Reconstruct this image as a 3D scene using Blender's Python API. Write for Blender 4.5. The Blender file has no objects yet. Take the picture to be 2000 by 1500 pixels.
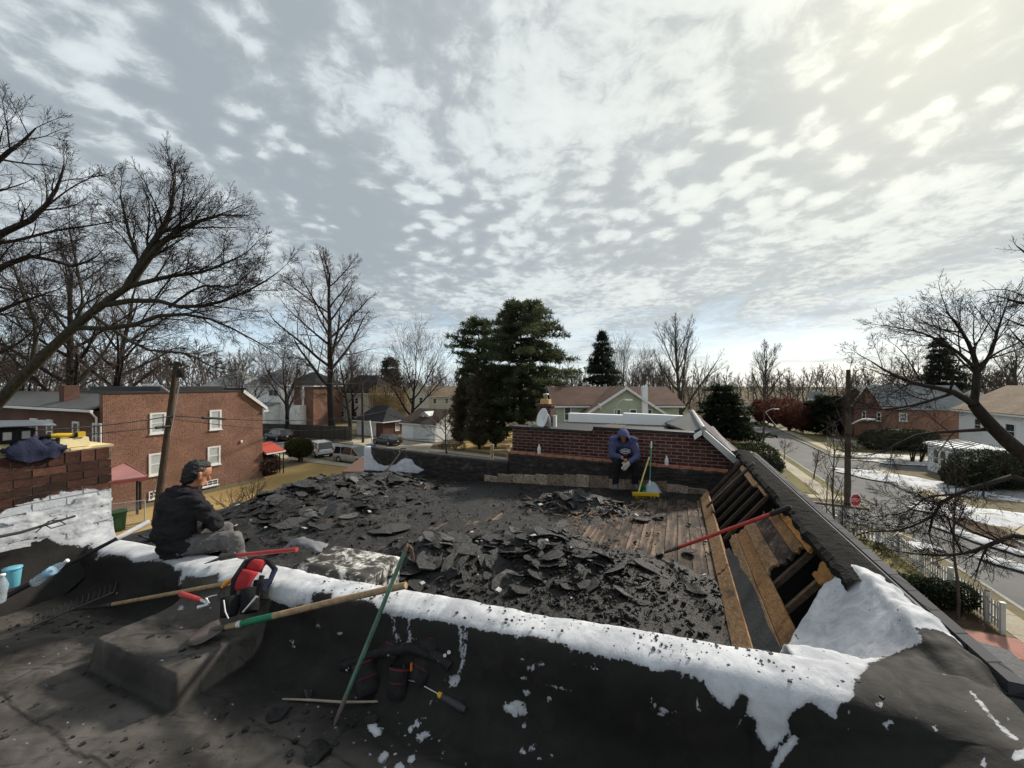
import bpy, bmesh, math, random
from mathutils import Vector, Matrix, noise as mnoise
import numpy as np
R = math.radians
random.seed(7)
scene = bpy.context.scene
COL = scene.collection
# ------------------------------------------------------------------ camera
CAMZ = 8.5
cam_data = bpy.data.cameras.new("camera")
cam_data.sensor_width = 36.0
cam_data.lens = 36.0 * 760.0 / 2000.0
cam_data.clip_start = 0.05
cam_data.clip_end = 3000.0
cam = bpy.data.objects.new("camera", cam_data)
cam.location = (0, 0, CAMZ)
cam.rotation_euler = (R(90), 0, 0)
COL.objects.link(cam)
scene.camera = cam
# ------------------------------------------------------------------ exposure
scene.view_settings.view_transform = 'Standard'
scene.view_settings.look = 'None'
scene.view_settings.gamma = 1.0
scene.view_settings.exposure = 1.12
scene.view_settings.use_curve_mapping = False
scene.cycles.max_bounces = 4
scene.cycles.diffuse_bounces = 2
scene.cycles.glossy_bounces = 2
scene.cycles.use_adaptive_sampling = True
scene.cycles.adaptive_threshold = 0.03
scene.cycles.transparent_max_bounces = 8
scene.cycles.use_denoising = True
# ------------------------------------------------------------------ sun + sky
SUN_AZ, SUN_EL = R(48), R(33)
SD = Vector((math.sin(SUN_AZ) * math.cos(SUN_EL), math.cos(SUN_AZ) * math.cos(SUN_EL), math.sin(SUN_EL)))
sun_data = bpy.data.lights.new("sun", 'SUN')
sun_data.energy = 2.3
sun_data.angle = R(5.0)
sun_data.color = (1.0, 0.93, 0.82)
sun = bpy.data.objects.new("sun", sun_data)
sun.rotation_euler = SD.to_track_quat('Z', 'Y').to_euler()
sun.location = (60, 60, 60)
COL.objects.link(sun)
world = bpy.data.worlds.new("World")
scene.world = world
world.use_nodes = True
world.cycles.sampling_method = 'MANUAL'
world.cycles.sample_map_resolution = 256
wn, wl = world.node_tree.nodes, world.node_tree.links
wn.clear()
def wnode(t, **kw):
 n = wn.new(t)
 for k, v in kw.items():
  setattr(n, k, v)
 return n
def wmath(op, a, b=None, c=None, clamp=False):
 n = wnode('ShaderNodeMath', operation=op, use_clamp=clamp)
 for i, x in enumerate((a, b, c)):
  if x is None:
   continue
  if isinstance(x, (int, float)):
   n.inputs[i].default_value = x
  else:
   wl.new(x, n.inputs[i])
 return n.outputs[0]
def wsmooth(x, a, b, lo=0.0, hi=1.0):
 n = wnode('ShaderNodeMapRange', interpolation_type='SMOOTHSTEP')
 wl.new(x, n.inputs[0])
 for i, v in enumerate((a, b, lo, hi)):
  n.inputs[i + 1].default_value = v
 return n.outputs[0]
def wnoise(vec, scale, detail=6, rough=0.55, dist=0.0, off=(0, 0, 0)):
 m = wnode('ShaderNodeMapping')
 m.inputs['Location'].default_value = off
 wl.new(vec, m.inputs[0])
 n = wnode('ShaderNodeTexNoise')
 n.inputs['Scale'].default_value = scale
 n.inputs['Detail'].default_value = detail
 n.inputs['Roughness'].default_value = rough
 n.inputs['Distortion'].default_value = dist
 wl.new(m.outputs[0], n.inputs['Vector'])
 return n.outputs['Fac']
def wmix(f, a, b):
 n = wnode('ShaderNodeMix', data_type='RGBA')
 for i, x in ((0, f), (6, a), (7, b)):
  if isinstance(x, (int, float)):
   n.inputs[i].default_value = x
  elif isinstance(x, tuple):
   n.inputs[i].default_value = (*x, 1)
  else:
   wl.new(x, n.inputs[i])
 return n.outputs[2]
tc = wnode('ShaderNodeTexCoord')
sep = wnode('ShaderNodeSeparateXYZ')
wl.new(tc.outputs['Generated'], sep.inputs[0])
dz = wmath('ADD', wmath('MAXIMUM', sep.outputs[2], 0.0), 0.13)
comb = wnode('ShaderNodeCombineXYZ')
wl.new(wmath('DIVIDE', sep.outputs[0], dz), comb.inputs[0])
wl.new(wmath('DIVIDE', sep.outputs[1], dz), comb.inputs[1])
pln = comb.outputs[0]
sky = wnode('ShaderNodeTexSky', sky_type='NISHITA', sun_disc=False, sun_elevation=SUN_EL, sun_rotation=SUN_AZ)
sky.air_density = 1.0
sky.dust_density = 1.2
dotn = wnode('ShaderNodeVectorMath', operation='DOT_PRODUCT')
wl.new(tc.outputs['Generated'], dotn.inputs[0])
dotn.inputs[1].default_value = SD
sdot = wmath('MAXIMUM', dotn.outputs['Value'], 0.0)
glow_w = wmath('POWER', sdot, 3.5)
glow_n = wmath('POWER', sdot, 45.0)
def wmapv(vec, scale, rot=0.0, loc=(0, 0, 0)):
 m = wnode('ShaderNodeMapping')
 m.inputs['Scale'].default_value = scale
 m.inputs['Rotation'].default_value = (0, 0, rot)
 m.inputs['Location'].default_value = loc
 wl.new(vec, m.inputs[0])
 return m.outputs[0]
warp = wnode('ShaderNodeTexNoise')
warp.inputs['Scale'].default_value = 1.6
warp.inputs['Detail'].default_value = 4
wl.new(pln, warp.inputs['Vector'])
wv = wnode('ShaderNodeVectorMath', operation='MULTIPLY_ADD')
wl.new(warp.outputs['Color'], wv.inputs[0])
wv.inputs[1].default_value = (0.22, 0.22, 0)
wl.new(pln, wv.inputs[2])
pw_ = wv.outputs[0]
big = wnoise(wmapv(pw_, (1.0, 0.7, 1), 0.5), 0.95, 3, 0.5, 0.3, (2.3, 0.7, 0))
mid = wnoise(wmapv(pw_, (1.0, 0.6, 1), 0.7), 2.8, 5, 0.58, 0.4, (0.6, 4.2, 2.0))
vor = wnode('ShaderNodeTexVoronoi', feature='SMOOTH_F1')
vor.inputs['Scale'].default_value = 10.5
vor.inputs['Smoothness'].default_value = 0.6
wl.new(wmapv(pw_, (1.0, 0.85, 1), 0.6), vor.inputs['Vector'])
cell = wmath('SUBTRACT', 1.0, vor.outputs['Distance'])
fine = wnoise(pw_, 15.0, 5, 0.62, 0.3, (7.0, 1.0, 4.0))
elev = sep.outputs[2]
cellw = wmath('MULTIPLY', wsmooth(elev, 0.10, 0.45), wsmooth(wnoise(pln, 0.8, 2, 0.5, 0.0, (5.0, 2.0, 0)), 0.38, 0.6, 0.35, 1.0))
dens = wmath('ADD', wmath('ADD', wmath('MULTIPLY', big, 0.52), wmath('MULTIPLY', mid, 0.40)), wmath('ADD', wmath('MULTIPLY', wmath('MULTIPLY', wmath('SUBTRACT', cell, 0.6), cellw), 0.46), wmath('MULTIPLY', fine, 0.30)))
dg_ = wmath('SUBTRACT', wmath('ADD', dens, wmath('MULTIPLY', glow_w, 0.02)), 0.04)
b_ = wmath('ADD', wmath('MULTIPLY', wsmooth(dg_, 0.44, 0.74), 0.6), wmath('MULTIPLY', wsmooth(dg_, 0.53, 0.63), 0.4))
c_dark = wmix(glow_w, (1.68, 1.90, 2.08), (2.75, 2.88, 2.82))
c_lite = wmix(glow_w, (3.5, 3.82, 3.95), (4.35, 4.45, 4.1))
c_cloud = wmix(b_, c_dark, c_lite)
haze_c = wmix(wsmooth(elev, 0.0, 0.22), (3.5, 4.1, 4.4), (2.3, 3.2, 4.1))
blue = wmix(0.85, sky.outputs[0], haze_c)
bars = wnoise(wmapv(tc.outputs['Generated'], (1.6, 1.6, 13.0)), 1.5, 4, 0.55, 0.4, (1.0, 0, 0.3))
cover = wmath('MAXIMUM', wsmooth(wmath('ADD', elev, wmath('MULTIPLY', wmath('SUBTRACT', mid, 0.5), 0.22)), 0.07, 0.19), wmath('MULTIPLY', wsmooth(bars, 0.44, 0.60), 0.85))
skyc = wmix(wmath('MULTIPLY', cover, 0.96), blue, c_cloud)
addg = wnode('ShaderNodeMix', data_type='RGBA', blend_type='ADD')
wl.new(glow_n, addg.inputs[0])
wl.new(skyc, addg.inputs[6])
addg.inputs[7].default_value = (1.1, 0.95, 0.5, 1)
bgn = wnode('ShaderNodeBackground')
bgn.inputs['Strength'].default_value = 0.1
wl.new(addg.outputs[2], bgn.inputs[0])
wo = wnode('ShaderNodeOutputWorld')
wl.new(bgn.outputs[0], wo.inputs[0])
# ------------------------------------------------------------------ frames of reference
FPX = 760.0
CA, SA = 0.9218, 0.3877
def UV(u, v, z):
 return Vector((u * CA + v * SA, -u * SA + v * CA, CAMZ + z))
def UVG(u, v, z=0.0):
 return Vector((u * CA + v * SA, -u * SA + v * CA, z))
def to_uv(p):
 return (p[0] * CA - p[1] * SA, p[0] * SA + p[1] * CA)
def at(px, py, Y):
 return Vector(((px - 1000) / FPX * Y, Y, CAMZ - (py - 750) / FPX * Y))
def onz(px, py, z):
 Y = (CAMZ - z) * FPX / (py - 750)
 return at(px, py, Y)
def onv(px, py, v):
 r = (px - 1000) / FPX
 u = v * (r * CA - SA) / (CA + r * SA)
 return at(px, py, -u * SA + v * CA)
def onu(px, py, u):
 r = (px - 1000) / FPX
 v = u * (CA + r * SA) / (r * CA - SA)
 return at(px, py, -u * SA + v * CA)
def proj(p):
 return (1000 + FPX * p[0] / p[1], 750 - FPX * (p[2] - CAMZ) / p[1])
ROWROT = -math.atan2(SA, CA)
# ------------------------------------------------------------------ mesh + object helpers
class MB:
 """collects faces; build() links them as ONE mesh object"""
 def __init__(s):
  s.v, s.f, s.m, s.sm = [], [], [], []
  s.attr = None
 def add(s, verts, faces, mi=0, smooth=False):
  o = len(s.v)
  s.v += [tuple(p) for p in verts]
  for f in faces:
   s.f.append([i + o for i in f])
   s.m.append(mi)
   s.sm.append(smooth)
  return o
 def box(s, c, size, M=None, mi=0):
  x, y, z = size[0] / 2, size[1] / 2, size[2] / 2
  vs = [Vector((a * x, b * y, d * z)) for d in (-1, 1) for b in (-1, 1) for a in (-1, 1)]
  if M is not None:
   vs = [M @ p for p in vs]
  c = Vector(c)
  s.add([c + p for p in vs], [(0, 2, 3, 1), (4, 5, 7, 6), (0, 1, 5, 4), (2, 6, 7, 3), (0, 4, 6, 2), (1, 3, 7, 5)], mi)
  return s
 def hexa(s, p, mi=0):
  s.add(p, [(3, 2, 1, 0), (4, 5, 6, 7), (0, 1, 5, 4), (1, 2, 6, 5), (2, 3, 7, 6), (3, 0, 4, 7)], mi)
  return s
 def prism(s, poly, d, mi=0):
  n = len(poly); d = Vector(d)
  vs = [Vector(p) for p in poly] + [Vector(p) + d for p in poly]
  fs = [list(range(n))[::-1], list(range(n, 2 * n))] + [(i, (i + 1) % n, n + (i + 1) % n, n + i) for i in range(n)]
  s.add(vs, fs, mi)
  return s
 def poly(s, pts, mi=0):
  s.add(pts, [list(range(len(pts)))], mi)
  return s
 def tube(s, pts, rad, n=8, mi=0, cap=True, smooth=True):
  pts = [Vector(p) for p in pts]
  k = len(pts)
  if not hasattr(rad, '__len__'):
   rad = [rad] * k
  vs = []
  ref = None
  for i in range(k):
   t = (pts[min(i + 1, k - 1)] - pts[max(i - 1, 0)])
   if t.length < 1e-9:
    t = Vector((0, 0, 1))
   t.normalize()
   if ref is None:
    ref = Vector((0, 0, 1)) if abs(t.z) < 0.9 else Vector((1, 0, 0))
   a = t.cross(ref)
   if a.length < 1e-6:
    a = t.cross(Vector((0.3, 0.9, 0.2)))
   a.normalize()
   b = t.cross(a)
   ref = b.cross(t) if False else ref
   for j in range(n):
    an = 2 * math.pi * j / n
    vs.append(pts[i] + (a * math.cos(an) + b * math.sin(an)) * rad[i])
  fs = []
  for i in range(k - 1):
   for j in range(n):
    j2 = (j + 1) % n
    fs.append((i * n + j, i * n + j2, (i + 1) * n + j2, (i + 1) * n + j))
  s.add(vs, fs, mi, smooth)
  if cap:
   s.add(vs[:n], [list(range(n))[::-1]], mi)
   s.add(vs[-n:], [list(range(n))], mi)
  return s
 def lathe(s, prof, M=None, n=16, mi=0, smooth=True):
  vs = []
  for r, z in prof:
   for j in range(n):
    an = 2 * math.pi * j / n
    p = Vector((r * math.cos(an), r * math.sin(an), z))
    vs.append(M @ p if M is not None else p)
  fs = []
  for i in range(len(prof) - 1):
   for j in range(n):
    j2 = (j + 1) % n
    fs.append((i * n + j, i * n + j2, (i + 1) * n + j2, (i + 1) * n + j))
  fs.append(list(range(n))[::-1])
  fs.append([(len(prof) - 1) * n + j for j in range(n)])
  s.add(vs, fs, mi, smooth)
  return s
 def grid(s, P, mi=0, smooth=True, closed=False):
  a, b = len(P), len(P[0])
  vs = [p for row in P for p in row]
  fs = []
  for i in range(a - 1):
   for j in range(b - 1 + (1 if closed else 0)):
    j2 = (j + 1) % b
    fs.append((i * b + j, i * b + j2, (i + 1) * b + j2, (i + 1) * b + j))
  s.add(vs, fs, mi, smooth)
  return s
 def build(s, name, mats, parent=None, local=False, origin=None):
  if not isinstance(mats, (list, tuple)):
   mats = [mats]
  me = bpy.data.meshes.new(name)
  vs = s.v
  off = Vector((0, 0, 0))
  if not local:
   off = origin if origin is not None else (wloc(parent) if parent is not None else Vector((0, 0, 0)))
   if off.length > 0:
    vs = [(p[0] - off[0], p[1] - off[1], p[2] - off[2]) for p in vs]
  me.from_pydata(vs, [], s.f)
  for m in mats:
   me.materials.append(m)
  me.polygons.foreach_set('material_index', s.m)
  me.polygons.foreach_set('use_smooth', s.sm)
  if s.attr is not None:
   for an, vals in s.attr.items():
    at_ = me.attributes.new(an, 'FLOAT', 'POINT')
    at_.data.foreach_set('value', vals)
  box_uv(me)
  me.update()
  o = bpy.data.objects.new(name, me)
  COL.objects.link(o)
  if parent is not None:
   o.parent = parent
   if not local and origin is not None:
    o.location = origin - wloc(parent)
  elif not local:
   o.location = off
  return o
def wloc(o):
 p = Vector((0, 0, 0))
 while o is not None:
  p = p + Vector(o.location)
  o = o.parent
 return p
def box_uv(me):
 """metric UVs on every face: tangent along the horizontal, bitangent up the face"""
 n = len(me.polygons)
 if n == 0 or len(me.loops) > 400000:
  return
 nl = len(me.loops)
 co = np.empty(len(me.vertices) * 3); me.vertices.foreach_get('co', co); co = co.reshape(-1, 3)
 li = np.empty(nl, int); me.loops.foreach_get('vertex_index', li)
 nor = np.empty(n * 3); me.polygons.foreach_get('normal', nor); nor = nor.reshape(-1, 3)
 lt = np.empty(n, int); me.polygons.foreach_get('loop_total', lt)
 fn = np.repeat(nor, lt, axis=0)
 t = np.stack([-fn[:, 1], fn[:, 0], np.zeros(nl)], 1)
 ln = np.linalg.norm(t, axis=1)
 flat = ln < 0.05
 t[flat] = (1, 0, 0)
 t /= np.maximum(np.linalg.norm(t, axis=1), 1e-6)[:, None]
 b = np.cross(fn, t)
 p = co[li]
 uv = np.stack([(p * t).sum(1), (p * b).sum(1)], 1).astype(np.float32)
 lay = me.uv_layers.new(name='UVMap')
 lay.data.foreach_set('uv', uv.ravel())
def thing(name, label, cat, loc=(0, 0, 0), rotz=0.0, group=None):
 o = bpy.data.objects.new(name, None)
 o.empty_display_size = 0.2
 COL.objects.link(o)
 o.location = loc
 o.rotation_euler = (0, 0, rotz)
 return tag(o, label, cat, group)
def tag(o, label=None, cat=None, group=None, kind=None):
 if label: o['label'] = label
 if cat: o['category'] = cat
 if group: o['group'] = group
 if kind: o['kind'] = kind
 return o
def copy_tree(o, parent=None):
 c = o.copy()
 COL.objects.link(c)
 c.parent = parent
 for ch in list(o.children):
  copy_tree(ch, c)
 return c
def inst(name, mesh, M, parent=None):
 o = bpy.data.objects.new(name, mesh)
 COL.objects.link(o)
 if parent is not None:
  o.parent = parent
 o.matrix_basis = M
 return o
def frame(o, x, y, z):
 x, y, z = Vector(x), Vector(y), Vector(z)
 return Matrix(((x[0], y[0], z[0], o[0]), (x[1], y[1], z[1], o[1]), (x[2], y[2], z[2], o[2]), (0, 0, 0, 1)))
def rnd(a, b): return random.uniform(a, b)
def fbm(p, o=4): return mnoise.fractal(Vector(p), 0.8, 2.1, o)
def lerp(a, b, t): return a + (b - a) * t
def sstep(x, a, b):
 t = max(0.0, min(1.0, (x - a) / (b - a)))
 return t * t * (3 - 2 * t)
# ------------------------------------------------------------------ materials
MATS = {}
class NT:
 def __init__(s, name):
  s.mat = bpy.data.materials.new(name)
  s.mat.use_nodes = True
  s.t = s.mat.node_tree
  s.n, s.l = s.t.nodes, s.t.links
  s.b = s.n['Principled BSDF']
  s.tc = s.n.new('ShaderNodeTexCoord')
 def put(s, v, sock):
  if isinstance(v, (int, float)):
   sock.default_value = v
  elif isinstance(v, (tuple, list)):
   sock.default_value = (*v, 1) if len(v) == 3 and sock.type == 'RGBA' else v
  else:
   s.l.new(v, sock)
 def math(s, op, a, b=None, clamp=False):
  n = s.n.new('ShaderNodeMath'); n.operation = op; n.use_clamp = clamp
  s.put(a, n.inputs[0])
  if b is not None: s.put(b, n.inputs[1])
  return n.outputs[0]
 def smooth(s, x, a, b, lo=0.0, hi=1.0):
  n = s.n.new('ShaderNodeMapRange'); n.interpolation_type = 'SMOOTHSTEP'
  s.put(x, n.inputs[0])
  for i, v in enumerate((a, b, lo, hi)): n.inputs[i + 1].default_value = v
  return n.outputs[0]
 def mapv(s, vec, scale=(1, 1, 1), loc=(0, 0, 0), rot=(0, 0, 0)):
  m = s.n.new('ShaderNodeMapping')
  m.inputs['Scale'].default_value = scale
  m.inputs['Location'].default_value = loc
  m.inputs['Rotation'].default_value = rot
  s.l.new(vec, m.inputs[0])
  return m.outputs[0]
 def noise(s, scale, detail=5, rough=0.55, dist=0.0, vec=None, col=False):
  n = s.n.new('ShaderNodeTexNoise')
  n.inputs['Scale'].default_value = scale
  n.inputs['Detail'].default_value = detail
  n.inputs['Roughness'].default_value = rough
  n.inputs['Distortion'].default_value = dist
  s.l.new(vec if vec is not None else s.tc.outputs['Object'], n.inputs['Vector'])
  return n.outputs['Color' if col else 'Fac']
 def vor(s, scale, vec=None, feature='F1', out='Distance'):
  n = s.n.new('ShaderNodeTexVoronoi'); n.feature = feature
  n.inputs['Scale'].default_value = scale
  s.l.new(vec if vec is not None else s.tc.outputs['Object'], n.inputs['Vector'])
  return n.outputs[out]
 def ramp(s, f, stops):
  n = s.n.new('ShaderNodeValToRGB')
  e = n.color_ramp.elements
  while len(e) < len(stops): e.new(0.5)
  for i, (p, c) in enumerate(stops):
   e[i].position = p
   e[i].color = (*c, 1) if not isinstance(c, (int, float)) else (c, c, c, 1)
  s.put(f, n.inputs[0])
  return n.outputs[0]
 def mix(s, f, a, b, blend='MIX'):
  n = s.n.new('ShaderNodeMix'); n.data_type = 'RGBA'; n.blend_type = blend
  s.put(f, n.inputs[0]); s.put(a, n.inputs[6]); s.put(b, n.inputs[7])
  return n.outputs[2]
 def attr(s, name):
  n = s.n.new('ShaderNodeAttribute'); n.attribute_name = name
  return n.outputs['Fac']
 def rand(s):
  return s.n.new('ShaderNodeObjectInfo').outputs['Random']
 def bump(s, h, strength=0.4, dist=0.02):
  n = s.n.new('ShaderNodeBump')
  n.inputs['Strength'].default_value = strength
  n.inputs['Distance'].default_value = dist
  s.put(h, n.inputs['Height'])
  s.l.new(n.outputs[0], s.b.inputs['Normal'])
 def done(s, col, rough=0.8, spec=0.3, metal=0.0):
  s.put(col, s.b.inputs['Base Color'])
  s.put(rough, s.b.inputs['Roughness'])
  s.b.inputs['Specular IOR Level'].default_value = spec
  s.b.inputs['Metallic'].default_value = metal
  return s.mat
def hx(r, g, b):
 def f(c):
  c /= 255.0
  return c / 12.92 if c <= 0.04045 else ((c + 0.055) / 1.055) ** 2.4
 return (f(r), f(g), f(b))
def mul(c, k): return tuple(min(1.0, x * k) for x in c)
def plain(name, col, rough=0.6, var=0.18, scale=6.0, bump=0.15, spec=0.3, metal=0.0, bdist=0.01, objvar=0.0, detail=5, stretch=(1, 1, 1)):
 """one colour with mottling and a fine relief"""
 if name in MATS: return MATS[name]
 t = NT(name)
 vec = t.mapv(t.tc.outputs['Object'], stretch)
 a = t.noise(scale, detail, 0.6, 0.2, vec)
 c = t.ramp(a, [(0.25, mul(col, 1 - var)), (0.55, col), (0.8, mul(col, 1 + var))])
 if objvar:
  r = t.rand()
  c = t.mix(1.0, c, t.ramp(r, [(0.0, (1 - objvar,) * 3), (1.0, (1.0, 1.0, 1.0))]), 'MULTIPLY')
 b = t.noise(scale * 7, 3, 0.6, 0, vec)
 t.bump(b, bump, bdist)
 MATS[name] = t.done(c, t.math('ADD', rough - 0.08, t.math('MULTIPLY', a, 0.16)), spec, metal)
 return MATS[name]
def brickmat(name, c1, c2, mortar, bw=0.203, rh=0.0677, ms=0.010, var=0.5, dirt=0.3, rough=0.9):
 if name in MATS: return MATS[name]
 t = NT(name)
 uv = t.tc.outputs['UV']
 n = t.n.new('ShaderNodeTexBrick')
 n.inputs['Scale'].default_value = 1.0
 n.inputs['Mortar Size'].default_value = ms
 n.inputs['Mortar Smooth'].default_value = 0.2
 n.inputs['Brick Width'].default_value = bw
 n.inputs['Row Height'].default_value = rh
 n.inputs['Bias'].default_value = -0.1
 t.l.new(uv, n.inputs['Vector'])
 t.put(c1, n.inputs['Color1']); t.put(c2, n.inputs['Color2']); t.put(mortar, n.inputs['Mortar'])
 g = t.noise(0.55, 5, 0.6, 0.3, uv)
 g2 = t.noise(9, 4, 0.6, 0.0, uv)
 c = t.mix(1.0, n.outputs['Color'], t.ramp(g, [(0.3, (1 - dirt,) * 3), (0.65, (1.05,) * 3)]), 'MULTIPLY')
 c = t.mix(1.0, c, t.ramp(g2, [(0.3, (1 - var * 0.5,) * 3), (0.7, (1 + var * 0.3,) * 3)]), 'MULTIPLY')
 t.bump(t.math('SUBTRACT', t.math('MULTIPLY', g2, 0.3), n.outputs['Fac']), 0.5, 0.008)
 MATS[name] = t.done(c, rough, 0.15)
 return MATS[name]
def sidingmat(name, col, pitch=0.12, rough=0.6):
 """lapped boards: thin shadow line and bevel relief every pitch metres, up the face"""
 if name in MATS: return MATS[name]
 t = NT(name)
 sp = t.n.new('ShaderNodeSeparateXYZ'); t.l.new(t.tc.outputs['UV'], sp.inputs[0])
 fr = t.math('FRACT', t.math('DIVIDE', sp.outputs[1], pitch))
 g = t.noise(0.8, 5, 0.6, 0.2)
 c = t.ramp(g, [(0.3, mul(col, 0.85)), (0.7, mul(col, 1.05))])
 t.bump(fr, 0.6, 0.015)
 MATS[name] = t.done(c, rough, 0.25)
 return MATS[name]
def shinglemat(name, c1, c2, bw=0.3, rh=0.14, rough=0.9):
 if name in MATS: return MATS[name]
 t = NT(name)
 uv = t.tc.outputs['UV']
 n = t.n.new('ShaderNodeTexBrick')
 n.inputs['Scale'].default_value = 1.0
 n.inputs['Mortar Size'].default_value = 0.006
 n.inputs['Brick Width'].default_value = bw
 n.inputs['Row Height'].default_value = rh
 t.l.new(uv, n.inputs['Vector'])
 t.put(c1, n.inputs['Color1']); t.put(c2, n.inputs['Color2']); t.put(mul(c1, 0.4), n.inputs['Mortar'])
 g = t.noise(0.5, 6, 0.6, 0.4)
 c = t.mix(1.0, n.outputs['Color'], t.ramp(g, [(0.3, (0.72,) * 3), (0.7, (1.15,) * 3)]), 'MULTIPLY')
 sp = t.n.new('ShaderNodeSeparateXYZ'); t.l.new(uv, sp.inputs[0])
 t.bump(t.math('FRACT', t.math('DIVIDE', sp.outputs[1], -rh)), 0.5, 0.015)
 MATS[name] = t.done(c, rough, 0.15)
 return MATS[name]
def glassmat(name='window_glass', col=(0.03, 0.035, 0.04)):
 if name in MATS: return MATS[name]
 t = NT(name)
 g = t.noise(1.3, 2, 0.5)
 MATS[name] = t.done(t.ramp(g, [(0.3, mul(col, 0.7)), (0.7, mul(col, 1.4))]), 0.06, 0.8)
 return MATS[name]
def clearglass(name, tint=(0.9, 0.95, 1.0), alpha=0.35):
 if name in MATS: return MATS[name]
 t = NT(name)
 t.b.inputs['Alpha'].default_value = alpha
 MATS[name] = t.done(tint, 0.12, 0.7)
 return MATS[name]
# ------------------------------------------------------------------ the row house we stand on
def zdeck(u): return -2.02 + 0.045 * u
def ztop(u): return -1.266 - 0.063 * (0.27 - u)
RIDGE_Z, RIDGE_U = -1.2, 1.08
def zfloor(u, v):
 z = -1.84 + 0.03 * (u + 1.0)
 z += (RIDGE_Z - (-1.78)) * sstep(u, 0.10, 1.18) ** 0.9
 z += 0.012 * fbm((u * 1.3, v * 1.3, 3.0), 3) + 0.006 * fbm((u * 6, v * 6, 1.0), 3) + 0.008 * abs(fbm((u * 5 + v * 3, v * 9, 2.0), 3))
 w = 0.02 * fbm((u * 3, v * 3, 6), 3)
 z += 0.007 * (u > -1.62 - w) + 0.006 * (u > -3.95 - w) - 0.006 * (u > 0.28 - w * 1.5) + 0.006 * (v > 0.98 - w and u < -0.4)
 bu = sstep(u, -3.66, -3.61) * (1 - sstep(u, -2.70, -2.655))
 bv = sstep(v, 1.30, 1.337)
 z += 0.18 * bu * bv
 return z
def seg_dist(P, a, b):
 a, b = np.array(a, float), np.array(b, float)
 d = b - a
 t = np.clip(((P - a) @ d) / max(d @ d, 1e-9), 0, 1)
 return np.linalg.norm(P - (a + t[:, None] * d), axis=1)
def sdf_poly(P, poly):
 ins = np.zeros(len(P), bool)
 dist = np.full(len(P), 1e9)
 n = len(poly)
 for i in range(n):
  a, b = poly[i], poly[(i + 1) % n]
  dist = np.minimum(dist, seg_dist(P, a, b))
  if a[1] != b[1]:
   c = ((a[1] > P[:, 1]) != (b[1] > P[:, 1])) & (P[:, 0] < (b[0] - a[0]) * (P[:, 1] - a[1]) / (b[1] - a[1]) + a[0])
   ins ^= c
 return np.where(ins, dist, -dist)
def sdf_strokes(P, strokes):
 out = np.full(len(P), -1e9)
 for w, pts in strokes:
  if len(pts) == 1:
   pts = [pts[0], (pts[0][0] + 0.1, pts[0][1])]
  for a, b in zip(pts[:-1], pts[1:]):
   out = np.maximum(out, w - seg_dist(P, a, b))
 return out
W_LOW = [(-60, 1040), (0, 1066), (27, 1057), (50, 1064), (61, 1046), (83, 1043), (108, 1061), (162, 1068), (180, 1061), (191, 1079), (187, 1093), (201, 1082), (245, 1086),
 (259, 1098), (306, 1095), (338, 1104), (342, 1118), (354, 1111), (351, 1143), (363, 1125), (403, 1127), (428, 1118), (425, 1136), (446, 1140), (480, 1150), (527, 1170), (570, 1187), (587, 1180),
 (607, 1187), (612, 1157), (650, 1160), (643, 1173), (680, 1170), (713, 1173), (730, 1177), (740, 1193), (770, 1203), (797, 1207), (860, 1213), (893, 1220), (937, 1230), (973, 1237), (1050, 1243),
 (1100, 1257), (1133, 1272), (1183, 1283), (1233, 1293), (1283, 1310), (1320, 1307), (1350, 1320), (1373, 1328), (1383, 1347), (1400, 1370), (1430, 1387), (1433, 1370), (1447, 1353), (1467, 1370),
 (1453, 1393), (1477, 1407), (1477, 1430), (1497, 1463), (1504, 1466), (1542, 1432), (1538, 1400), (1580, 1368), (1632, 1406), (1636, 1380), (1668, 1364), (1668, 1336), (1696, 1300), (1736, 1284), (1808, 1254)]
W_TOP = [(1780, 1218), (1736, 1176), (1660, 1110), (1600, 1100), (1500, 1180), (1400, 1180), (1200, 1130), (1000, 1080), (800, 1060), (540, 1020), (200, 980), (-60, 960)]
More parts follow.
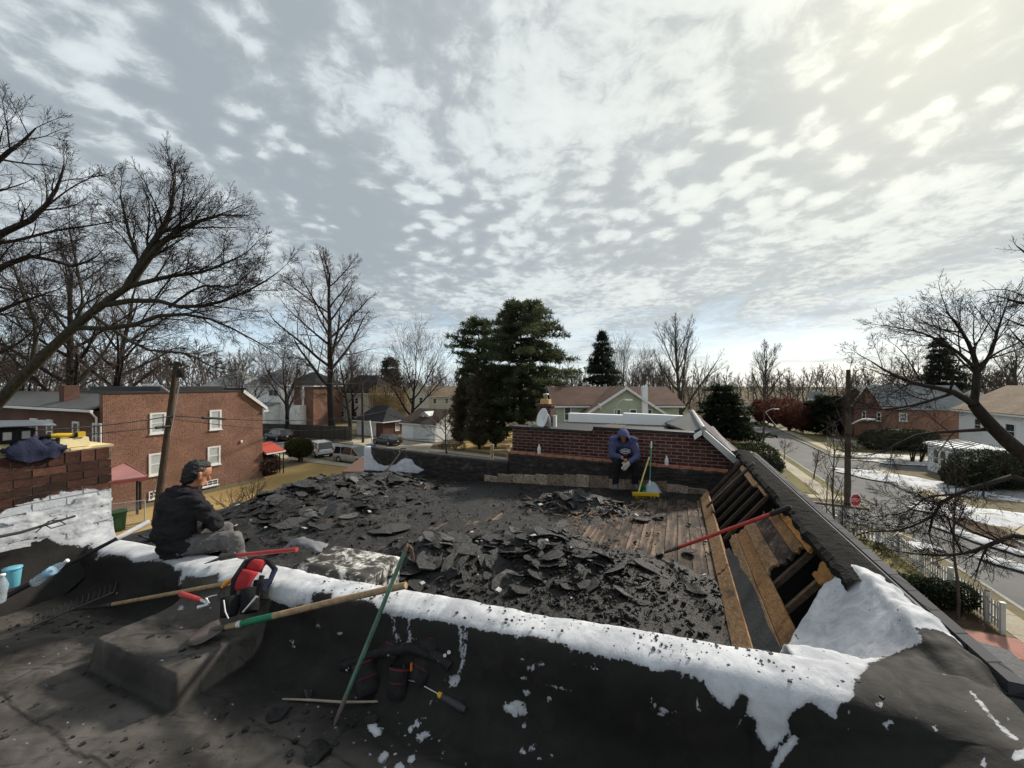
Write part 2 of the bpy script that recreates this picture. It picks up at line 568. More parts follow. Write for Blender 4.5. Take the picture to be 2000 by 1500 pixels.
W_STROKES = [(2.6, [(897, 1218), (900, 1262), (904, 1290), (898, 1312), (892, 1340)]), (2.0, [(908, 1220), (909, 1262), (903, 1300)]), (6, [(880, 1338), (893, 1328)]), (3, [(870, 1325), (900, 1322)]),
 (1.6, [(762, 1196), (768, 1214), (770, 1236)]), (1.5, [(797, 1207), (799, 1240)]), (3, [(775, 1240), (782, 1250)]), (1.8, [(775, 1250), (768, 1272)]), (4, [(790, 1265), (800, 1254), (800, 1246)]), (1.5, [(800, 1246), (812, 1250)]),
 (3.0, [(1018, 1288), (1035, 1300), (1060, 1296)]), (2.0, [(1032, 1300), (1034, 1312)]), (2.0, [(1036, 1300), (1043, 1311)]), (1.8, [(1095, 1285), (1130, 1293), (1165, 1308), (1190, 1322)]),
 (1.6, [(1007, 1325), (1030, 1324)]), (7, [(1030, 1353)]), (1.8, [(1065, 1335), (1090, 1342), (1115, 1348)]), (3.6, [(1272, 1386), (1290, 1386), (1325, 1397)]), (1.6, [(1273, 1360), (1280, 1382)]),
 (3.2, [(1285, 1390), (1300, 1402), (1312, 1412)]), (2.2, [(1363, 1360), (1360, 1376), (1368, 1390)]), (2.0, [(1450, 1400), (1436, 1422)]), (10, [(727, 1419), (736, 1430)]), (6, [(802, 1425)]), (7, [(815, 1416)]),
 (6, [(818, 1440), (834, 1434)]), (5, [(826, 1436), (822, 1446)]), (7, [(745, 1484), (752, 1474)]), (8, [(803, 1483)]), (10, [(780, 1499)]), (9, [(990, 1384), (1010, 1376), (1018, 1382)]), (4, [(1020, 1385)]), (5, [(1072, 1365)]),
 (3, [(1085, 1376)]), (4, [(1005, 1396), (1025, 1392)]), (3, [(1022, 1420), (1028, 1412)]), (4, [(1040, 1450), (1042, 1462)]), (5, [(1055, 1478)]), (6, [(1020, 1470)]),
 (3.5, [(1895, 1350), (1915, 1372), (1935, 1400), (1960, 1425), (1985, 1444)]), (3, [(1757, 1353)]), (6, [(1730, 1415), (1740, 1410)]), (5, [(1917, 1490)]), (10, [(1985, 1476), (2000, 1472)]), (9, [(1550, 1445), (1530, 1468), (1512, 1496)]),
 (3, [(1710, 1375), (1722, 1378)]), (2, [(1845, 1316), (1850, 1318)]), (3, [(1900, 1400)]), (3, [(660, 1240), (664, 1236)]), (2, [(570, 1250), (575, 1262)]), (2, [(620, 1218), (622, 1228)]), (3, [(437, 1196), (441, 1200)]), (3, [(350, 1190), (356, 1186)])]
W_STROKES += [(rnd(0.8, 2.6), [(rnd(620, 1080), rnd(1360, 1500))]) for _ in range(70)] + [(rnd(0.8, 2.4), [(rnd(1650, 2000), rnd(1330, 1500))]) for _ in range(40)]
W_STROKES += [(rnd(0.6, 1.6), [(rnd(0, 640), rnd(1160, 1500))]) for _ in range(60)]
for _ in range(26):
 x0 = rnd(1000, 1370); y0 = np.interp(x0, [p[0] for p in W_LOW], [p[1] for p in W_LOW])
 W_STROKES.append((rnd(1, 2), [(x0, y0 - 4), (x0 + rnd(-2, 2), y0 + rnd(2, 9))]))
def white_field(pts):
 P = np.array([proj(p) for p in pts])
 f = sdf_poly(P, W_LOW + W_TOP)
 f = np.maximum(f, sdf_strokes(P, W_STROKES))
 return np.clip(f, -40, 40)
def coat_mat():
 t = NT('roof_felt_with_white_coating')
 o = t.tc.outputs['Object']
 g = t.noise(1.1, 6, 0.62, 0.6, o)
 g2 = t.noise(7.0, 6, 0.65, 0.4, o)
 g3 = t.noise(60.0, 3, 0.6, 0.0, o)
 felt = t.ramp(g, [(0.28, (0.022, 0.019, 0.0165)), (0.45, (0.050, 0.044, 0.039)), (0.6, (0.088, 0.079, 0.071)), (0.78, (0.14, 0.126, 0.114))])
 streak = t.noise(1.0, 5, 0.6, 0.3, t.mapv(o, (1.2, 9.0, 1), rot=(0, 0, 0.6)))
 felt = t.mix(t.smooth(streak, 0.48, 0.72, 0, 0.65), felt, (0.115, 0.103, 0.092))
 smear = t.noise(2.4, 7, 0.75, 1.6, t.mapv(o, (0.8, 2.6, 1), rot=(0, 0, -0.5)))
 felt = t.mix(t.smooth(smear, 0.53, 0.66, 0, 0.7), felt, (0.014, 0.012, 0.011))
 felt = t.mix(t.smooth(t.noise(4.5, 7, 0.8, 0.8, t.mapv(o, loc=(4, 2, 1))), 0.56, 0.70, 0, 0.5), felt, (0.17, 0.152, 0.135))
 felt = t.mix(t.smooth(t.noise(95.0, 2, 0.5, 0, o), 0.66, 0.74, 0, 0.35), felt, (0.010, 0.009, 0.008))
 lap = t.attr('lap')
 felt = t.mix(t.smooth(lap, 0.0, 1.0, 0, 0.75), felt, (0.008, 0.007, 0.007))
 felt = t.mix(t.smooth(g2, 0.58, 0.75, 0, 0.55), felt, (0.018, 0.016, 0.015))
 rise = t.attr('felt_dark')  # mask for blacker felt: parapet foot and face, box front
 felt = t.mix(t.math('MULTIPLY', rise, 0.88), felt, t.ramp(g2, [(0.3, (0.0048, 0.0043, 0.004)), (0.55, (0.010, 0.009, 0.0085)), (0.8, (0.028, 0.025, 0.023))]))
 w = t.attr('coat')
 fr = t.math('MULTIPLY', t.math('SUBTRACT', t.noise(30.0, 7, 0.8, 0.3, o), 0.5), 24.0)
 far = t.math('MULTIPLY', t.math('SUBTRACT', g3, 0.5), 4.0)
 m = t.smooth(t.math('ADD', t.math('ADD', w, fr), far), -0.8, 1.0)
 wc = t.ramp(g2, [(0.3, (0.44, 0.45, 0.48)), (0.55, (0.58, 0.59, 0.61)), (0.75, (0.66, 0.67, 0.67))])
 grime_shade = t.noise(3.2, 7, 0.75, 0.7, o)
 wc = t.mix(t.smooth(grime_shade, 0.44, 0.66, 0, 0.75), wc, (0.29, 0.295, 0.33))  # grey-lavender grime, deepened to put the band's shade into the white
 brush = t.noise(5.0, 5, 0.7, 0.2, t.mapv(o, (7.0, 1.0, 1.0), rot=(0, 0, 0.4)))
 wc = t.mix(t.smooth(brush, 0.52, 0.72, 0, 0.45), wc, (0.36, 0.365, 0.40))
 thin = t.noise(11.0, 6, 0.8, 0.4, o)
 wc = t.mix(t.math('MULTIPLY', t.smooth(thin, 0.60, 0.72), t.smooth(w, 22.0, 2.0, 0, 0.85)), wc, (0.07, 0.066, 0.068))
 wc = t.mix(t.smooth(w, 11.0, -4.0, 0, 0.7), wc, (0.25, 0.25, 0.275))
 spk = t.math('MULTIPLY', t.smooth(t.noise(38.0, 4, 0.7, 0, o), 0.645, 0.69), t.smooth(t.noise(2.6, 4, 0.6, 0, o), 0.44, 0.60))
 wc = t.mix(spk, wc, (0.02, 0.018, 0.017))
 col = t.mix(m, felt, wc)
 t.bump(t.math('ADD', t.math('ADD', t.math('MULTIPLY', g2, 0.6), t.math('MULTIPLY', g3, 0.16)), t.math('MULTIPLY', m, 0.25)), 0.5, 0.016)
 return t.done(col, t.math('ADD', 0.58, t.math('MULTIPLY', g2, 0.35)), 0.2)
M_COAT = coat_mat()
def felt_mat(name, k=1.0, brown=0.5):
 t = NT(name)
 o = t.tc.outputs['Object']
 a = t.noise(2.2, 7, 0.68, 0.5, o)
 b = t.noise(16, 6, 0.7, 0.3, o)
 col = t.ramp(b, [(0.30, mul((0.007, 0.0066, 0.0066), k)), (0.5, mul((0.020, 0.018, 0.018), k)), (0.68, mul((0.05, 0.045, 0.044), k)), (0.85, mul((0.12, 0.105, 0.10), k))])
 col = t.mix(t.smooth(a, 0.52, 0.72, 0, brown), col, t.ramp(b, [(0.3, (0.03, 0.021, 0.018)), (0.7, (0.15, 0.105, 0.085))]))
 col = t.mix(t.smooth(t.vor(55, o), 0.02, 0.10, 0.25, 0), col, (0.35, 0.33, 0.32))
 t.bump(t.math('ADD', b, t.math('MULTIPLY', t.noise(70, 4, 0.65, 0, o), 0.5)), 0.8, 0.03)
 return t.done(col, t.math('ADD', 0.42, t.math('MULTIPLY', a, 0.4)), 0.4)
M_FELT = felt_mat('torn_roof_felt', 0.5, 0.7)
M_TAR = plain('dried_black_tar', (0.020, 0.018, 0.0175), 0.55, 0.5, 5, 0.7, 0.4, bdist=0.02)
def wood_mat(name, c1, c2, stain=0.5, axis=1, tar=0.45, scale=1.0):
 t = NT(name)
 o = t.tc.outputs['Object']
 st = [14, 14, 14]; st[axis] = 0.9
 gr = t.noise(3.0 * scale, 7, 0.62, 0.8, t.mapv(o, tuple(st)))
 col = t.ramp(gr, [(0.25, mul(c1, 0.55)), (0.5, c1), (0.75, c2)])
 col = t.mix(1.0, col, t.ramp(t.rand(), [(0, (0.6, 0.6, 0.6)), (1, (1.12, 1.08, 1.05))]), 'MULTIPLY')
 tr = t.noise(2.3, 6, 0.7, 0.4, t.tc.outputs['Generated'] if False else o)
 col = t.mix(t.smooth(tr, 0.62 - tar * 0.35, 0.80 - tar * 0.3, 0, stain), col, (0.022, 0.018, 0.016))
 fine = t.noise(22, 4, 0.7, 0, o)
 col = t.mix(t.smooth(fine, 0.55, 0.7, 0, 0.55 * stain), col, (0.03, 0.025, 0.022))
 t.bump(t.math('ADD', gr, t.math('MULTIPLY', fine, 0.5)), 0.5, 0.006)
 return t.done(col, 0.82, 0.2)
M_DECKWOOD = wood_mat('tar_stained_deck_board', (0.15, 0.108, 0.082), (0.42, 0.31, 0.23), 0.92, 1, 0.68)
M_RAWWOOD = wood_mat('bare_sheathing_board', (0.36, 0.215, 0.11), (0.60, 0.42, 0.25), 0.72, 1, 0.28)
M_RAWWOOD2 = wood_mat('orange_sheathing_board', (0.38, 0.20, 0.085), (0.62, 0.38, 0.19), 0.8, 1, 0.36, 1.7)
M_STUD = wood_mat('old_dark_stud', (0.085, 0.060, 0.042), (0.16, 0.115, 0.08), 0.5, 0, 0.4)
M_ROT = wood_mat('rotten_orange_wood', (0.36, 0.17, 0.05), (0.55, 0.31, 0.11), 0.7, 1, 0.3)
house = thing('row_house', 'flat-roofed row house with torn-up black roof and white-coated parapet in the foreground', 'house', UVG(-2.5, 3.0, 0))
HO = wloc(house)
prof = [(v, 0.0) for v in np.linspace(-3.0, 0.55, 12)[:-1]] + [(v, 0.0) for v in np.arange(0.55, 1.70, 0.0125)]
prof += [(1.70, 0.0), (1.72, 0.012), (1.74, 0.03), (1.76, 0.055), (1.78, 0.09), (1.80, 0.14), (1.815, 0.19), (1.83, 0.25), (1.84, 0.31), (1.85, 0.37), (1.857, 0.43), (1.863, 0.49), (1.868, 0.55),
   (1.873, 0.61), (1.878, 0.67), (1.884, 0.73), (1.892, 0.79), (1.902, 0.85), (1.915, 0.90), (1.932, 0.94), (1.952, 0.97), (1.975, 0.99), (2.0, 1.0), (2.03, 1.005), (2.06, 1.01), (2.09, 1.01), (2.12, 1.005), (2.15, 0.99), (2.175, 0.96), (2.19, 0.92), (2.2, 0.86)]
PV, PH = [p[0] for p in prof], [p[1] for p in prof]
def msurf(u, v):
 if v > 2.2: return zdeck(u)
 zf = zfloor(u, v)
 return zf + (ztop(u) - zf) * float(np.interp(v, PV, PH))
# --- near roof membrane and party-wall parapet in one continuous felt skin
def make_membrane():
 us = list(np.linspace(-10, -4.75, 30)[:-1]) + list(np.arange(-4.75, 1.19, 0.0125)) + [1.20, 1.23, 1.26, 1.29]
 P, felt_dark = [], []
 for u in us:
  row = []
  for v, h in prof:
   zf = zfloor(u, v)
   if u > 1.19:
    zf -= (u - 1.19) * 2.0
   zt = ztop(u) if u < 1.19 else ztop(1.19) - (u - 1.19) * 2.0
   if h > 0:
    zt += 0.012 * fbm((u * 2.2, v * 2.2, 9), 3) + 0.006 * fbm((u * 9, v * 9, 9), 3)
    vv = v + 0.02 * fbm((u * 1.5, h * 2, 4), 3) * (1 if h < 0.9 else 0.4)
   else:
    vv = v
   z = zf + (zt - zf) * h
   row.append(UV(u, vv, z))
   e = 0.5 * fbm((u * 1.7, v * 1.7, 5), 4)
   fr = sstep(v + 0.25 * e, 1.30, 1.62) * sstep(u, -5, -2.2) if u < 0.3 else sstep(v + 0.3 * e + (u - 0.3) * 0.35, 1.05, 1.35)
   if -3.7 < u < -2.66:
    fr = max(1 - sstep(v + 0.05 * e, 1.28, 1.38), 0) * sstep(v, 1.22, 1.27) * 0.8
   elif u < -3.7:
    fr = sstep(v + 0.2 * e, 1.55, 1.75)
   felt_dark.append(fr)
  row.append(UV(u, 2.215, lerp(zdeck(u), row[-1].z - CAMZ, 0.5)))
  row.append(UV(u, 2.225, zdeck(u) - 0.08))
  felt_dark += [1.0, 1.0]
  P.append(row)
 b = MB(); b.grid(P)
 lapv = []
 for p in b.v:
  u, v = to_uv(p); w = 0.02 * fbm((u * 3, v * 3, 6), 3)
  d = min(abs(u + 1.62 + w), abs(u - 0.28 + w * 1.5), abs(u + 3.95 + w), abs(v - 0.98 + w) if u < -0.4 else 9, abs(v - 1.42 + w) if u > -2.2 else 9)
  lapv.append(max(0.0, 1 - d / 0.012))
 b.attr = {'coat': white_field([Vector(p) for p in b.v]).astype(np.float32), 'felt_dark': np.array(felt_dark, np.float32), 'lap': np.array(lapv, np.float32)}
 return b
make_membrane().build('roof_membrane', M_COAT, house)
# --- deck: every roof board
deck_parent = MB()
deck_parent.hexa([UV(-7.9, 2.2, zdeck(-7.9) - 0.35), UV(0.40, 2.2, zdeck(0.4) - 0.35), UV(0.40, 8.0, zdeck(0.4) - 0.35), UV(-7.9, 8.0, zdeck(-7.9) - 0.35),
     UV(-7.9, 2.2, zdeck(-7.9) - 0.05), UV(0.40, 2.2, zdeck(0.4) - 0.05), UV(0.40, 8.0, zdeck(0.4) - 0.05), UV(-7.9, 8.0, zdeck(-7.9) - 0.05)])
deck = deck_parent.build('roof_deck', plain('dark_joist_void', (0.012, 0.010, 0.009), 0.9, 0.3, 3), house)
pw = 0.152
plank_me = {}
i = 0
u = -7.88
while u < 0.38:
 cuts = [2.24] + sorted([rnd(3.2, 5.0), rnd(5.4, 7.2)]) + [7.94]
 for k in range(3):
  L = cuts[k + 1] - cuts[k] - 0.006
  key = round(L, 1)
  if key not in plank_me:
   mb = MB(); mb.box((0, 0, 0), (pw - 0.008, 1.0, 0.022))
   o = mb.build('board', M_DECKWOOD, None, True); plank_me[key] = o.data; bpy.data.objects.remove(o)
  if abs(u - 0.15) < 0.09 and k == 2:
   cuts[3] -= 0.55; L -= 0.55
  ctr = UV(u + pw / 2, (cuts[k] + cuts[k + 1]) / 2, zdeck(u + pw / 2) - 0.035 + rnd(-0.004, 0.004)) - HO
  M = Matrix.Translation(ctr) @ Matrix.Rotation(ROWROT, 4, 'Z') @ Matrix.Rotation(-0.045 + rnd(-.01, .01), 4, 'Y') @ Matrix.Diagonal((1, L, 1, 1))
  inst('board', plank_me[key], M, deck).matrix_parent_inverse = Matrix()
 u += pw
# --- torn felt left on the boards, and the heaps
EXPOSED = [(1120, 985), (1250, 972), (1375, 962), (1395, 1000), (1405, 1060), (1420, 1140), (1350, 1118), (1290, 1092), (1230, 1100), (1150, 1085), (1062, 1066), (1090, 1030), (1150, 1020), (1190, 1000)]
SCUFF = [(790, 1020), (860, 1000), (960, 985), (1040, 990), (1020, 1010), (930, 1030), (880, 1058), (820, 1060), (770, 1050)]
HEAPS = [(-6.5, 5.5, 1.05, 1.9, 0.42), (-5.2, 5.0, 1.1, 1.4, 0.22), (-6.0, 7.0, 0.8, 0.7, 0.22), (-1.55, 6.5, 0.75, 0.42, 0.24), (-1.5, 4.35, 1.05, 0.62, 0.26), (-2.6, 3.9, 0.8, 0.5, 0.24), (-0.7, 3.8, 0.6, 0.5, 0.04)]
def heap_h(u, v):
 h = 0.0
 for a, b, su, sv, k in HEAPS:
  h = max(h, k * math.exp(-((u - a) / su) ** 2 * 1.3 - ((v - b) / sv) ** 2 * 1.3))
 return h
def make_felt():
 us = np.arange(-7.93, 0.455, 0.045); vs = np.arange(2.235, 7.95, 0.045)
 base = [[UV(u, v, zdeck(u)) for v in vs] for u in us]
 flat = [p for r in base for p in r]
 PP = np.array([proj(p) for p in flat])
 ex = np.maximum(np.clip(sdf_poly(PP, EXPOSED) / 22, -1, 1), 0.55 * np.clip(sdf_poly(PP, SCUFF) / 15, -1, 1) - 0.3).reshape(len(us), len(vs))
 P = []
 for i, u in enumerate(us):
  row = []
  for j, v in enumerate(vs):
   hh = heap_h(u, v)
   n = fbm((u * 3.1, v * 3.1, 2.0), 4)
   n2 = fbm((u * 11, v * 11, 7.0), 3)
   h = 0.004 + 0.010 * n + 0.010 * n2 + hh * (1 + 0.2 * n + 0.08 * n2) - (0.030 * max(0, ex[i, j] + 0.25 + 0.9 * n))
   if u < -7.5: h = max(h, 0.0) - 0.05 * sstep(-u, 7.8, 7.95)
   row.append(UV(u, v, zdeck(u) - 0.012 + h))
  P.append(row)
 b = MB(); b.grid(P)
 return b
felt = make_felt().build('felt_layer', M_FELT, house)
# --- left eave edge of the deck, house walls
b = MB()
b.hexa([UV(-8.02, 2.2, zdeck(-8) - 0.2), UV(-7.90, 2.2, zdeck(-8) - 0.2), UV(-7.90, 8.2, zdeck(-8) - 0.2), UV(-8.02, 8.2, zdeck(-8) - 0.2),
  UV(-8.02, 2.2, zdeck(-8) - 0.015), UV(-7.90, 2.2, zdeck(-8) - 0.015), UV(-7.90, 8.2, zdeck(-8) - 0.015), UV(-8.02, 8.2, zdeck(-8) - 0.015)])
b.build('eave_trim', M_TAR, house)
M_BRICK_ROW = brickmat('row_house_brick', hx(112, 62, 50), hx(84, 48, 42), hx(120, 104, 94), dirt=0.45)
b = MB()
b.hexa([UVG(-7.88, -6, -0.2), UVG(2.1, -6, -0.2), UVG(2.1, 8.24, -0.2), UVG(-7.88, 8.24, -0.2), UVG(-7.88, -6, 5.6), UVG(2.1, -6, 5.6), UVG(2.1, 8.24, 5.6), UVG(-7.88, 8.24, 5.6)])
b.build('wall', M_BRICK_ROW, house)
# --- far parapet: tarred brick, left part with the old white coating, right part with bare blocks
def far_mat():
 t = NT('tarred_parapet')
 o = t.tc.outputs['Object']
 g = t.noise(6, 7, 0.7, 0.5, o); g2 = t.noise(30, 5, 0.7, 0, o)
 col = t.ramp(g, [(0.3, (0.007, 0.0065, 0.006)), (0.55, (0.022, 0.018, 0.016)), (0.72, (0.10, 0.072, 0.055))])
 col = t.mix(t.smooth(g2, 0.62, 0.72, 0, 0.6), col, (0.20, 0.17, 0.145))
 w = t.attr('coat')
 m = t.smooth(t.math('ADD', w, t.math('MULTIPLY', t.math('SUBTRACT', g2, 0.5), 9.0)), -0.5, 0.8)
 col = t.mix(m, col, t.ramp(g, [(0.3, (0.48, 0.49, 0.54)), (0.7, (0.72, 0.73, 0.77))]))
 t.bump(t.math('ADD', g, g2), 0.6, 0.02)
 return t.done(col, 0.6, 0.35)
M_FAR = far_mat()
FW = [(709, 866), (724, 866), (725, 885), (729.6, 896), (739, 905.6), (752, 910), (773, 907), (784, 897.6), (792, 894.4), (805, 897.6), (809.6, 907), (829, 918), (816, 924), (752, 920), (705, 918), (704, 880)]
def wall_grid(u0, u1, zt0, zt1, v0, v1, du=0.03, coat=None, rough=0.012):
 us = list(np.arange(u0, u1, du)) + [u1]
 P = []
 for u in us:
  t = (u - u0) / (u1 - u0)
  zt = lerp(zt0, zt1, t) + rough * fbm((u * 5, 1, 1), 3)
  zb = zdeck(min(u, 0.4)) - 0.06
  row = [UV(u, v0 + rough * fbm((u * 4, k * 0.7, 3), 3), lerp(zb, zt, k / 24)) for k in range(24)]
  row += [UV(u, v0 + 0.015, zt + 0.006), UV(u, (v0 + v1) / 2, zt + 0.018), UV(u, v1 - 0.015, zt + 0.006), UV(u, v1, zt - 0.02), UV(u, v1, zb)]
  P.append(row)
 b = MB(); b.grid(P)
 n = len(P[0])
 b.add(P[0], [list(range(n))]); b.add(P[-1], [list(range(n))[::-1]])
 pts = [Vector(p) for p in b.v]
 b.attr = {'coat': (np.clip(sdf_poly(np.array([proj(p) for p in pts]), coat), -30, 30) if coat else np.full(len(pts), -30.0)).astype(np.float32)}
 return b
fp_low = wall_grid(-7.56, -3.44, -1.665, -1.745, 7.93, 8.16, coat=FW).build('far_parapet', M_FAR, house)
fp = wall_grid(-3.44, 0.98, -1.535, -1.60, 7.96, 8.2).build('far_parapet', M_FAR, house)
M_BLOCK = None
def block_mat():
 t = NT('stained_bare_block')
 o = t.tc.outputs['Object']
 g = t.noise(7, 7, 0.7, 0.4, o); g2 = t.noise(28, 5, 0.7, 0, o)
 col = t.ramp(g, [(0.3, (0.15, 0.115, 0.088)), (0.5, (0.38, 0.305, 0.235)), (0.75, (0.56, 0.47, 0.38))])
 col = t.mix(1.0, col, t.ramp(t.rand(), [(0, (0.55, 0.5, 0.48)), (1, (1.1, 1.1, 1.1))]), 'MULTIPLY')
 col = t.mix(t.smooth(t.math('ADD', t.math('MULTIPLY', g2, 0.6), t.math('MULTIPLY', g, 0.4)), 0.50, 0.60, 0, 0.88), col, (0.025, 0.02, 0.018))
 t.bump(t.math('ADD', g, g2), 0.6, 0.015)
 return t.done(col, 0.9, 0.15)
M_BLOCK = block_mat()
u = -4.0
while u < 0.55:
 L = rnd(0.26, 0.40)
 par = fp if u > -3.44 else fp_low
 top = rnd(0.19, 0.30) if u < -0.4 else rnd(0.06, 0.18)
 if u < -3.6: top *= 0.7
 zb = zdeck(u + L / 2) - 0.03
 v0 = 7.935 if u > -3.44 else 7.905
 g = 0.002
 jit = lambda: rnd(-0.035, 0.03)
 if rnd(0, 1) < 0.93:
  vv = v0 + rnd(-0.012, 0.006)
  b = MB(); b.hexa([UV(u + g, vv, zb), UV(u + L - g, vv, zb), UV(u + L - g, vv + 0.05, zb), UV(u + g, vv + 0.05, zb),
       UV(u + g, vv, zb + top + jit()), UV(u + L - g, vv, zb + top + jit()), UV(u + L - g, vv + 0.05, zb + top), UV(u + g, vv + 0.05, zb + top)])
  b.build('block', M_BLOCK, par)
 u += L
M_ORANGE = plain('orange_brick_ledge', hx(168, 112, 88), 0.9, 0.35, 9, 0.4)
u = -3.42
while u < 0.9:
 L = 0.205
 if abs(u + 1.0) > 0.36:
  zt = lerp(-1.535, -1.60, (u + 3.44) / 4.42)
  b = MB(); b.box((0, 0, 0), (L - 0.012, 0.10, 0.05))
  o = b.build('ledge_brick', M_ORANGE, fp, True)
  o.matrix_basis = Matrix.Translation(UV(u + L / 2, 8.02, zt + 0.012 + rnd(-.004, .004)) - HO) @ Matrix.Rotation(ROWROT + rnd(-.03, .03), 4, 'Z')
 u += L
# --- mansard front: kerb, open studs, sheathing boards, ridge
def IP(t, v, off=0.0):
 nu, nz = -0.786, 0.618
 return UV(lerp(0.45, 1.08, t) + nu * off, v, lerp(-2.0, -1.2, t) + nz * off)
mans = MB()
mans.hexa([UV(1.28, 2.3, -1.30), UV(1.34, 2.3, -1.30), UV(1.34, 8.2, -1.30), UV(1.28, 8.2, -1.30), UV(1.28, 2.3, -1.24), UV(1.34, 2.3, -1.24), UV(1.34, 8.2, -1.24), UV(1.28, 8.2, -1.24)])
mans.hexa([UV(2.20, 2.3, -2.75), UV(2.32, 2.3, -2.70), UV(2.32, 8.2, -2.70), UV(2.20, 8.2, -2.75), UV(1.20, 2.3, -1.33), UV(1.33, 2.3, -1.27), UV(1.33, 8.2, -1.27), UV(1.20, 8.2, -1.33)])
M_SLATE = shinglemat('grey_slate_courses', (0.065, 0.065, 0.072), (0.10, 0.10, 0.105), 0.3, 0.2)
mansard = mans.build('mansard', M_SLATE, house)
b = MB(); b.hexa([UV(0.42, 2.3, -2.5), UV(2.2, 2.3, -2.8), UV(2.2, 8.2, -2.8), UV(0.42, 8.2, -2.5), UV(0.42, 2.3, -2.42), UV(2.2, 2.3, -2.72), UV(2.2, 8.2, -2.72), UV(0.42, 8.2, -2.42)])
b.build('cavity_floor', MATS['dark_joist_void'], mansard)
def iboard(name, t0, t1, v0, v1, th, off, m, rag=0.03, n=7, parent=None):
 """one board lying on the inner plane, ends broken unevenly"""
 b = MB(); rows = []
 ts = np.linspace(t0, t1, n)
 e0 = [v0 + rnd(-rag, rag) for _ in ts]; e1 = [v1 + rnd(-rag, rag) for _ in ts]
 pts = [(t, e) for t, e in zip(ts, e0)] + [(t, e) for t, e in zip(ts[::-1], e1[::-1])]
 bot = [IP(t, v, off) for t, v in pts]
 nrm = (IP(0, 0, 1) - IP(0, 0, 0)).normalized()
 b.prism([p - nrm * 0.0 for p in bot], nrm * th)
 return b.build(name, m, parent or mansard)
iboard('kerb_board', -0.03, 0.13, 2.25, 4.55, 0.035, 0.01, M_RAWWOOD)
iboard('kerb_board', -0.03, 0.13, 4.57, 6.35, 0.035, 0.012, M_RAWWOOD)
iboard('kerb_board', -0.03, 0.14, 6.37, 7.6, 0.035, 0.01, M_RAWWOOD, 0.08)
iboard('sheathing_board', 0.145, 0.215, 2.25, 4.9, 0.022, -0.004, M_DECKWOOD)
iboard('sheathing_board', 0.222, 0.322, 2.25, 5.15, 0.022, 0.004, M_RAWWOOD)
iboard('sheathing_board', 0.330, 0.457, 3.0, 5.10, 0.022, -0.002, M_RAWWOOD2)
iboard('sheathing_board', 0.464, 0.587, 3.92, 5.10, 0.022, 0.006, M_RAWWOOD, 0.05)
iboard('sheathing_board', 0.593, 0.728, 3.86, 5.03, 0.022, -0.003, M_DECKWOOD, 0.05)
iboard('sheathing_board', 0.735, 0.828, 3.84, 4.85, 0.022, 0.005, M_RAWWOOD2, 0.05)
iboard('rotten_board', 0.835, 0.93, 3.75, 4.6, 0.025, 0.004, M_ROT, 0.06)
iboard('rotten_board', 0.76, 0.90, 3.24, 3.45, 0.025, 0.004, M_ROT, 0.04)
iboard('sheathing_board', 0.80, 0.95, 5.9, 7.1, 0.025, 0.002, M_RAWWOOD, 0.07)
iboard('sheathing_board', 0.84, 0.95, 5.3, 5.85, 0.025, 0.002, M_RAWWOOD, 0.07)
fl = MB()
pl = [(0.135, 2.26), (0.33, 2.26), (0.335, 2.9), (0.30, 3.3), (0.305, 3.7), (0.28, 4.1), (0.25, 4.35), (0.255, 4.6), (0.2, 4.75), (0.19, 4.95), (0.137, 4.98)]
pl = [(t + rnd(-.008, .008), v) for t, v in pl]
nrm = (IP(0, 0, 1) - IP(0, 0, 0)).normalized()
fl.prism([IP(t, v, 0.024) for t, v in pl], nrm * 0.006)
fl.build('felt_strip', plain('grey_felt', (0.055, 0.053, 0.053), 0.85, 0.35, 6, 0.5), mansard)
for v in (5.42, 5.78, 6.12, 6.48, 6.84, 7.2, 7.56):
 iboard('stud', 0.10, 0.97, v, v + 0.035, 0.035, -0.045, M_STUD, 0.004, 3)
for v in (3.42, 3.80):
 iboard('stud', 0.30, 0.97, v, v + 0.04, 0.04, -0.06, M_STUD, 0.004, 3)
b = MB(); b.tube([onv(1378, 996, 6.7), onv(1472, 924, 6.7)], 0.018, 8)
p0, p1 = IP(0.06, 6.75, 0.06), IP(1.02, 6.62, 0.05)
b = MB(); b.tube([p0, lerp(p0, p1, 0.5), p1], 0.02, 8)
tag(b.build('loose_pipe', plain('weathered_grey_pipe', (0.10, 0.09, 0.08), 0.8, 0.4, 8), None, origin=p0), 'weathered grey pipe laid across the open mansard studs', 'pipe')
P = []
for v in list(np.arange(3.0, 8.12, 0.035)):
 n = fbm((v * 4, 2, 2), 4); n2 = fbm((v * 13, 5, 2), 3)
 w0 = 0.975 + 0.03 * n + 0.012 * n2
 row = []
 for k, (uu, zz) in enumerate([(w0, -1.275), (w0 - 0.004, -1.225), (w0 + 0.03, -1.195), (1.06, -1.19), (1.12, -1.185), (1.18, -1.19), (1.215, -1.20), (1.222, -1.26)]):
  r = 0.014 * fbm((v * 9, k * 1.3, 4), 3) if 0 < k < 6 else 0
  row.append(UV(uu, v, zz + r))
 P.append(row)
b = MB(); b.grid(P, smooth=False)
b.build('ridge_cap', plain('ridge_tar', (0.020, 0.0185, 0.018), 0.95, 0.6, 7, 1.0, 0.08, bdist=0.03), mansard)
b = MB(); b.hexa([UV(1.215, 2.7, -1.30), UV(1.37, 2.7, -1.40), UV(1.37, 8.15, -1.40), UV(1.215, 8.15, -1.30), UV(1.215, 2.7, -1.205), UV(1.375, 2.7, -1.33), UV(1.375, 8.15, -1.33), UV(1.215, 8.15, -1.205)])
b.build('ridge_flashing', plain('grey_flashing', (0.16, 0.16, 0.165), 0.55, 0.2, 4, 0.2, 0.4), mansard)
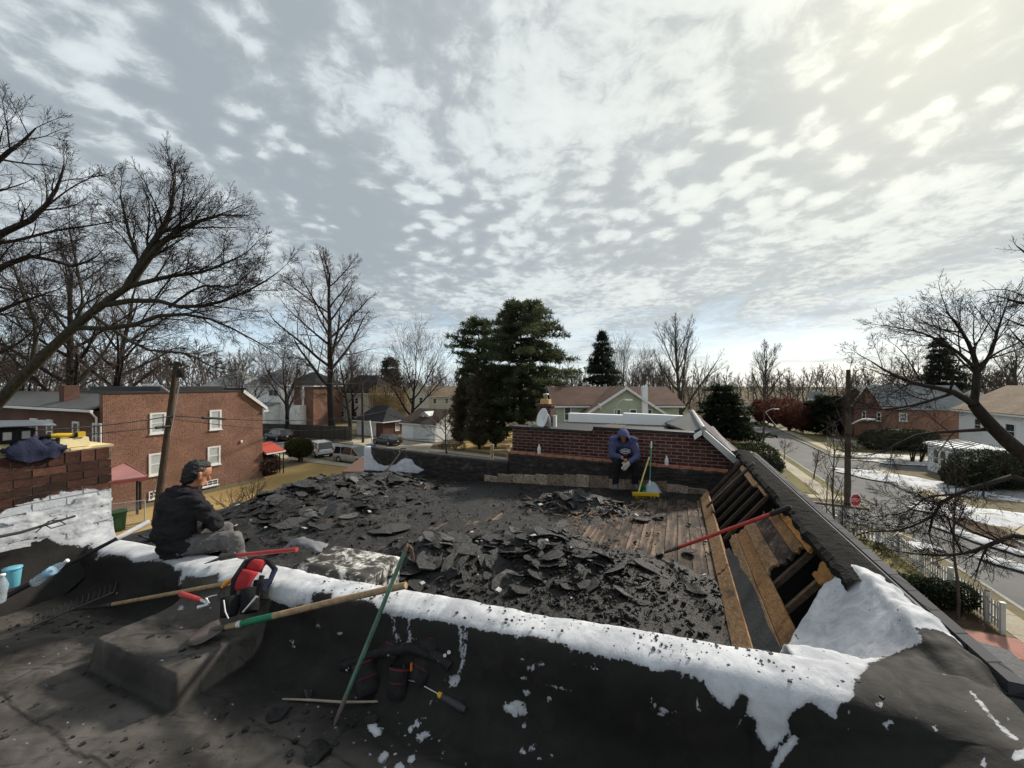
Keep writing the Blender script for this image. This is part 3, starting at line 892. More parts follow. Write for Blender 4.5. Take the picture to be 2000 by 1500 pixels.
b = MB(); b.prism([UV(0.42, 7.93, -2.05), UV(1.20, 7.93, -1.21), UV(1.25, 7.93, -1.21), UV(2.2, 7.93, -2.6), UV(0.5, 7.93, -2.6)], (UV(0, 8.1, 0) - UV(0, 7.93, 0)))
b.build('end_wall', M_TAR, mansard)
# --- white coated corner draped from parapet to ridge
def make_drape():
 P = []; us = np.linspace(0.50, 1.24, 60)
 for u in us:
  vend = np.interp(u, [0.50, 0.58, 0.66, 0.72, 0.80, 0.90, 0.97, 1.05, 1.12, 1.24], [2.62, 2.86, 3.0, 3.06, 3.12, 3.22, 3.28, 3.24, 3.18, 2.95]) + 0.035 * fbm((u * 9, 0, 3), 3)
  row = []
  for k in range(50):
   t = k / 49
   v = lerp(2.13, vend, t)
   ip = lerp(-2.0, -1.2, min(1.06, (u - 0.45) / 0.63)) + 0.035
   zt = ztop(u) - 0.012 + 0.03 * sstep(v, 2.14, 2.3)
   z = lerp(zt, ip, sstep(v, 2.13, lerp(2.95, 2.55, sstep(u, 0.5, 0.8))))
   if u > 1.06: z = lerp(z, RIDGE_Z + 0.03, sstep(u, 1.04, 1.10))
   if u > 1.16: z -= (u - 1.16) * 0.8
   w = 0.030 * fbm((u * 3.6, v * 3.6, 8), 4) + 0.014 * fbm((u * 10, v * 10, 3), 3)
   z = lerp(msurf(min(u, 1.18), 2.13) - 0.015 - max(0, u - 1.18) * 2, z, sstep(v, 2.13, 2.42))
   row.append(UV(u + w * 0.3, v, z + w * sstep(v, 2.13, 2.35)))
  P.append(row)
 b = MB(); b.grid(P)
 wf = white_field([Vector(p) for p in b.v])
 vv = np.array([to_uv(p)[1] for p in b.v])
 b.attr = {'coat': np.where(vv > 2.5, 30.0, wf).astype(np.float32), 'felt_dark': np.full(len(b.v), 0.9, np.float32)}
 return b
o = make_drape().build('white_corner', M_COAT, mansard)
sol = o.modifiers.new('s', 'SOLIDIFY'); sol.thickness = 0.012; sol.offset = 0
# --- slate verge of the near front roof, single slates
vr = MB()
def verge(u, v): return UV(u, v, -1.40 - 0.16 * (u - 1.25) - 0.0)
vr.hexa([verge(1.22, -2.5) - Vector((0, 0, 0.1)), verge(2.9, -2.5) - Vector((0, 0, 0.1)), verge(2.9, 2.92) - Vector((0, 0, 0.1)), verge(1.22, 2.92) - Vector((0, 0, 0.1)), verge(1.22, -2.5), verge(2.9, -2.5), verge(2.9, 2.92), verge(1.22, 2.92)])
vo = vr.build('front_roof', M_TAR, house)
M_SLATE1 = plain('weathered_slate', (0.075, 0.077, 0.085), 0.75, 0.3, 5, 0.5, 0.3, bdist=0.01, objvar=0.35)
for iu in range(4):
 for iv in range(9):
  u0 = 1.27 + iu * 0.36; v1 = 2.93 - iv * 0.55 - (0.22 if iu % 2 else 0)
  b = MB()
  j = [rnd(-0.012, 0.012) for _ in range(8)]
  q = [(u0 + j[0], v1 - 0.54 + j[1]), (u0 + 0.37 + j[2], v1 - 0.54 + j[3]), (u0 + 0.37 + j[4], v1 + j[5]), (u0 + j[6], v1 + j[7])]
  lift = [0.012, 0.012, 0.030, 0.030]
  b.hexa([verge(a, c) + Vector((0, 0, l)) for (a, c), l in zip(q, lift)] + [verge(a, c) + Vector((0, 0, l + 0.014)) for (a, c), l in zip(q, lift)])
  b.build('slate', M_SLATE1, vo)
# --- white hatch standing on the deck against the parapet
def hatch():
 t = thing('roof_hatch', 'low square roof hatch with chipped white coating, strewn with black crumbs', 'roof hatch', UV(-2.75, 2.6, -1.9))
 m = NT('chipped_white_coating'); o = m.tc.outputs['Object']
 g = m.noise(12, 6, 0.7, 0.3, o); g2 = m.noise(40, 4, 0.7, 0, o)
 col = m.ramp(g2, [(0.3, (0.50, 0.49, 0.45)), (0.7, (0.74, 0.73, 0.69))])
 nz = m.n.new('ShaderNodeNewGeometry'); sp = m.n.new('ShaderNodeSeparateXYZ'); m.l.new(nz.outputs['Normal'], sp.inputs[0])
 dirt = m.math('ADD', m.math('MULTIPLY', m.noise(5, 6, 0.75, 0.5, o), 0.9), m.math('MULTIPLY', g, 0.5))
 col = m.mix(m.smooth(dirt, 0.58, 0.72, 0, 0.95), col, (0.028, 0.024, 0.022))
 m.bump(m.math('ADD', g, g2), 0.6, 0.02)
 mat = m.done(col, 0.8, 0.2)
 c = [onz(575, 1100, CAMZ - 1.53), onz(712, 1128, CAMZ - 1.50), onz(780, 1084, CAMZ - 1.53), onz(655, 1064, CAMZ - 1.56)]
 dn = Vector((0, 0, -0.62))
 P = []
 body = MB()
 body.hexa([c[0] + dn, c[1] + dn, c[2] + dn, c[3] + dn, c[0] - Vector((0, 0, .05)), c[1] - Vector((0, 0, .05)), c[2] - Vector((0, 0, .05)), c[3] - Vector((0, 0, .05))])
 body.build('curb', mat, t)
 ctr = (c[0] + c[1] + c[2] + c[3]) / 4
 lid = MB()
 cc = [ctr + (p - ctr) * 1.04 for p in c]
 N = 24; G = []
 for i in range(N + 1):
  r = []
  for j in range(N + 1):
   a, bb = i / N, j / N
   p = cc[0] * (1 - a) * (1 - bb) + cc[1] * a * (1 - bb) + cc[2] * a * bb + cc[3] * (1 - a) * bb
   ed = min(a, 1 - a, bb, 1 - bb)
   p = p + Vector((0, 0, -0.03 * (1 - sstep(ed, 0, 0.06)) + 0.012 * fbm((a * 6, bb * 6, 2), 3)))
   r.append(p)
  G.append(r)
 lid.grid(G)
 ring = [G[i][0] for i in range(N + 1)] + [G[N][j] for j in range(1, N + 1)] + [G[i][N] for i in range(N - 1, -1, -1)] + [G[0][j] for j in range(N - 1, 0, -1)]
 lid.grid([ring, [p + Vector((0, 0, -0.09 + 0.03 * fbm((p.x * 8, p.y * 8, 1), 3))) for p in ring]], closed=True)
 lid.build('lid', mat, t)
hatch()
# --- brick chimney at the left, brick by brick
chim = thing('chimney', 'broad dark brick chimney with cream mortar cap and white-smeared base at left edge', 'chimney', UV(-5.9, 1.8, -1.85))
CU = -5.52
def chim_uvz(v, z, d=0.0): return UV(CU - 0.0 + d, v, z)
M_CBRICK = None
def cbrick():
 t = NT('old_chimney_brick'); o = t.tc.outputs['Object']
 g = t.noise(14, 6, 0.7, 0.3, o); g2 = t.noise(50, 4, 0.7, 0, o)
 col = t.ramp(t.rand(), [(0, (0.035, 0.022, 0.018)), (0.5, (0.085, 0.040, 0.030)), (1, (0.15, 0.070, 0.050))])
 col = t.mix(1.0, col, t.ramp(g, [(0.3, (0.5, 0.5, 0.5)), (0.7, (1.2, 1.15, 1.1))]), 'MULTIPLY')
 w = t.attr('coat')
 m = t.smooth(t.math('ADD', w, t.math('MULTIPLY', t.math('SUBTRACT', t.noise(9, 5, 0.7, 0.3, t.n.new('ShaderNodeNewGeometry').outputs['Position']), 0.5), 30.0)), -1.5, 1.5)
 col = t.mix(m, col, t.ramp(g, [(0.3, (0.42, 0.44, 0.47)), (0.7, (0.64, 0.65, 0.66))]))
 t.bump(t.math('ADD', g, g2), 0.5, 0.01)
 return t.done(col, 0.88, 0.15)
M_CBRICK = cbrick()
CW = [(-80, 1020), (0, 1004), (30, 992), (60, 975), (100, 968), (150, 958), (215, 950), (230, 1060), (0, 1090), (-80, 1100)]
core = MB()
zb, zt_ = -1.85, -0.665
v0c, v1c = 0.6, 2.16
core.hexa([UV(CU - 1.3, v0c, zb), UV(CU - 0.008, v0c, zb), UV(CU - 0.008, v1c, zb), UV(CU - 1.3, v1c, zb), UV(CU - 1.3, v0c, zt_), UV(CU - 0.008, v0c, zt_), UV(CU - 0.008, v1c, zt_), UV(CU - 1.3, v1c, zt_)])
def mortar():
 t = NT('chimney_mortar'); o = t.tc.outputs['Object']
 g = t.noise(9, 6, 0.7, 0.3, o)
 col = t.ramp(g, [(0.35, (0.03, 0.024, 0.02)), (0.6, (0.26, 0.20, 0.15))])
 w = t.attr('coat')
 col = t.mix(t.smooth(t.math('ADD', t.math('ADD', w, 3.0), t.math('MULTIPLY', t.math('SUBTRACT', g, 0.5), 30.0)), -1, 2), col, (0.56, 0.57, 0.59))
 t.bump(g, 0.5, 0.01)
 return t.done(col, 0.95, 0.1)
fg = [[UV(CU - 0.004, v, z) for z in np.linspace(zb, zt_, 30)] for v in np.linspace(v0c, v1c, 40)]
core.grid(fg, smooth=False)
core.attr = {'coat': np.clip(sdf_poly(np.array([proj(p) if p[1] > 0.3 else (-900, 900) for p in core.v]), CW), -40, 40).astype(np.float32)}
core.build('core', mortar(), chim)
zz = zb + 0.02; row = 0
while zz < zt_ - 0.03:
 bh = 0.076 if zz < zt_ - 0.13 else 0.10
 v = v0c + 0.55 - (0.11 if row % 2 else 0); last = zz >= zt_ - 0.13
 while v < v1c - 0.03:
  L = min(0.11 if last else 0.225, v1c - v)
  if last: bh = zt_ - zz
  d = 0.008 + rnd(-0.004, 0.006)
  b = MB(); q = 0.005
  ps = [UV(CU - 0.06, v + q, zz + q), UV(CU + d, v + q + rnd(0, .004), zz + q), UV(CU + d, v + L - q, zz + q + rnd(0, .003)), UV(CU - 0.06, v + L - q, zz + q)]
  up = Vector((0, 0, bh - 2 * q))
  b.hexa(ps + [p + up + Vector((0, 0, rnd(-.003, .002))) for p in ps])
  b.attr = {'coat': np.clip(sdf_poly(np.array([proj(p) for p in b.v]), CW), -40, 40).astype(np.float32)}
  b.build('brick', M_CBRICK, chim, origin=ps[0])
  v += L
 zz += bh + 0.004 if not last else 1
 row += 1
N1, N2 = 90, 60; G_ = []
for i in range(N1):
 v = lerp(1.2, v1c + 0.004, i / (N1 - 1)); G_.append([UV(CU + 0.014 + 0.012 * fbm((v * 7, z * 9, 3), 4), v, z) for z in np.linspace(-1.62, -1.02, N2)])
sm = MB(); flat_ = [q for r in G_ for q in r]
sd_ = sdf_poly(np.array([proj(q) for q in flat_]), CW)
keep = [sd_[k] > 16 + 34 * fbm((flat_[k].x * 6, flat_[k].y * 6, flat_[k].z * 9), 4) for k in range(len(flat_))]
fs_ = [(i * N2 + j, (i + 1) * N2 + j, (i + 1) * N2 + j + 1, i * N2 + j + 1) for i in range(N1 - 1) for j in range(N2 - 1)]
sm.add(flat_, [f for f in fs_ if all(keep[k] for k in f)], 0, True)
sm.attr = {'coat': np.full(len(flat_), 30.0, np.float32), 'felt_dark': np.zeros(len(flat_), np.float32)}
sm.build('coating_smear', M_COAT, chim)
M_CREAM = plain('cream_mortar_cap', hx(214, 192, 148), 0.9, 0.22, 7, 0.5, bdist=0.012)
vs_ = [0.5, 1.05, 1.38, 1.62, 1.86, 2.19]
for k in range(5):
 b = MB(); a0, a1 = vs_[k] + 0.004, vs_[k + 1] - 0.004
 t0, t1 = zt_ + 0.002, zt_ + 0.024
 e = [rnd(-0.05, 0.02) for _ in range(4)]
 pts = [(CU + 0.012 + e[0], a0), (CU - 0.02 + e[1], (a0 + a1) / 2), (CU + 0.012 + e[2], a1), (CU - 0.75, a1 + rnd(-.03, .03)), (CU - 0.75, a0)]
 b.prism([UV(x, y, t0) for x, y in pts], Vector((0, 0, t1 - t0 + rnd(0, 0.012))))
 b.build('cap_slab', M_CREAM, chim)
P = []
for v in np.linspace(0.4, 2.17, 50):
 row = []
 for k in range(16):
  t = k / 15
  row.append(UV(CU + 0.012 + 0.30 * t ** 1.6, v, lerp(-1.46, zfloor(CU + 0.3, min(v, 1.6)) - 0.02 + 0.20 * sstep(v, 1.62, 2.0), t ** 0.7) + 0.02 * fbm((v * 4, t * 3, 2), 3)))
 P.append(row)
b = MB(); b.grid(P)
f_ = white_field([Vector(p) if p[1] > 0.3 else Vector((-9, 3, 5)) for p in b.v])
b.attr = {'coat': np.maximum(f_, 0 * f_ - 40).astype(np.float32), 'felt_dark': np.ones(len(b.v), np.float32)}
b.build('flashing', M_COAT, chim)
# ------------------------------------------------------------------ ground, streets, lawns
def ground_mat(name, stops, scale=0.35, fine=9.0, rough=0.95, bump=0.5, mixc=None, mixlo=0.55, mixhi=0.7, mixs=0.9):
 t = NT(name)
 o = t.tc.outputs['Object']
 a = t.noise(scale, 7, 0.65, 0.4, o); b = t.noise(fine, 5, 0.7, 0.0, o)
 f = t.math('ADD', t.math('MULTIPLY', a, 0.6), t.math('MULTIPLY', b, 0.4))
 col = t.ramp(f, stops)
 if mixc:
  col = t.mix(t.smooth(t.noise(mixs, 6, 0.7, 0.5, o), mixlo, mixhi), col, mixc)
 t.bump(t.math('ADD', b, t.noise(fine * 6, 3, 0.6, 0, o)), bump, 0.03)
 return t.done(col, rough, 0.12)
M_EARTH = ground_mat('winter_ground', [(0.3, (0.085, 0.070, 0.045)), (0.5, (0.15, 0.125, 0.075)), (0.7, (0.23, 0.19, 0.12))], 0.12, 2.0)
M_STRAW = ground_mat('straw_lawn', [(0.3, (0.25, 0.165, 0.065)), (0.5, (0.37, 0.255, 0.105)), (0.7, (0.47, 0.34, 0.16))], 0.25, 6.0)
M_GRASS = ground_mat('dormant_lawn', [(0.3, (0.085, 0.085, 0.032)), (0.5, (0.15, 0.135, 0.055)), (0.7, (0.25, 0.20, 0.095))], 0.3, 7.0)
M_ASPH = ground_mat('worn_asphalt', [(0.3, (0.095, 0.093, 0.090)), (0.5, (0.15, 0.147, 0.142)), (0.7, (0.21, 0.205, 0.195))], 0.22, 14.0, 0.9, 0.3)
M_CONC = ground_mat('tan_concrete', [(0.3, (0.27, 0.235, 0.18)), (0.5, (0.40, 0.35, 0.27)), (0.7, (0.49, 0.43, 0.345))], 0.5, 12.0, 0.9, 0.2)
M_CONCG = ground_mat('grey_concrete', [(0.3, (0.22, 0.215, 0.20)), (0.5, (0.31, 0.30, 0.285)), (0.7, (0.40, 0.39, 0.37))], 0.4, 12.0, 0.9, 0.2)
M_SNOW = ground_mat('old_snow', [(0.3, (0.34, 0.355, 0.38)), (0.5, (0.50, 0.52, 0.55)), (0.7, (0.62, 0.64, 0.67))], 1.2, 9.0, 0.7, 0.4, (0.20, 0.165, 0.11), 0.50, 0.64, 1.1)
M_MULCH = ground_mat('leaf_mulch', [(0.3, (0.035, 0.022, 0.014)), (0.5, (0.085, 0.055, 0.035)), (0.7, (0.16, 0.11, 0.07))], 1.0, 18.0, 0.95, 0.9)
M_PATH = ground_mat('red_path', [(0.3, (0.25, 0.115, 0.09)), (0.5, (0.36, 0.18, 0.145)), (0.7, (0.43, 0.24, 0.20))], 0.8, 20.0, 0.9, 0.3)
def sheet(name, pts, mat, z=0.004, thick=0.0, kind='structure'):
 b = MB()
 P = [Vector((p[0], p[1], z)) for p in pts]
 ar = sum(P[i].x * P[(i + 1) % len(P)].y - P[(i + 1) % len(P)].x * P[i].y for i in range(len(P)))
 if ar < 0: P = P[::-1]
 if thick: b.prism([p - Vector((0, 0, thick)) for p in P], (0, 0, thick))
 else: b.poly(P)
 o = b.build(name, mat)
 o['kind'] = kind
 return o
def uvp(L): return [UVG(u, v) for u, v in L]
def pxp(L, z=0.12): return [onz(x, y, z) for x, y in L]
def ground_sheet():
 xs = np.concatenate([np.linspace(-900, -140, 16), np.linspace(-120, 120, 49), np.linspace(140, 900, 16)])
 ys = np.concatenate([np.linspace(-300, -40, 6), np.linspace(-20, 200, 45), np.linspace(225, 1200, 22)])
 P = []
 for x in xs:
  row = []
  for y in ys:
   d = math.hypot(x, y)
   h = 0.3 * sstep(d, 180, 700) + (0.8 * fbm((x * 0.006, y * 0.006, 0), 2) * sstep(d, 170, 400))
   row.append(Vector((x, y, h)))
  P.append(row)
 b = MB(); b.grid([list(r) for r in P][::-1])
 o = b.build('ground', M_EARTH); o['kind'] = 'structure'
ground_sheet()
EDGE_N = [(-75, 36.5), (-40, 33), (-20, 31.6), (7.6, 29.7), (12.0, 29.4)]
EDGE_F = [(-75, 46.2), (-55.7, 43.3), (-36, 40.8), (-20, 38.4), (7.5, 34.0), (12.0, 33.4)]
sheet('road', uvp([(11.9, -40), (16.9, -40), (16.9, 150), (11.9, 150)]), M_ASPH, 0.006)
sheet('road', uvp(EDGE_N + [(11.9, 33.4)] + EDGE_F[::-1]), M_ASPH, 0.010)
sheet('road', uvp([(16.9, 50.0), (70, 47.0), (70, 52.5), (16.9, 55.5)]), M_ASPH, 0.010)
BZ = 0.12
sheet('verge', uvp([(-75, -40), (12.0, -40)] + EDGE_N[::-1]), M_EARTH, BZ, BZ + 0.1)
sheet('verge', uvp(EDGE_F + [(12.0, 150), (-75, 150)]), M_EARTH, BZ, BZ + 0.1)
sheet('verge', uvp([(16.8, -40), (90, -40), (90, 46), (16.8, 49.6)]), M_EARTH, BZ, BZ + 0.1)
sheet('verge', uvp([(16.8, 55.9), (90, 52.6), (90, 150), (16.8, 150)]), M_EARTH, BZ, BZ + 0.1)
def kerb(pts, w=0.16, h=0.135):
 b = MB()
 for a, c in zip(pts[:-1], pts[1:]):
  a, c = Vector(a), Vector(c)
  n = int((c - a).length // 2.5) + 1
  d = (c - a).normalized(); s = Vector((-d.y, d.x, 0)) * w
  for k in range(n):
   p = a + (c - a) * (k / n); q = a + (c - a) * ((k + 1) / n) - d * 0.012
   z = Vector((0, 0, h + rnd(-0.004, 0.004)))
   b.hexa([p, q, q + s, p + s, p + z, q + z, q + s + z, p + s + z])
 o = b.build('kerb', M_CONCG); o['kind'] = 'structure'
kerb(uvp([(11.98, 35.2), (11.98, 120)])); kerb(uvp([(11.98, -20), (11.98, 27.6)]))
kerb(uvp([(16.78, 130), (16.78, 55.9)])[::-1], -0.16); kerb(uvp([(16.78, -20), (16.78, 49.6)]), -0.16)
kerb(uvp(EDGE_N[:-1] + [(10.4, 29.4), (11.6, 28.8), (12, 27.6)]), -0.16); kerb(uvp(EDGE_F[:-1] + [(10.4, 33.7), (11.6, 34.2), (12, 35.2)]))
def walk(name, pts_uv, mat, z=BZ + 0.005):
 return sheet(name, uvp(pts_uv), mat, z)
def flags(u0, u1, v0, v1, step=1.5, name='pavement'):
 b = MB(); v = v0
 while v < v1 - 0.1:
  e = min(v + step, v1); g = 0.012
  z = BZ + 0.012 + rnd(0, 0.006)
  q = [UVG(u0, v + g, BZ - 0.05), UVG(u1, v + g, BZ - 0.05), UVG(u1, e - g, BZ - 0.05), UVG(u0, e - g, BZ - 0.05)]
  b.hexa(q + [Vector((p.x, p.y, z)) for p in q]); v = e
 o = b.build(name, M_CONC); o['kind'] = 'structure'
flags(10.05, 11.15, 35.0, 120); flags(10.35, 11.35, -10, 28.4)
flags(17.7, 18.8, -10, 49); flags(17.7, 18.8, 57, 120)
sheet('pavement', uvp([(-20, 39.9), (7.5, 35.3), (10.1, 34.9), (10.1, 36.0), (7.5, 36.4), (-20, 41.0)]), M_CONC, BZ + 0.006)
sheet('pavement', uvp([(-75, 47.6), (-55.7, 44.6), (-36, 42.1), (-20, 39.9), (-20, 41.2), (-36, 43.5), (-55.7, 46.0), (-75, 49.0)]), M_CONC, BZ + 0.006)
sheet('pavement', uvp([(-75, 35.2), (-40, 31.6), (-20, 30.2), (7.6, 28.4), (10.3, 28.2), (10.3, 27.2), (7.6, 27.4), (-20, 29.1), (-40, 30.3), (-75, 33.8)]), M_CONC, BZ + 0.006)
sheet('pavement', uvp([(11.1, 34.6), (11.95, 34.2), (11.95, 36.3), (11.1, 36.3)]), M_CONC, BZ + 0.008)
sheet('lawn', uvp([(-33.0, 8), (-8.8, 8), (-8.8, 29.0), (-20, 29.0), (-36, 29.8), (-36, 24.5), (-33, 23.0)]), M_STRAW, BZ + 0.004)
sheet('lawn', uvp([(1.0, 36.5), (10.0, 36.1), (10.0, 80), (1.0, 80)]), M_GRASS, BZ + 0.004)
sheet('lawn', uvp([(11.2, 36.4), (11.9, 36.4), (11.9, 120), (11.2, 120)]), M_GRASS, BZ + 0.004)
sheet('lawn', uvp([(2.2, 20.2), (10.0, 20.2), (10.0, 27.1), (2.2, 27.6)]), M_GRASS, BZ + 0.004)
sheet('lawn', uvp([(-28, 44.2), (-14, 41.5), (-4, 40.0), (-4, 75), (-28, 75)]), M_STRAW, BZ + 0.004)
sheet('lawn', uvp([(19.0, 57.5), (60, 55.5), (60, 85), (19.0, 85)]), M_GRASS, BZ + 0.004)
sheet('mulch_bed', uvp([(2.2, 18.3), (10.0, 18.3), (10.0, 20.2), (2.2, 20.2)]), M_MULCH, BZ + 0.006)
sheet('path', uvp([(2.2, 16.9), (10.35, 16.9), (10.35, 18.2), (2.2, 18.2)]), M_PATH, BZ + 0.010)
sheet('driveway', pxp([(690, 858), (700, 854), (786, 859), (846, 867), (835, 884), (690, 871)], BZ), M_CONC, BZ + 0.009)
sheet('driveway', uvp([(16.9, 40.2), (34, 37.5), (34, 42.0), (16.9, 44.5)]), M_CONCG, BZ + 0.009)
sheet('driveway', uvp([(16.9, 25.0), (42, 24.0), (42, 27.0), (16.9, 28.2)]), M_CONCG, BZ + 0.009)
def snow(name, cx, cy, rx, ry, rot, h, seed):
 b = MB(); P = []; n = 34; m = 10
 for k in range(m + 1):
  row = []
  for j in range(n):
   an = 2 * math.pi * j / n
   rr = (k / m) * (1 + 0.38 * fbm((math.cos(an) * 1.7, math.sin(an) * 1.7, seed), 4))
   x, y = rr * rx * math.cos(an), rr * ry * math.sin(an)
   c, s = math.cos(rot), math.sin(rot)
   z = BZ + 0.006 + h * (1 - (k / m) ** 1.5) * (1 + 0.6 * fbm((x * 0.8, y * 0.8, seed), 3))
   if k == m: z = BZ - 0.02
   row.append(Vector((cx + x * c - y * s, cy + x * s + y * c, max(z, BZ - 0.02))))
  P.append(row)
 b.grid(P[::-1], closed=True)
 o = b.build(name, M_SNOW); o['kind'] = 'structure'
p = onz(1780, 940, BZ); snow('snow_patch', p.x, p.y, 5.6, 2.3, ROWROT - 0.75, 0.28, 1)
p = onz(1850, 955, BZ); snow('snow_patch', p.x, p.y, 3.8, 1.3, ROWROT - 0.6, 0.15, 9)
p = onz(1625, 893, BZ); snow('snow_patch', p.x + 8, p.y, 7.0, 1.6, ROWROT, 0.12, 2)
p = onz(1640, 828, BZ); snow('snow_patch', p.x, p.y, 5.0, 2.0, ROWROT, 0.15, 3)
p = onz(1945, 1010, BZ); snow('snow_patch', p.x, p.y, 4.0, 2.6, ROWROT - 0.3, 0.2, 4)
p = onz(1930, 1052, BZ); snow('snow_patch', p.x - 0.6, p.y, 2.6, 0.5, ROWROT - 1.2, 0.12, 5)
p = onz(1790, 905, BZ); snow('snow_patch', p.x, p.y, 5.0, 1.2, ROWROT, 0.12, 6)
p = onz(1760, 1060, BZ); snow('snow_patch', p.x, p.y, 1.5, 0.6, ROWROT, 0.06, 7)
p = onz(1985, 1105, BZ); snow('snow_patch', p.x, p.y, 1.5, 0.5, ROWROT - 0.8, 0.1, 8)
sheet('mulch_bed', pxp([(1850, 1000), (1900, 1015), (1960, 1035), (1990, 1070), (1960, 1060), (1900, 1038), (1860, 1015)]), M_MULCH, BZ + 0.02)
# ------------------------------------------------------------------ houses
M_WHITE = plain('white_paint', (0.74, 0.75, 0.75), 0.5, 0.08, 3, 0.1)
M_TRIM = plain('white_trim', (0.70, 0.70, 0.68), 0.5, 0.1, 4, 0.1)
M_GLASS = glassmat()
M_BLIND = plain('pale_window_blind', (0.42, 0.45, 0.45), 0.35, 0.12, 2.5, 0.05, 0.6)
M_DARK = plain('dark_opening', (0.02, 0.019, 0.018), 0.8, 0.2, 3)
M_SIDEW = sidingmat('white_siding', (0.85, 0.86, 0.86))
M_SIDEGREY = sidingmat('grey_siding', (0.30, 0.32, 0.33))
M_SIDEB = sidingmat('beige_siding', (0.58, 0.55, 0.48))
M_SIDEG = sidingmat('sage_green_siding', hx(172, 178, 156), 0.13)
M_ROOFBR = shinglemat('brown_shingles', hx(86, 66, 57), hx(98, 76, 66))
M_ROOFDK = shinglemat('charcoal_shingles', hx(52, 51, 54), hx(64, 63, 66))
M_ROOFGR = shinglemat('pale_grey_shingles', hx(126, 130, 131), hx(140, 143, 142))
M_ROOFTAN = shinglemat('tan_shingles', hx(120, 102, 84), hx(134, 116, 98))
M_BRICK_A = brickmat('orange_brick', hx(140, 86, 68), hx(100, 60, 50), hx(156, 138, 122), dirt=0.35, ms=0.013, var=0.9)
M_BRICK_D = brickmat('dark_red_brick', hx(104, 68, 58), hx(84, 54, 48), hx(120, 104, 94), dirt=0.3)
M_BRICK_N = brickmat('neighbour_brick', hx(98, 60, 54), hx(70, 44, 41), hx(138, 122, 112), dirt=0.6, ms=0.009)
M_METALROOF = plain('weathered_metal_roof', (0.09, 0.088, 0.084), 0.6, 0.4, 1.5, 0.2, 0.4)
def window(parent, c, xd, nd, w, h, pane=None, frame=None, bars=(1, 2), fw=0.09, sill=True, depth=0.06):
 """a framed window on a wall: c centre on the wall face, xd along the wall, nd outwards"""
 pane = pane or M_GLASS; frame = frame or M_TRIM
 c, xd, nd = Vector(c), Vector(xd).normalized(), Vector(nd).normalized()
 up = Vector((0, 0, 1))
 M = Matrix((xd, nd, up)).transposed()
 fb = MB()
 for sx in (-1, 1):
  fb.box(c + xd * sx * (w / 2 - fw / 2) + nd * depth / 2, (fw, depth, h), M)
 for sz in (-1, 1):
  fb.box(c + up * sz * (h / 2 - fw / 2) + nd * (depth / 2 - 0.003), (w - 2 * fw, depth - 0.006, fw), M)
 for k in range(1, bars[1]):
  fb.box(c + up * (-h / 2 + h * k / bars[1]) + nd * (depth / 2 - 0.012), (w - 2 * fw, depth * 0.6, fw * 0.6), M)
 for k in range(1, bars[0]):
  fb.box(c + xd * (-w / 2 + w * k / bars[0]) + nd * (depth / 2 - 0.010), (fw * 0.6, depth * 0.6, h - 2 * fw), M)
 if sill:
  fb.box(c - up * (h / 2 + 0.04) + nd * (depth / 2 + 0.03), (w + 0.12, depth + 0.06, 0.07), M)
 wo = fb.build('window', frame, parent)
 pb = MB(); pb.box(c + nd * 0.010, (w - 2 * fw + 0.004, 0.012, h - 2 * fw + 0.004), M)
 pb.build('pane', pane, wo)
 return wo
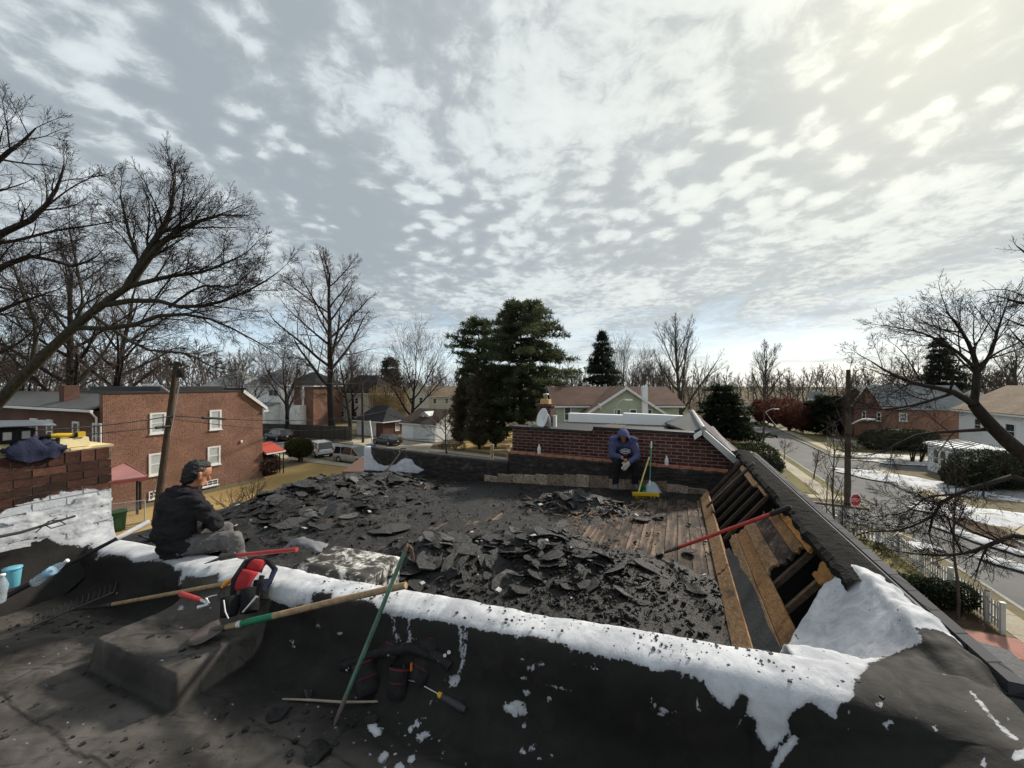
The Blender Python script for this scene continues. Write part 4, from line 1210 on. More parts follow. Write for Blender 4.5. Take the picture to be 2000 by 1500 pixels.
def gable_house(name, label, FL, FR, depth, h, roof_h, wall_m, roof_m, axis='x', hip=0.0, wins=(), over=0.35, group=None, z0=0.0, gable_m=None, cat='house', trim=M_TRIM, doors=(), chimneys=()):
 """FL, FR: front-left/right foot of the wall (world); the house goes back from there"""
 FL, FR = Vector((FL[0], FL[1], z0)), Vector((FR[0], FR[1], z0))
 xd = (FR - FL).normalized(); w = (FR - FL).length
 yd = Vector((-xd.y, xd.x, 0)); up = Vector((0, 0, 1))
 t = thing(name, label, cat, FL + xd * w / 2 + yd * depth / 2, 0, group)
 def L(x, y, z): return FL + xd * x + yd * y + up * z
 b = MB()
 A, B, C, D = L(0, 0, -0.3), L(w, 0, -0.3), L(w, depth, -0.3), L(0, depth, -0.3)
 U = up * (h + 0.3)
 b.add([A, B, C, D, A + U, B + U, C + U, D + U], [(0, 1, 5, 4), (1, 2, 6, 5), (2, 3, 7, 6), (3, 0, 4, 7)])
 if hip == 0:
  if axis == 'x':
   b.add([B + U, C + U, L(w, depth / 2, h + roof_h)], [(0, 1, 2)], 1 if gable_m else 0)
   b.add([D + U, A + U, L(0, depth / 2, h + roof_h)], [(0, 1, 2)], 1 if gable_m else 0)
  else:
   b.add([A + U, B + U, L(w / 2, 0, h + roof_h)], [(0, 1, 2)], 1 if gable_m else 0)
   b.add([C + U, D + U, L(w / 2, depth, h + roof_h)], [(0, 1, 2)], 1 if gable_m else 0)
 b.build('wall', [wall_m, gable_m or wall_m], t)
 r = MB(); o = over; th = 0.16
 k = roof_h / ((depth if axis == 'x' else w) / 2); e = -o * k
 def slab(p, q, s, u_):
  n = (q - p).cross(u_ - p).normalized()
  if n.z < 0: n = -n
  lift = n * 0.02
  r.hexa([p + lift, q + lift, s + lift, u_ + lift, p + n * th, q + n * th, s + n * th, u_ + n * th])
 if hip == 0:
  if axis == 'x':
   slab(L(-o, -o, h + e), L(w + o, -o, h + e), L(w + o, depth / 2, h + roof_h), L(-o, depth / 2, h + roof_h))
   slab(L(w + o, depth + o, h + e), L(-o, depth + o, h + e), L(-o, depth / 2, h + roof_h), L(w + o, depth / 2, h + roof_h))
  else:
   slab(L(w + o, -o, h + e), L(w + o, depth + o, h + e), L(w / 2, depth + o, h + roof_h), L(w / 2, -o, h + roof_h))
   slab(L(-o, depth + o, h + e), L(-o, -o, h + e), L(w / 2, -o, h + roof_h), L(w / 2, depth + o, h + roof_h))
 else:
  m = hip
  if axis == 'x': ra, rb = L(m, depth / 2, h + roof_h), L(w - m, depth / 2, h + roof_h)
  else: ra, rb = L(w / 2, m, h + roof_h), L(w / 2, depth - m, h + roof_h)
  a, bq, c, d = L(-o, -o, h), L(w + o, -o, h), L(w + o, depth + o, h), L(-o, depth + o, h)
  if axis == 'x': fs = [[a, bq, rb, ra], [c, d, ra, rb], [bq, c, rb], [d, a, ra]]
  else: fs = [[bq, c, rb, ra], [d, a, ra, rb], [a, bq, ra], [c, d, rb]]
  for f in fs: r.add(f, [list(range(len(f)))])
  r.add([a, bq, c, d], [(3, 2, 1, 0)])
  r.hexa([a - up * 0.18, bq - up * 0.18, c - up * 0.18, d - up * 0.18, a - up * 0.003, bq - up * 0.003, c - up * 0.003, d - up * 0.003], 1)
 ro = r.build('roof', [roof_m, trim], t)
 if hip == 0:
  fb = MB()
  if axis == 'y':
   for y in (-o - 0.03, depth + o):
    for s in (-1, 1):
     p, q = L(w / 2 + s * (w / 2 + o), y, h + e - 0.05), L(w / 2, y, h + roof_h - 0.05)
     fb.hexa([p, q, q + yd * 0.03, p + yd * 0.03, p + up * 0.19, q + up * 0.19, q + yd * 0.03 + up * 0.19, p + yd * 0.03 + up * 0.19])
  else:
   for x in (-o - 0.03, w + o):
    for s in (-1, 1):
     p, q = L(x, depth / 2 + s * (depth / 2 + o), h + e - 0.05), L(x, depth / 2, h + roof_h - 0.05)
     fb.hexa([p, q, q + xd * 0.03, p + xd * 0.03, p + up * 0.19, q + up * 0.19, q + xd * 0.03 + up * 0.19, p + xd * 0.03 + up * 0.19])
   fb.hexa([L(-o, -o - 0.05, h + e - 0.12), L(w + o, -o - 0.05, h + e - 0.12), L(w + o, -o - 0.005, h + e - 0.12), L(-o, -o - 0.005, h + e - 0.12), L(-o, -o - 0.05, h + e + 0.06), L(w + o, -o - 0.05, h + e + 0.06), L(w + o, -o - 0.005, h + e + 0.06), L(-o, -o - 0.005, h + e + 0.06)])
  fb.build('fascia', trim, ro)
 faces = {0: (lambda s: L(s, 0, 0), xd, -yd), 1: (lambda s: L(w, s, 0), yd, xd), 3: (lambda s: L(0, depth - s, 0), -yd, -xd)}
 for spec in wins:
  f, s, z, ww, hh = spec[:5]
  opt = spec[5] if len(spec) > 5 else {}
  fn, a, n = faces[f]
  window(t, fn(s) + up * z, a, n, ww, hh, **opt)
 for f, s, ww, hh, m in doors:
  fn, a, n = faces[f]
  M = Matrix((a, n, up)).transposed()
  d = MB(); d.box(fn(s) + up * (hh / 2) + n * 0.03, (ww, 0.06, hh), M)
  d.box(fn(s) + up * (hh + 0.06) + n * 0.045, (ww + 0.24, 0.09, 0.12), M, 1)
  for q in (-1, 1): d.box(fn(s) + a * q * (ww / 2 + 0.06) + up * (hh / 2) + n * 0.045, (0.12, 0.09, hh), M, 1)
  for q in range(1, 4): d.box(fn(s) + up * (hh * q / 4) + n * 0.064, (ww - 0.1, 0.012, 0.03), M, 1)
  d.build('door', [m, trim], t)
 for cx, cy, cw, ch, m in chimneys:
  c = MB(); zt = h + roof_h
  c.box(L(cx, cy, zt + ch / 2 - 0.9), (cw, cw, ch + 1.8), Matrix((xd, yd, up)).transposed())
  c.box(L(cx, cy, zt + ch + 0.04), (cw + 0.12, cw + 0.12, 0.1), Matrix((xd, yd, up)).transposed())
  c.build('chimney', m, ro)
 t['_w'] = w
 return t, L
# --- brick apartment house at the left
def brick_apartment():
 UW, V0, V1, H = -34.3, 13.0, 23.6, 7.85
 t = thing('brick_apartment_house', 'two-storey orange brick apartment house with flat roof beside the utility pole', 'house', UVG(-39, 18, 0))
 b = MB()
 prof = [(V0, -0.2), (V1, -0.2), (V1, 6.45), (V1 - 1.75, H), (V0, H)]
 b.prism([UVG(UW, v, z) for v, z in prof][::-1], UVG(-0.45, 0, 0))
 prof2 = [(V0 + 2.4, -0.2), (V1 - 0.02, -0.2), (V1 - 0.02, 6.45), (V1 - 1.75, H - 0.01), (V0 + 2.4, H - 0.01)]
 b.prism([UVG(UW - 0.45, v, z) for v, z in prof2][::-1], UVG(-47, 0, 0) - UVG(UW - 0.45, 0, 0))
 b.build('wall', M_BRICK_A, t)
 r = MB()
 r.hexa([UVG(-47.1, V0 + 2.3, H), UVG(UW + 0.05, V0 + 2.3, H), UVG(UW + 0.05, V1 - 1.75, H), UVG(-47.1, V1 - 1.75, H), UVG(-47.1, V0 + 2.3, H + 0.10), UVG(UW + 0.05, V0 + 2.3, H + 0.10), UVG(UW + 0.05, V1 - 1.75, H + 0.10), UVG(-47.1, V1 - 1.75, H + 0.10)])
 r.hexa([UVG(-46, V0 + 3.6, H + 0.1), UVG(UW - 1.2, V0 + 3.6, H + 0.1), UVG(UW - 1.2, V1 - 2.6, H + 0.1), UVG(-46, V1 - 2.6, H + 0.1), UVG(-46, V0 + 3.6, H + 0.45), UVG(UW - 1.2, V0 + 3.6, H + 0.45), UVG(UW - 1.2, V1 - 2.6, H + 0.45), UVG(-46, V1 - 2.6, H + 0.45)])
 r.hexa([UVG(UW - 0.5, V0 - 0.04, H + 0.003), UVG(UW + 0.06, V0 - 0.04, H + 0.003), UVG(UW + 0.06, V0 + 2.29, H + 0.003), UVG(UW - 0.5, V0 + 2.29, H + 0.003), UVG(UW - 0.5, V0 - 0.04, H + 0.1), UVG(UW + 0.06, V0 - 0.04, H + 0.1), UVG(UW + 0.06, V0 + 2.29, H + 0.1), UVG(UW - 0.5, V0 + 2.29, H + 0.1)])
 ro = r.build('roof', M_TAR, t)
 m = MB(); th = 0.1
 m.hexa([UVG(-47, V1 + 0.25, 6.3), UVG(UW + 0.12, V1 + 0.25, 6.3), UVG(UW + 0.12, V1 - 1.8, H), UVG(-47, V1 - 1.8, H), UVG(-47, V1 + 0.35, 6.42), UVG(UW + 0.12, V1 + 0.35, 6.42), UVG(UW + 0.12, V1 - 1.72, H + 0.14), UVG(-47, V1 - 1.72, H + 0.14)])
 m.build('mansard', M_ROOFDK, ro)
 f = MB()
 f.hexa([UVG(UW + 0.13, V1 + 0.36, 6.12), UVG(UW + 0.20, V1 + 0.36, 6.12), UVG(UW + 0.20, V1 - 1.8, H - 0.10), UVG(UW + 0.13, V1 - 1.8, H - 0.10), UVG(UW + 0.13, V1 + 0.36, 6.40), UVG(UW + 0.20, V1 + 0.36, 6.40), UVG(UW + 0.20, V1 - 1.72, H + 0.16), UVG(UW + 0.13, V1 - 1.72, H + 0.16)])
 f.hexa([UVG(UW, V1 - 0.05, 6.0), UVG(UW + 0.2, V1 - 0.05, 6.0), UVG(UW + 0.2, V1 + 0.45, 6.0), UVG(UW, V1 + 0.45, 6.0), UVG(UW, V1 - 0.05, 6.11), UVG(UW + 0.2, V1 - 0.05, 6.11), UVG(UW + 0.2, V1 + 0.45, 6.11), UVG(UW, V1 + 0.45, 6.11)])
 f.build('fascia', M_TRIM, ro)
 vd = (UVG(0, 1, 0) - UVG(0, 0, 0)); ud = (UVG(1, 0, 0) - UVG(0, 0, 0))
 for x0, y0, x1, y1 in [(292, 805, 324, 848), (409, 800, 432, 840), (290, 883, 321, 930), (405, 870, 430, 910)]:
  a, c = onu(x0, y1, UW), onu(x1, y0, UW)
  ctr = (a + c) / 2; w_ = (Vector((c.x, c.y, 0)) - Vector((a.x, a.y, 0))).length
  window(t, ctr, vd, ud, w_, c.z - a.z, pane=M_BLIND, fw=0.13)
 for x0, y0, x1, y1 in [(290, 955, 319, 976), (395, 935, 425, 952)]:
  a, c = onu(x0, y1, UW), onu(x1, y0, UW)
  ctr = (a + c) / 2; w_ = (Vector((c.x, c.y, 0)) - Vector((a.x, a.y, 0))).length
  window(t, ctr, vd, ud, w_, c.z - a.z, bars=(3, 2), fw=0.06)
 wv = MB(); VB = 12.9
 wv.hexa([UVG(-70, VB, -0.2), UVG(UW - 0.47, VB, -0.2), UVG(UW - 0.47, V1 - .1, -0.2), UVG(-70, V1 - .1, -0.2), UVG(-70, VB, 6.75), UVG(UW - 0.47, VB, 6.75), UVG(UW - 0.47, V1 - .1, 6.75), UVG(-70, V1 - .1, 6.75)])
 wv.build('rear_wall', M_BRICK_D, t)
 mr = MB()
 mr.hexa([UVG(-70, VB - 0.35, 6.78), UVG(UW - 0.47, VB - 0.35, 6.78), UVG(UW - 0.47, VB + 2.45, 7.75), UVG(-70, VB + 2.4, 7.75), UVG(-70, VB - 0.35, 6.88), UVG(UW - 0.47, VB - 0.35, 6.88), UVG(UW - 0.47, VB + 2.45, 7.85), UVG(-70, VB + 2.4, 7.85)])
 mr.build('metal_roof', M_METALROOF, ro)
 g = MB(); g.hexa([UVG(-70, VB - 0.5, 6.68), UVG(UW, VB - 0.5, 6.68), UVG(UW, VB - 0.36, 6.68), UVG(-70, VB - 0.36, 6.68), UVG(-70, VB - 0.5, 6.82), UVG(UW, VB - 0.5, 6.82), UVG(UW, VB - 0.36, 6.82), UVG(-70, VB - 0.36, 6.82)])
 g.tube([UVG(UW - 0.25, VB - 0.4, 6.7), UVG(UW - 0.25, VB - 0.12, 6.3), UVG(UW - 0.25, VB - 0.12, 0.2)], 0.06, 8)
 g.build('gutter', M_TRIM, t)
 for x0, x1 in [(182, 199), (143, 155), (92, 104), (60, 74)]:
  a, c = onv(x0, 852, VB), onv(x1, 806, VB)
  ctr = (a + c) / 2; w_ = (Vector((c.x, c.y, 0)) - Vector((a.x, a.y, 0))).length
  ctr.z = 5.1
  window(t, ctr, ud, -vd, max(w_, 0.9), 1.7, fw=0.12)
  ctr = ctr.copy(); ctr.z = 2.2
  window(t, ctr, ud, -vd, max(w_, 0.9), 1.7, fw=0.12)
 c = MB(); p = UVG(-41.5, VB + 1.0, 0)
 c.box((p.x, p.y, 7.6), (0.8, 0.8, 1.6), Matrix.Rotation(ROWROT, 3, 'Z')); c.build('chimney', M_BRICK_D, t)
 lp = MB(); a = onu(540, 830, UW); lp.box(UVG(UW + 0.06, 21.7, 3.6), (0.12, 0.12, 0.18)); lp.build('wall_lamp', M_WHITE, t)
 return t
brick_apartment()
def canopy():
 t = thing('porch_awning', 'small bright red awning on thin posts at the brick house street corner', 'awning', UVG(-33.5, 24.6, 0))
 M_RED = plain('red_awning', hx(172, 72, 58), 0.6, 0.1, 3, 0.1)
 P = [UVG(-35.8, 25.5, 2.9), UVG(-35.8, 23.65, 2.9), UVG(-33.9, 23.65, 2.25), UVG(-33.9, 25.5, 2.25)]
 b = MB(); b.hexa(P + [p + Vector((0, 0, 0.07)) for p in P]); b.build('roof', M_RED, t)
 e = MB(); e.hexa([P[3] - Vector((0, 0, .12)), P[2] - Vector((0, 0, .12)), P[2] + Vector((.05, .05, -.12)), P[3] + Vector((.05, .05, -.12)), P[3] - Vector((0, 0, .002)), P[2] - Vector((0, 0, .002)), P[2] + Vector((.05, .05, -.002)), P[3] + Vector((.05, .05, -.002))])
 e.build('valance', M_TRIM, t)
 for u in (-34.0, -34.5, -35.7):
  b = MB(); b.tube([UVG(u, 25.4, 0), UVG(u, 25.4, 2.24)], 0.05, 6); b.build('post', M_DARK, t)
canopy()
def pink_awning():
 t = thing('patio_awning', 'faded pink metal patio awning on dark posts behind the chimney', 'awning', onz(250, 1015, BZ))
 M_PINK = plain('faded_pink_metal', hx(190, 136, 132), 0.6, 0.12, 2, 0.1); M_PINK2 = plain('pink_metal_edge', hx(176, 92, 88), 0.6, 0.12, 2, 0.1)
 A, B = at(205, 893, 27.0), at(222, 893, 26.8)
 C, D = at(287, 930, 25.2), at(150, 948, 24.0)
 b = MB(); q = [D, C, B, A]
 b.hexa([p - Vector((0, 0, .06)) for p in q] + q); b.build('roof', M_PINK, t)
 b = MB(); dn = Vector((0, 0, -0.26))
 b.hexa([D + dn, C + dn, C + dn + Vector((0, .06, 0)), D + dn + Vector((0, .06, 0)), D - Vector((0, 0, .062)), C - Vector((0, 0, .062)), C + Vector((0, .06, -.062)), D + Vector((0, .06, -.062))]); b.build('valance', M_PINK2, t)
 b = MB(); b.hexa([C + dn + Vector((0.002, 0.06, 0)), B + Vector((0.062, 0, -.1)), B + Vector((0.12, 0, -.1)), C + dn + Vector((.06, .06, 0)), C + Vector((.002, .06, .04)), B + Vector((.062, 0, .04)), B + Vector((.12, 0, .04)), C + Vector((.06, .06, .04))]); b.build('rake_trim', M_PINK, t)
 for x, Y in ((213, 24.6), (268, 25.0), (274, 26.0)):
  b = MB(); p = at(x, 950, Y); b.tube([(p.x, p.y, 0), (p.x, p.y, CAMZ - 190 * Y / FPX)], 0.07, 6); b.build('post', M_DARK, t)
pink_awning()
# --- next row house beyond the far parapet
def neighbour():
 t = thing('neighbour_row_house', 'brick row house with white far parapet and slate front slope behind seated man', 'house', UVG(-1.5, 10.5, 0))
 V0, V1, UL, UR = 8.25, 13.2, -3.46, 0.34
 b = MB()
 prof = [(UL, -0.2), (1.75, -0.2), (1.75, CAMZ - 2.1), (0.48, CAMZ - 0.90), (UR, CAMZ - 0.985), (-1.62, CAMZ - 0.945), (-1.62, CAMZ - 1.04), (UL, CAMZ - 1.01)]
 b.prism([UVG(u, V0, z) for u, z in prof], UVG(0, 0.26, 0) - UVG(0, 0, 0))
 b.build('side_wall', M_BRICK_N, t)
 b = MB(); b.hexa([UVG(UL, V0 + 0.262, -0.2), UVG(1.7, V0 + 0.262, -0.2), UVG(1.7, V1, -0.2), UVG(UL, V1, -0.2), UVG(UL, V0 + 0.262, CAMZ - 1.28), UVG(1.05, V0 + 0.262, CAMZ - 1.28), UVG(1.05, V1, CAMZ - 1.28), UVG(UL, V1, CAMZ - 1.28)])
 b.build('flat_roof', M_TAR, t)
 def cap(u0, u1, z0, z1, v0, v1, m, th=0.05, name='coping'):
  c = MB(); c.hexa([UVG(u0, v0, z0 + 0.003), UVG(u1, v0, z1 + 0.003), UVG(u1, v1, z1 + 0.003), UVG(u0, v1, z0 + 0.003), UVG(u0, v0, z0 + th), UVG(u1, v0, z1 + th), UVG(u1, v1, z1 + th), UVG(u0, v1, z0 + th)]); c.build(name, m, t)
 cap(UL - 0.03, -1.64, CAMZ - 1.01, CAMZ - 1.04, V0 - 0.04, V0 + 0.30, M_TAR); cap(-1.60, UR, CAMZ - 0.945, CAMZ - 0.985, V0 - 0.04, V0 + 0.30, M_TAR)
 M_WC = plain('bright_white_roof_coat', (0.88, 0.885, 0.875), 0.45, 0.05, 2, 0.1)
 def seg(x0, x1, yt0, yt1, yb0, yb1, v):
  a0, a1 = onv(x0, yt0, v), onv(x1, yt1, v); c0, c1 = onv(x0, yb0, v), onv(x1, yb1, v)
  d = UVG(0, 0.28, 0) - UVG(0, 0, 0)
  w = MB(); w.hexa([c0 - Vector((0, 0, .3)), c1 - Vector((0, 0, .3)), c1 + d - Vector((0, 0, .3)), c0 + d - Vector((0, 0, .3)), a0, a1, a1 + d, a0 + d]); w.build('white_parapet', M_WC, t)
 seg(1110, 1217, 807, 811, 826, 826, 12.9); seg(1217.3, 1346, 807, 813, 826, 829, 12.9)
 b = MB(); q = lambda u, v, z: UVG(u, v, CAMZ + z)
 b.hexa([q(0.46, V0 + 0.27, -0.93), q(1.95, V0 + 0.27, -2.32), q(1.95, V1 + 0.1, -2.32), q(0.46, V1 + 0.1, -0.93), q(0.50, V0 + 0.27, -0.84), q(2.02, V0 + 0.27, -2.24), q(2.02, V1 + 0.1, -2.24), q(0.50, V1 + 0.1, -0.84)])
 b.build('front_slope', shinglemat('brown_grey_slates', hx(96, 88, 92), hx(112, 103, 105), 0.25, 0.16), t)
 b = MB(); b.hexa([q(0.30, V0 + 0.27, -1.02), q(0.46, V0 + 0.27, -0.94), q(0.46, V1, -0.94), q(-0.35, V1, -1.26), q(0.28, V0 + 0.27, -0.96), q(0.46, V0 + 0.27, -0.86), q(0.46, V1, -0.86), q(-0.35, V1, -1.20)]); b.build('inner_slope', M_METALROOF, t)
 b = MB(); b.tube([q(0.48, V0 - 0.1, -0.845), q(0.48, V1 + 0.1, -0.845)], 0.055, 6); b.build('ridge', plain('ridge_flashing_grey', (0.30, 0.29, 0.29), 0.5, 0.15, 3), t)
 vm = plain('pale_verge_board', (0.48, 0.47, 0.47), 0.55, 0.12, 4)
 b = MB(); b.hexa([q(0.48, V0 - 0.12, -0.98), q(1.98, V0 - 0.12, -2.42), q(1.98, V0 + 0.26, -2.42), q(0.48, V0 + 0.26, -0.98), q(0.48, V0 - 0.12, -0.85), q(2.05, V0 - 0.12, -2.27), q(2.05, V0 + 0.26, -2.27), q(0.48, V0 + 0.26, -0.85)]); b.build('verge_board', vm, t)
 b = MB(); b.hexa([q(0.33, V0 - 0.10, -1.06), q(0.46, V0 - 0.10, -0.96), q(0.46, V0 - 0.01, -0.96), q(0.33, V0 - 0.01, -1.06), q(0.31, V0 - 0.10, -0.98), q(0.47, V0 - 0.10, -0.86), q(0.47, V0 - 0.01, -0.86), q(0.31, V0 - 0.01, -0.98)]); b.build('verge_board', M_WHITE, t)
 b = MB(); p = onv(1201, 829, 10.8); b.box((p.x, p.y, CAMZ - 1.2), (0.55, 0.5, 0.16), Matrix.Rotation(ROWROT, 3, 'Z')); b.build('roof_hatch', plain('brown_hatch', hx(92, 66, 56), 0.8, 0.2, 6), t)
 c = MB(); p = onv(1066, 815, 11.2); Mr = Matrix.Rotation(ROWROT, 3, 'Z')
 zt = CAMZ - 0.66
 c.box((p.x, p.y, zt - 0.5), (0.42, 0.42, 1.0), Mr); c.box((p.x, p.y, zt + 0.03), (0.50, 0.50, 0.07), Mr)
 co = c.build('chimney', M_BRICK_N, t)
 c = MB(); c.box((p.x, p.y, zt + 0.13), (0.26, 0.26, 0.13), Mr); c.build('chimney_pot', plain('buff_clay', hx(196, 160, 112), 0.8, 0.15, 6), co)
 c = MB(); c.lathe([(0.06, 0.0), (0.06, 0.12), (0.09, 0.12), (0.09, 0.16), (0.02, 0.18)], Matrix.Translation((p.x, p.y, zt + 0.2)), 10); c.build('flue_cap', plain('galvanised', (0.45, 0.46, 0.46), 0.4, 0.1, 5, metal=0.6), co)
 c = MB(); c.box((p.x + 0.26, p.y - 0.1, zt - 0.45), (0.1, 0.1, 0.35), Mr); c.build('vent_pipe', M_WHITE, t)
 for k, (x, y, tilt) in enumerate(((1062, 818, 0.5), (1070, 826, -0.4))):
  d = thing('satellite_dish', ('upper left' if k == 0 else 'lower right') + ' of two white satellite dishes by the brick wall', 'satellite dish', onv(1071, 848, 8.5), group='satellite dishes')
  ctr = onv(x, y, 8.5 + 0.1 * k)
  nrm = Vector((-0.95, -0.42, 0.12)).normalized(); M = nrm.to_track_quat('Z', 'Y').to_matrix().to_4x4()
  M = Matrix.Translation(ctr) @ Matrix.Rotation(tilt * 0.3, 4, 'Y') @ M
  dm = MB(); dm.lathe([(0.0, 0.0), (0.1, 0.008), (0.18, 0.03), (0.235, 0.055), (0.24, 0.05), (0.18, 0.02), (0.0, -0.01)], M, 20); dm.build('dish', M_WHITE, d)
  a = MB(); a.tube([ctr - Vector((0, 0, 0.1)), ctr + nrm * 0.05 - Vector((0, 0, .22)), ctr + nrm * 0.35 - Vector((0, 0, .16))], 0.012, 6); a.box(ctr + nrm * 0.36 - Vector((0, 0, .15)), (0.06, 0.06, 0.1)); a.build('feed_arm', plain('pale_grey_metal', (0.35, 0.35, 0.35), 0.5, 0.1, 5), d)
  m_ = MB(); m_.tube([ctr - nrm * 0.03, onv(1071, 848, 8.52 + 0.1 * k) - Vector((0, 0, 0.1))], 0.02, 6); m_.build('mast', MATS['pale_grey_metal'], d)
neighbour()
# --- sage green house
vd = UVG(0, 1, 0); ud = UVG(1, 0, 0)
def green_house():
 Y = 42.0
 def P(x, y=0, dY=0.0): q = at(x, 800, Y + dY); return (q.x, q.y)
 FL, FR = P(1086), P(1326)
 h = CAMZ - (790 - 750) * Y / FPX; rh = 1.75
 t, L = gable_house('sage_green_house', 'sage green siding house with brown roof and centre gable behind white parapet', FL, FR, 9.0, h, rh, M_SIDEG, M_ROOFBR, 'x', over=0.45,
      wins=[(0, 1.25, h - 1.0, 0.75, 1.5), ])
 w = t['_w']
 xa, xp, xb = 1130, 1210, 1288
 def X(px): return (px - 1086) / 240.0 * w
 z_pk = CAMZ - 8 * Y / FPX + 0.05
 base = CAMZ - 62 * (Y - 2) / FPX
 g = MB(); A, B_, C_ = L(X(xa), -2.2, base), L(X(xb), -2.2, base), L(X(xp), -2.2, z_pk)
 dn = Vector((0, 0, -base))
 g.add([A + dn, B_ + dn, B_, C_, A], [(0, 1, 2, 3, 4)])
 back = L(0, 4.5, 0) - L(0, -2.2, 0)
 g.add([A + dn, A, A + back, A + back + dn], [(0, 1, 2, 3)]); g.add([B_ + dn, B_ + back + dn, B_ + back, B_], [(0, 1, 2, 3)])
 g.build('gable_wall', M_SIDEG, t)
 r = MB(); up = Vector((0, 0, 0.12)); fo = L(0, -2.65, 0) - L(0, -2.2, 0)
 for E in (A, B_):
  d = (E - C_) * 0.06
  q = [E + d + fo, C_ + fo, C_ + back, E + d + back]
  r.hexa([p + Vector((0, 0, 0.01)) for p in q] + [p + up for p in q])
 ro = r.build('gable_roof', M_ROOFBR, t)
 f = MB()
 for E in (A, B_):
  d = (E - C_) * 0.06; t2 = Vector((0, 0, -0.16)); o2 = fo * 0.12
  f.hexa([E + d + fo + t2, C_ + fo + t2, C_ + fo + t2 + o2, E + d + fo + t2 + o2, E + d + fo + up, C_ + fo + up, C_ + fo + up + o2, E + d + fo + up + o2])
 f.build('fascia', M_TRIM, ro)
 xd = (L(1, 0, 0) - L(0, 0, 0)); yd = (L(0, 1, 0) - L(0, 0, 0))
 for x in (1195, 1224, 1255):
  window(t, L(X(x), -2.2, base - 0.05 + 0.1), xd, -yd, 0.75 if x < 1250 else 0.5, 1.3)
 c = MB(); cp = L(X(1244), -2.35, 0); Mx = Matrix((xd, yd, Vector((0, 0, 1)))).transposed()
 c.box((cp.x, cp.y, (CAMZ - 0.2) / 2), (0.55, 0.5, CAMZ - 0.2), Mx); c.build('chimney', M_WHITE, t)
 dsh = MB(); p = L(X(1160), -2.7, base + 0.9); dsh.lathe([(0, 0), (0.25, 0.02), (0.42, 0.1), (0.40, 0.1), (0, -0.02)], Matrix.Translation(p) @ Matrix.Rotation(1.2, 4, 'Y'), 14); dsh.build('dish', M_WHITE, t)
green_house()
# --- garages and shed on the far side of the cross street
def P2(x, y, z=0.0):
 q = onz(x, y, z); return (q.x, q.y)
M_GDOOR = sidingmat('white_garage_door', (0.66, 0.67, 0.67), 0.45)
def brick_garage():
 FL, FR = at(697, 0, 64.5), at(748, 0, 61.5)
 t, L = gable_house('brick_garage', 'brick double garage with dark hip roof behind the black sedan', FL, FR, 5.2, 2.55, 2.3, M_BRICK_D, M_ROOFDK, 'x', hip=1.6, over=0.5, cat='garage',
      wins=[(1, 3.0, 1.5, 0.9, 1.3, {'pane': plain('boarded_window', hx(190, 160, 140), 0.8, 0.1, 4)})],
      doors=[(0, 1.25, 1.9, 2.2, M_GDOOR), (0, 3.5, 1.9, 2.2, M_GDOOR)])
brick_garage()
def white_garage():
 C = at(850, 0, 55.9); FL = at(785, 0, 59.3)
 t, L = gable_house('white_garage', 'white garage with dark brown roof and little dormer', FL, C, 8.0, 2.7, 1.75, plain('white_render', (0.80, 0.81, 0.81), 0.7, 0.08, 2, 0.2), shinglemat('dark_brown_shingles', hx(70, 60, 54), hx(84, 73, 66)), 'x', over=0.3, cat='garage',
      gable_m=sidingmat('grey_white_boards', (0.55, 0.57, 0.58), 0.25), wins=[(1, 4.0, 1.9, 0.45, 0.9)], doors=[(0, 3.9, 2.9, 2.1, M_GDOOR)])
 d = MB(); w = t['_w']
 a = [L(2.6, 1.5, 3.0), L(4.2, 1.5, 3.0), L(4.2, 1.5, 3.75), L(3.4, 1.5, 4.25), L(2.6, 1.5, 3.75)]
 d.prism(a[::-1], L(0, 2.0, 0) - L(0, 0, 0)); dm = d.build('dormer', M_SIDEW, t)
 r = MB(); bk = L(0, 2.6, 0) - L(0, 0, 0); up = Vector((0, 0, 0.09)); f = L(0, -0.25, 0) - L(0, 0, 0)
 for e in (a[2] + (a[2] - a[3]) * 0.2, a[4] + (a[4] - a[3]) * 0.2):
  q = [e + f, a[3] + f, a[3] + bk, e + bk]; r.hexa([p + Vector((0, 0, .01)) for p in q] + [p + up for p in q])
 r.build('dormer_roof', M_TRIM, dm)
 window(dm, L(3.4, 1.5, 3.55), L(1, 0, 0) - L(0, 0, 0), L(0, -1, 0) - L(0, 0, 0), 0.5, 0.6, bars=(1, 1))
white_garage()
gable_house('garden_shed', 'small white garden shed under the tall pine', at(944, 0, 66), at(964, 0, 63.0), 2.4, 1.9, 0.7, M_SIDEW, M_WHITE, 'y', over=0.12, cat='shed', doors=[(0, 0.8, 0.8, 1.6, M_WHITE)])
# --- houses beyond the fence at the left
Y = 82.0
gable_house('grey_roof_house', 'brick house with pale grey hip roof behind the brick apartment house', at(395, 0, 84), at(478, 0, 84), 10, CAMZ - 2 * 84 / FPX - 0.4, 3.9, M_BRICK_D, M_ROOFGR, 'x', hip=4.5, over=0.5, wins=[(0, 7.8, 6.2, 1.1, 1.6)])
t, L = gable_house('white_siding_house', 'white siding house with pale grey hip roof behind wooden fence', at(480, 0, 80), at(560, 0, 78), 9, CAMZ - 0.25, 3.4, M_SIDEW, M_ROOFGR, 'x', hip=3.8, over=0.4,
   wins=[(0, 2.4, 6.7, 0.7, 1.3), (0, 6.6, 6.7, 2.1, 1.3, {'bars': (2, 1)}), (0, 3.7, 3.4, 0.9, 0.7)])
e = MB(); xd = L(1, 0, 0) - L(0, 0, 0)
e.hexa([L(2.2, -3.5, 0), L(8.1, -3.5, 0), L(8.1, -0.02, 0), L(2.2, -0.02, 0), L(2.2, -3.5, 4.0), L(8.1, -3.5, 4.0), L(8.1, -0.02, 4.6), L(2.2, -0.02, 4.6)])
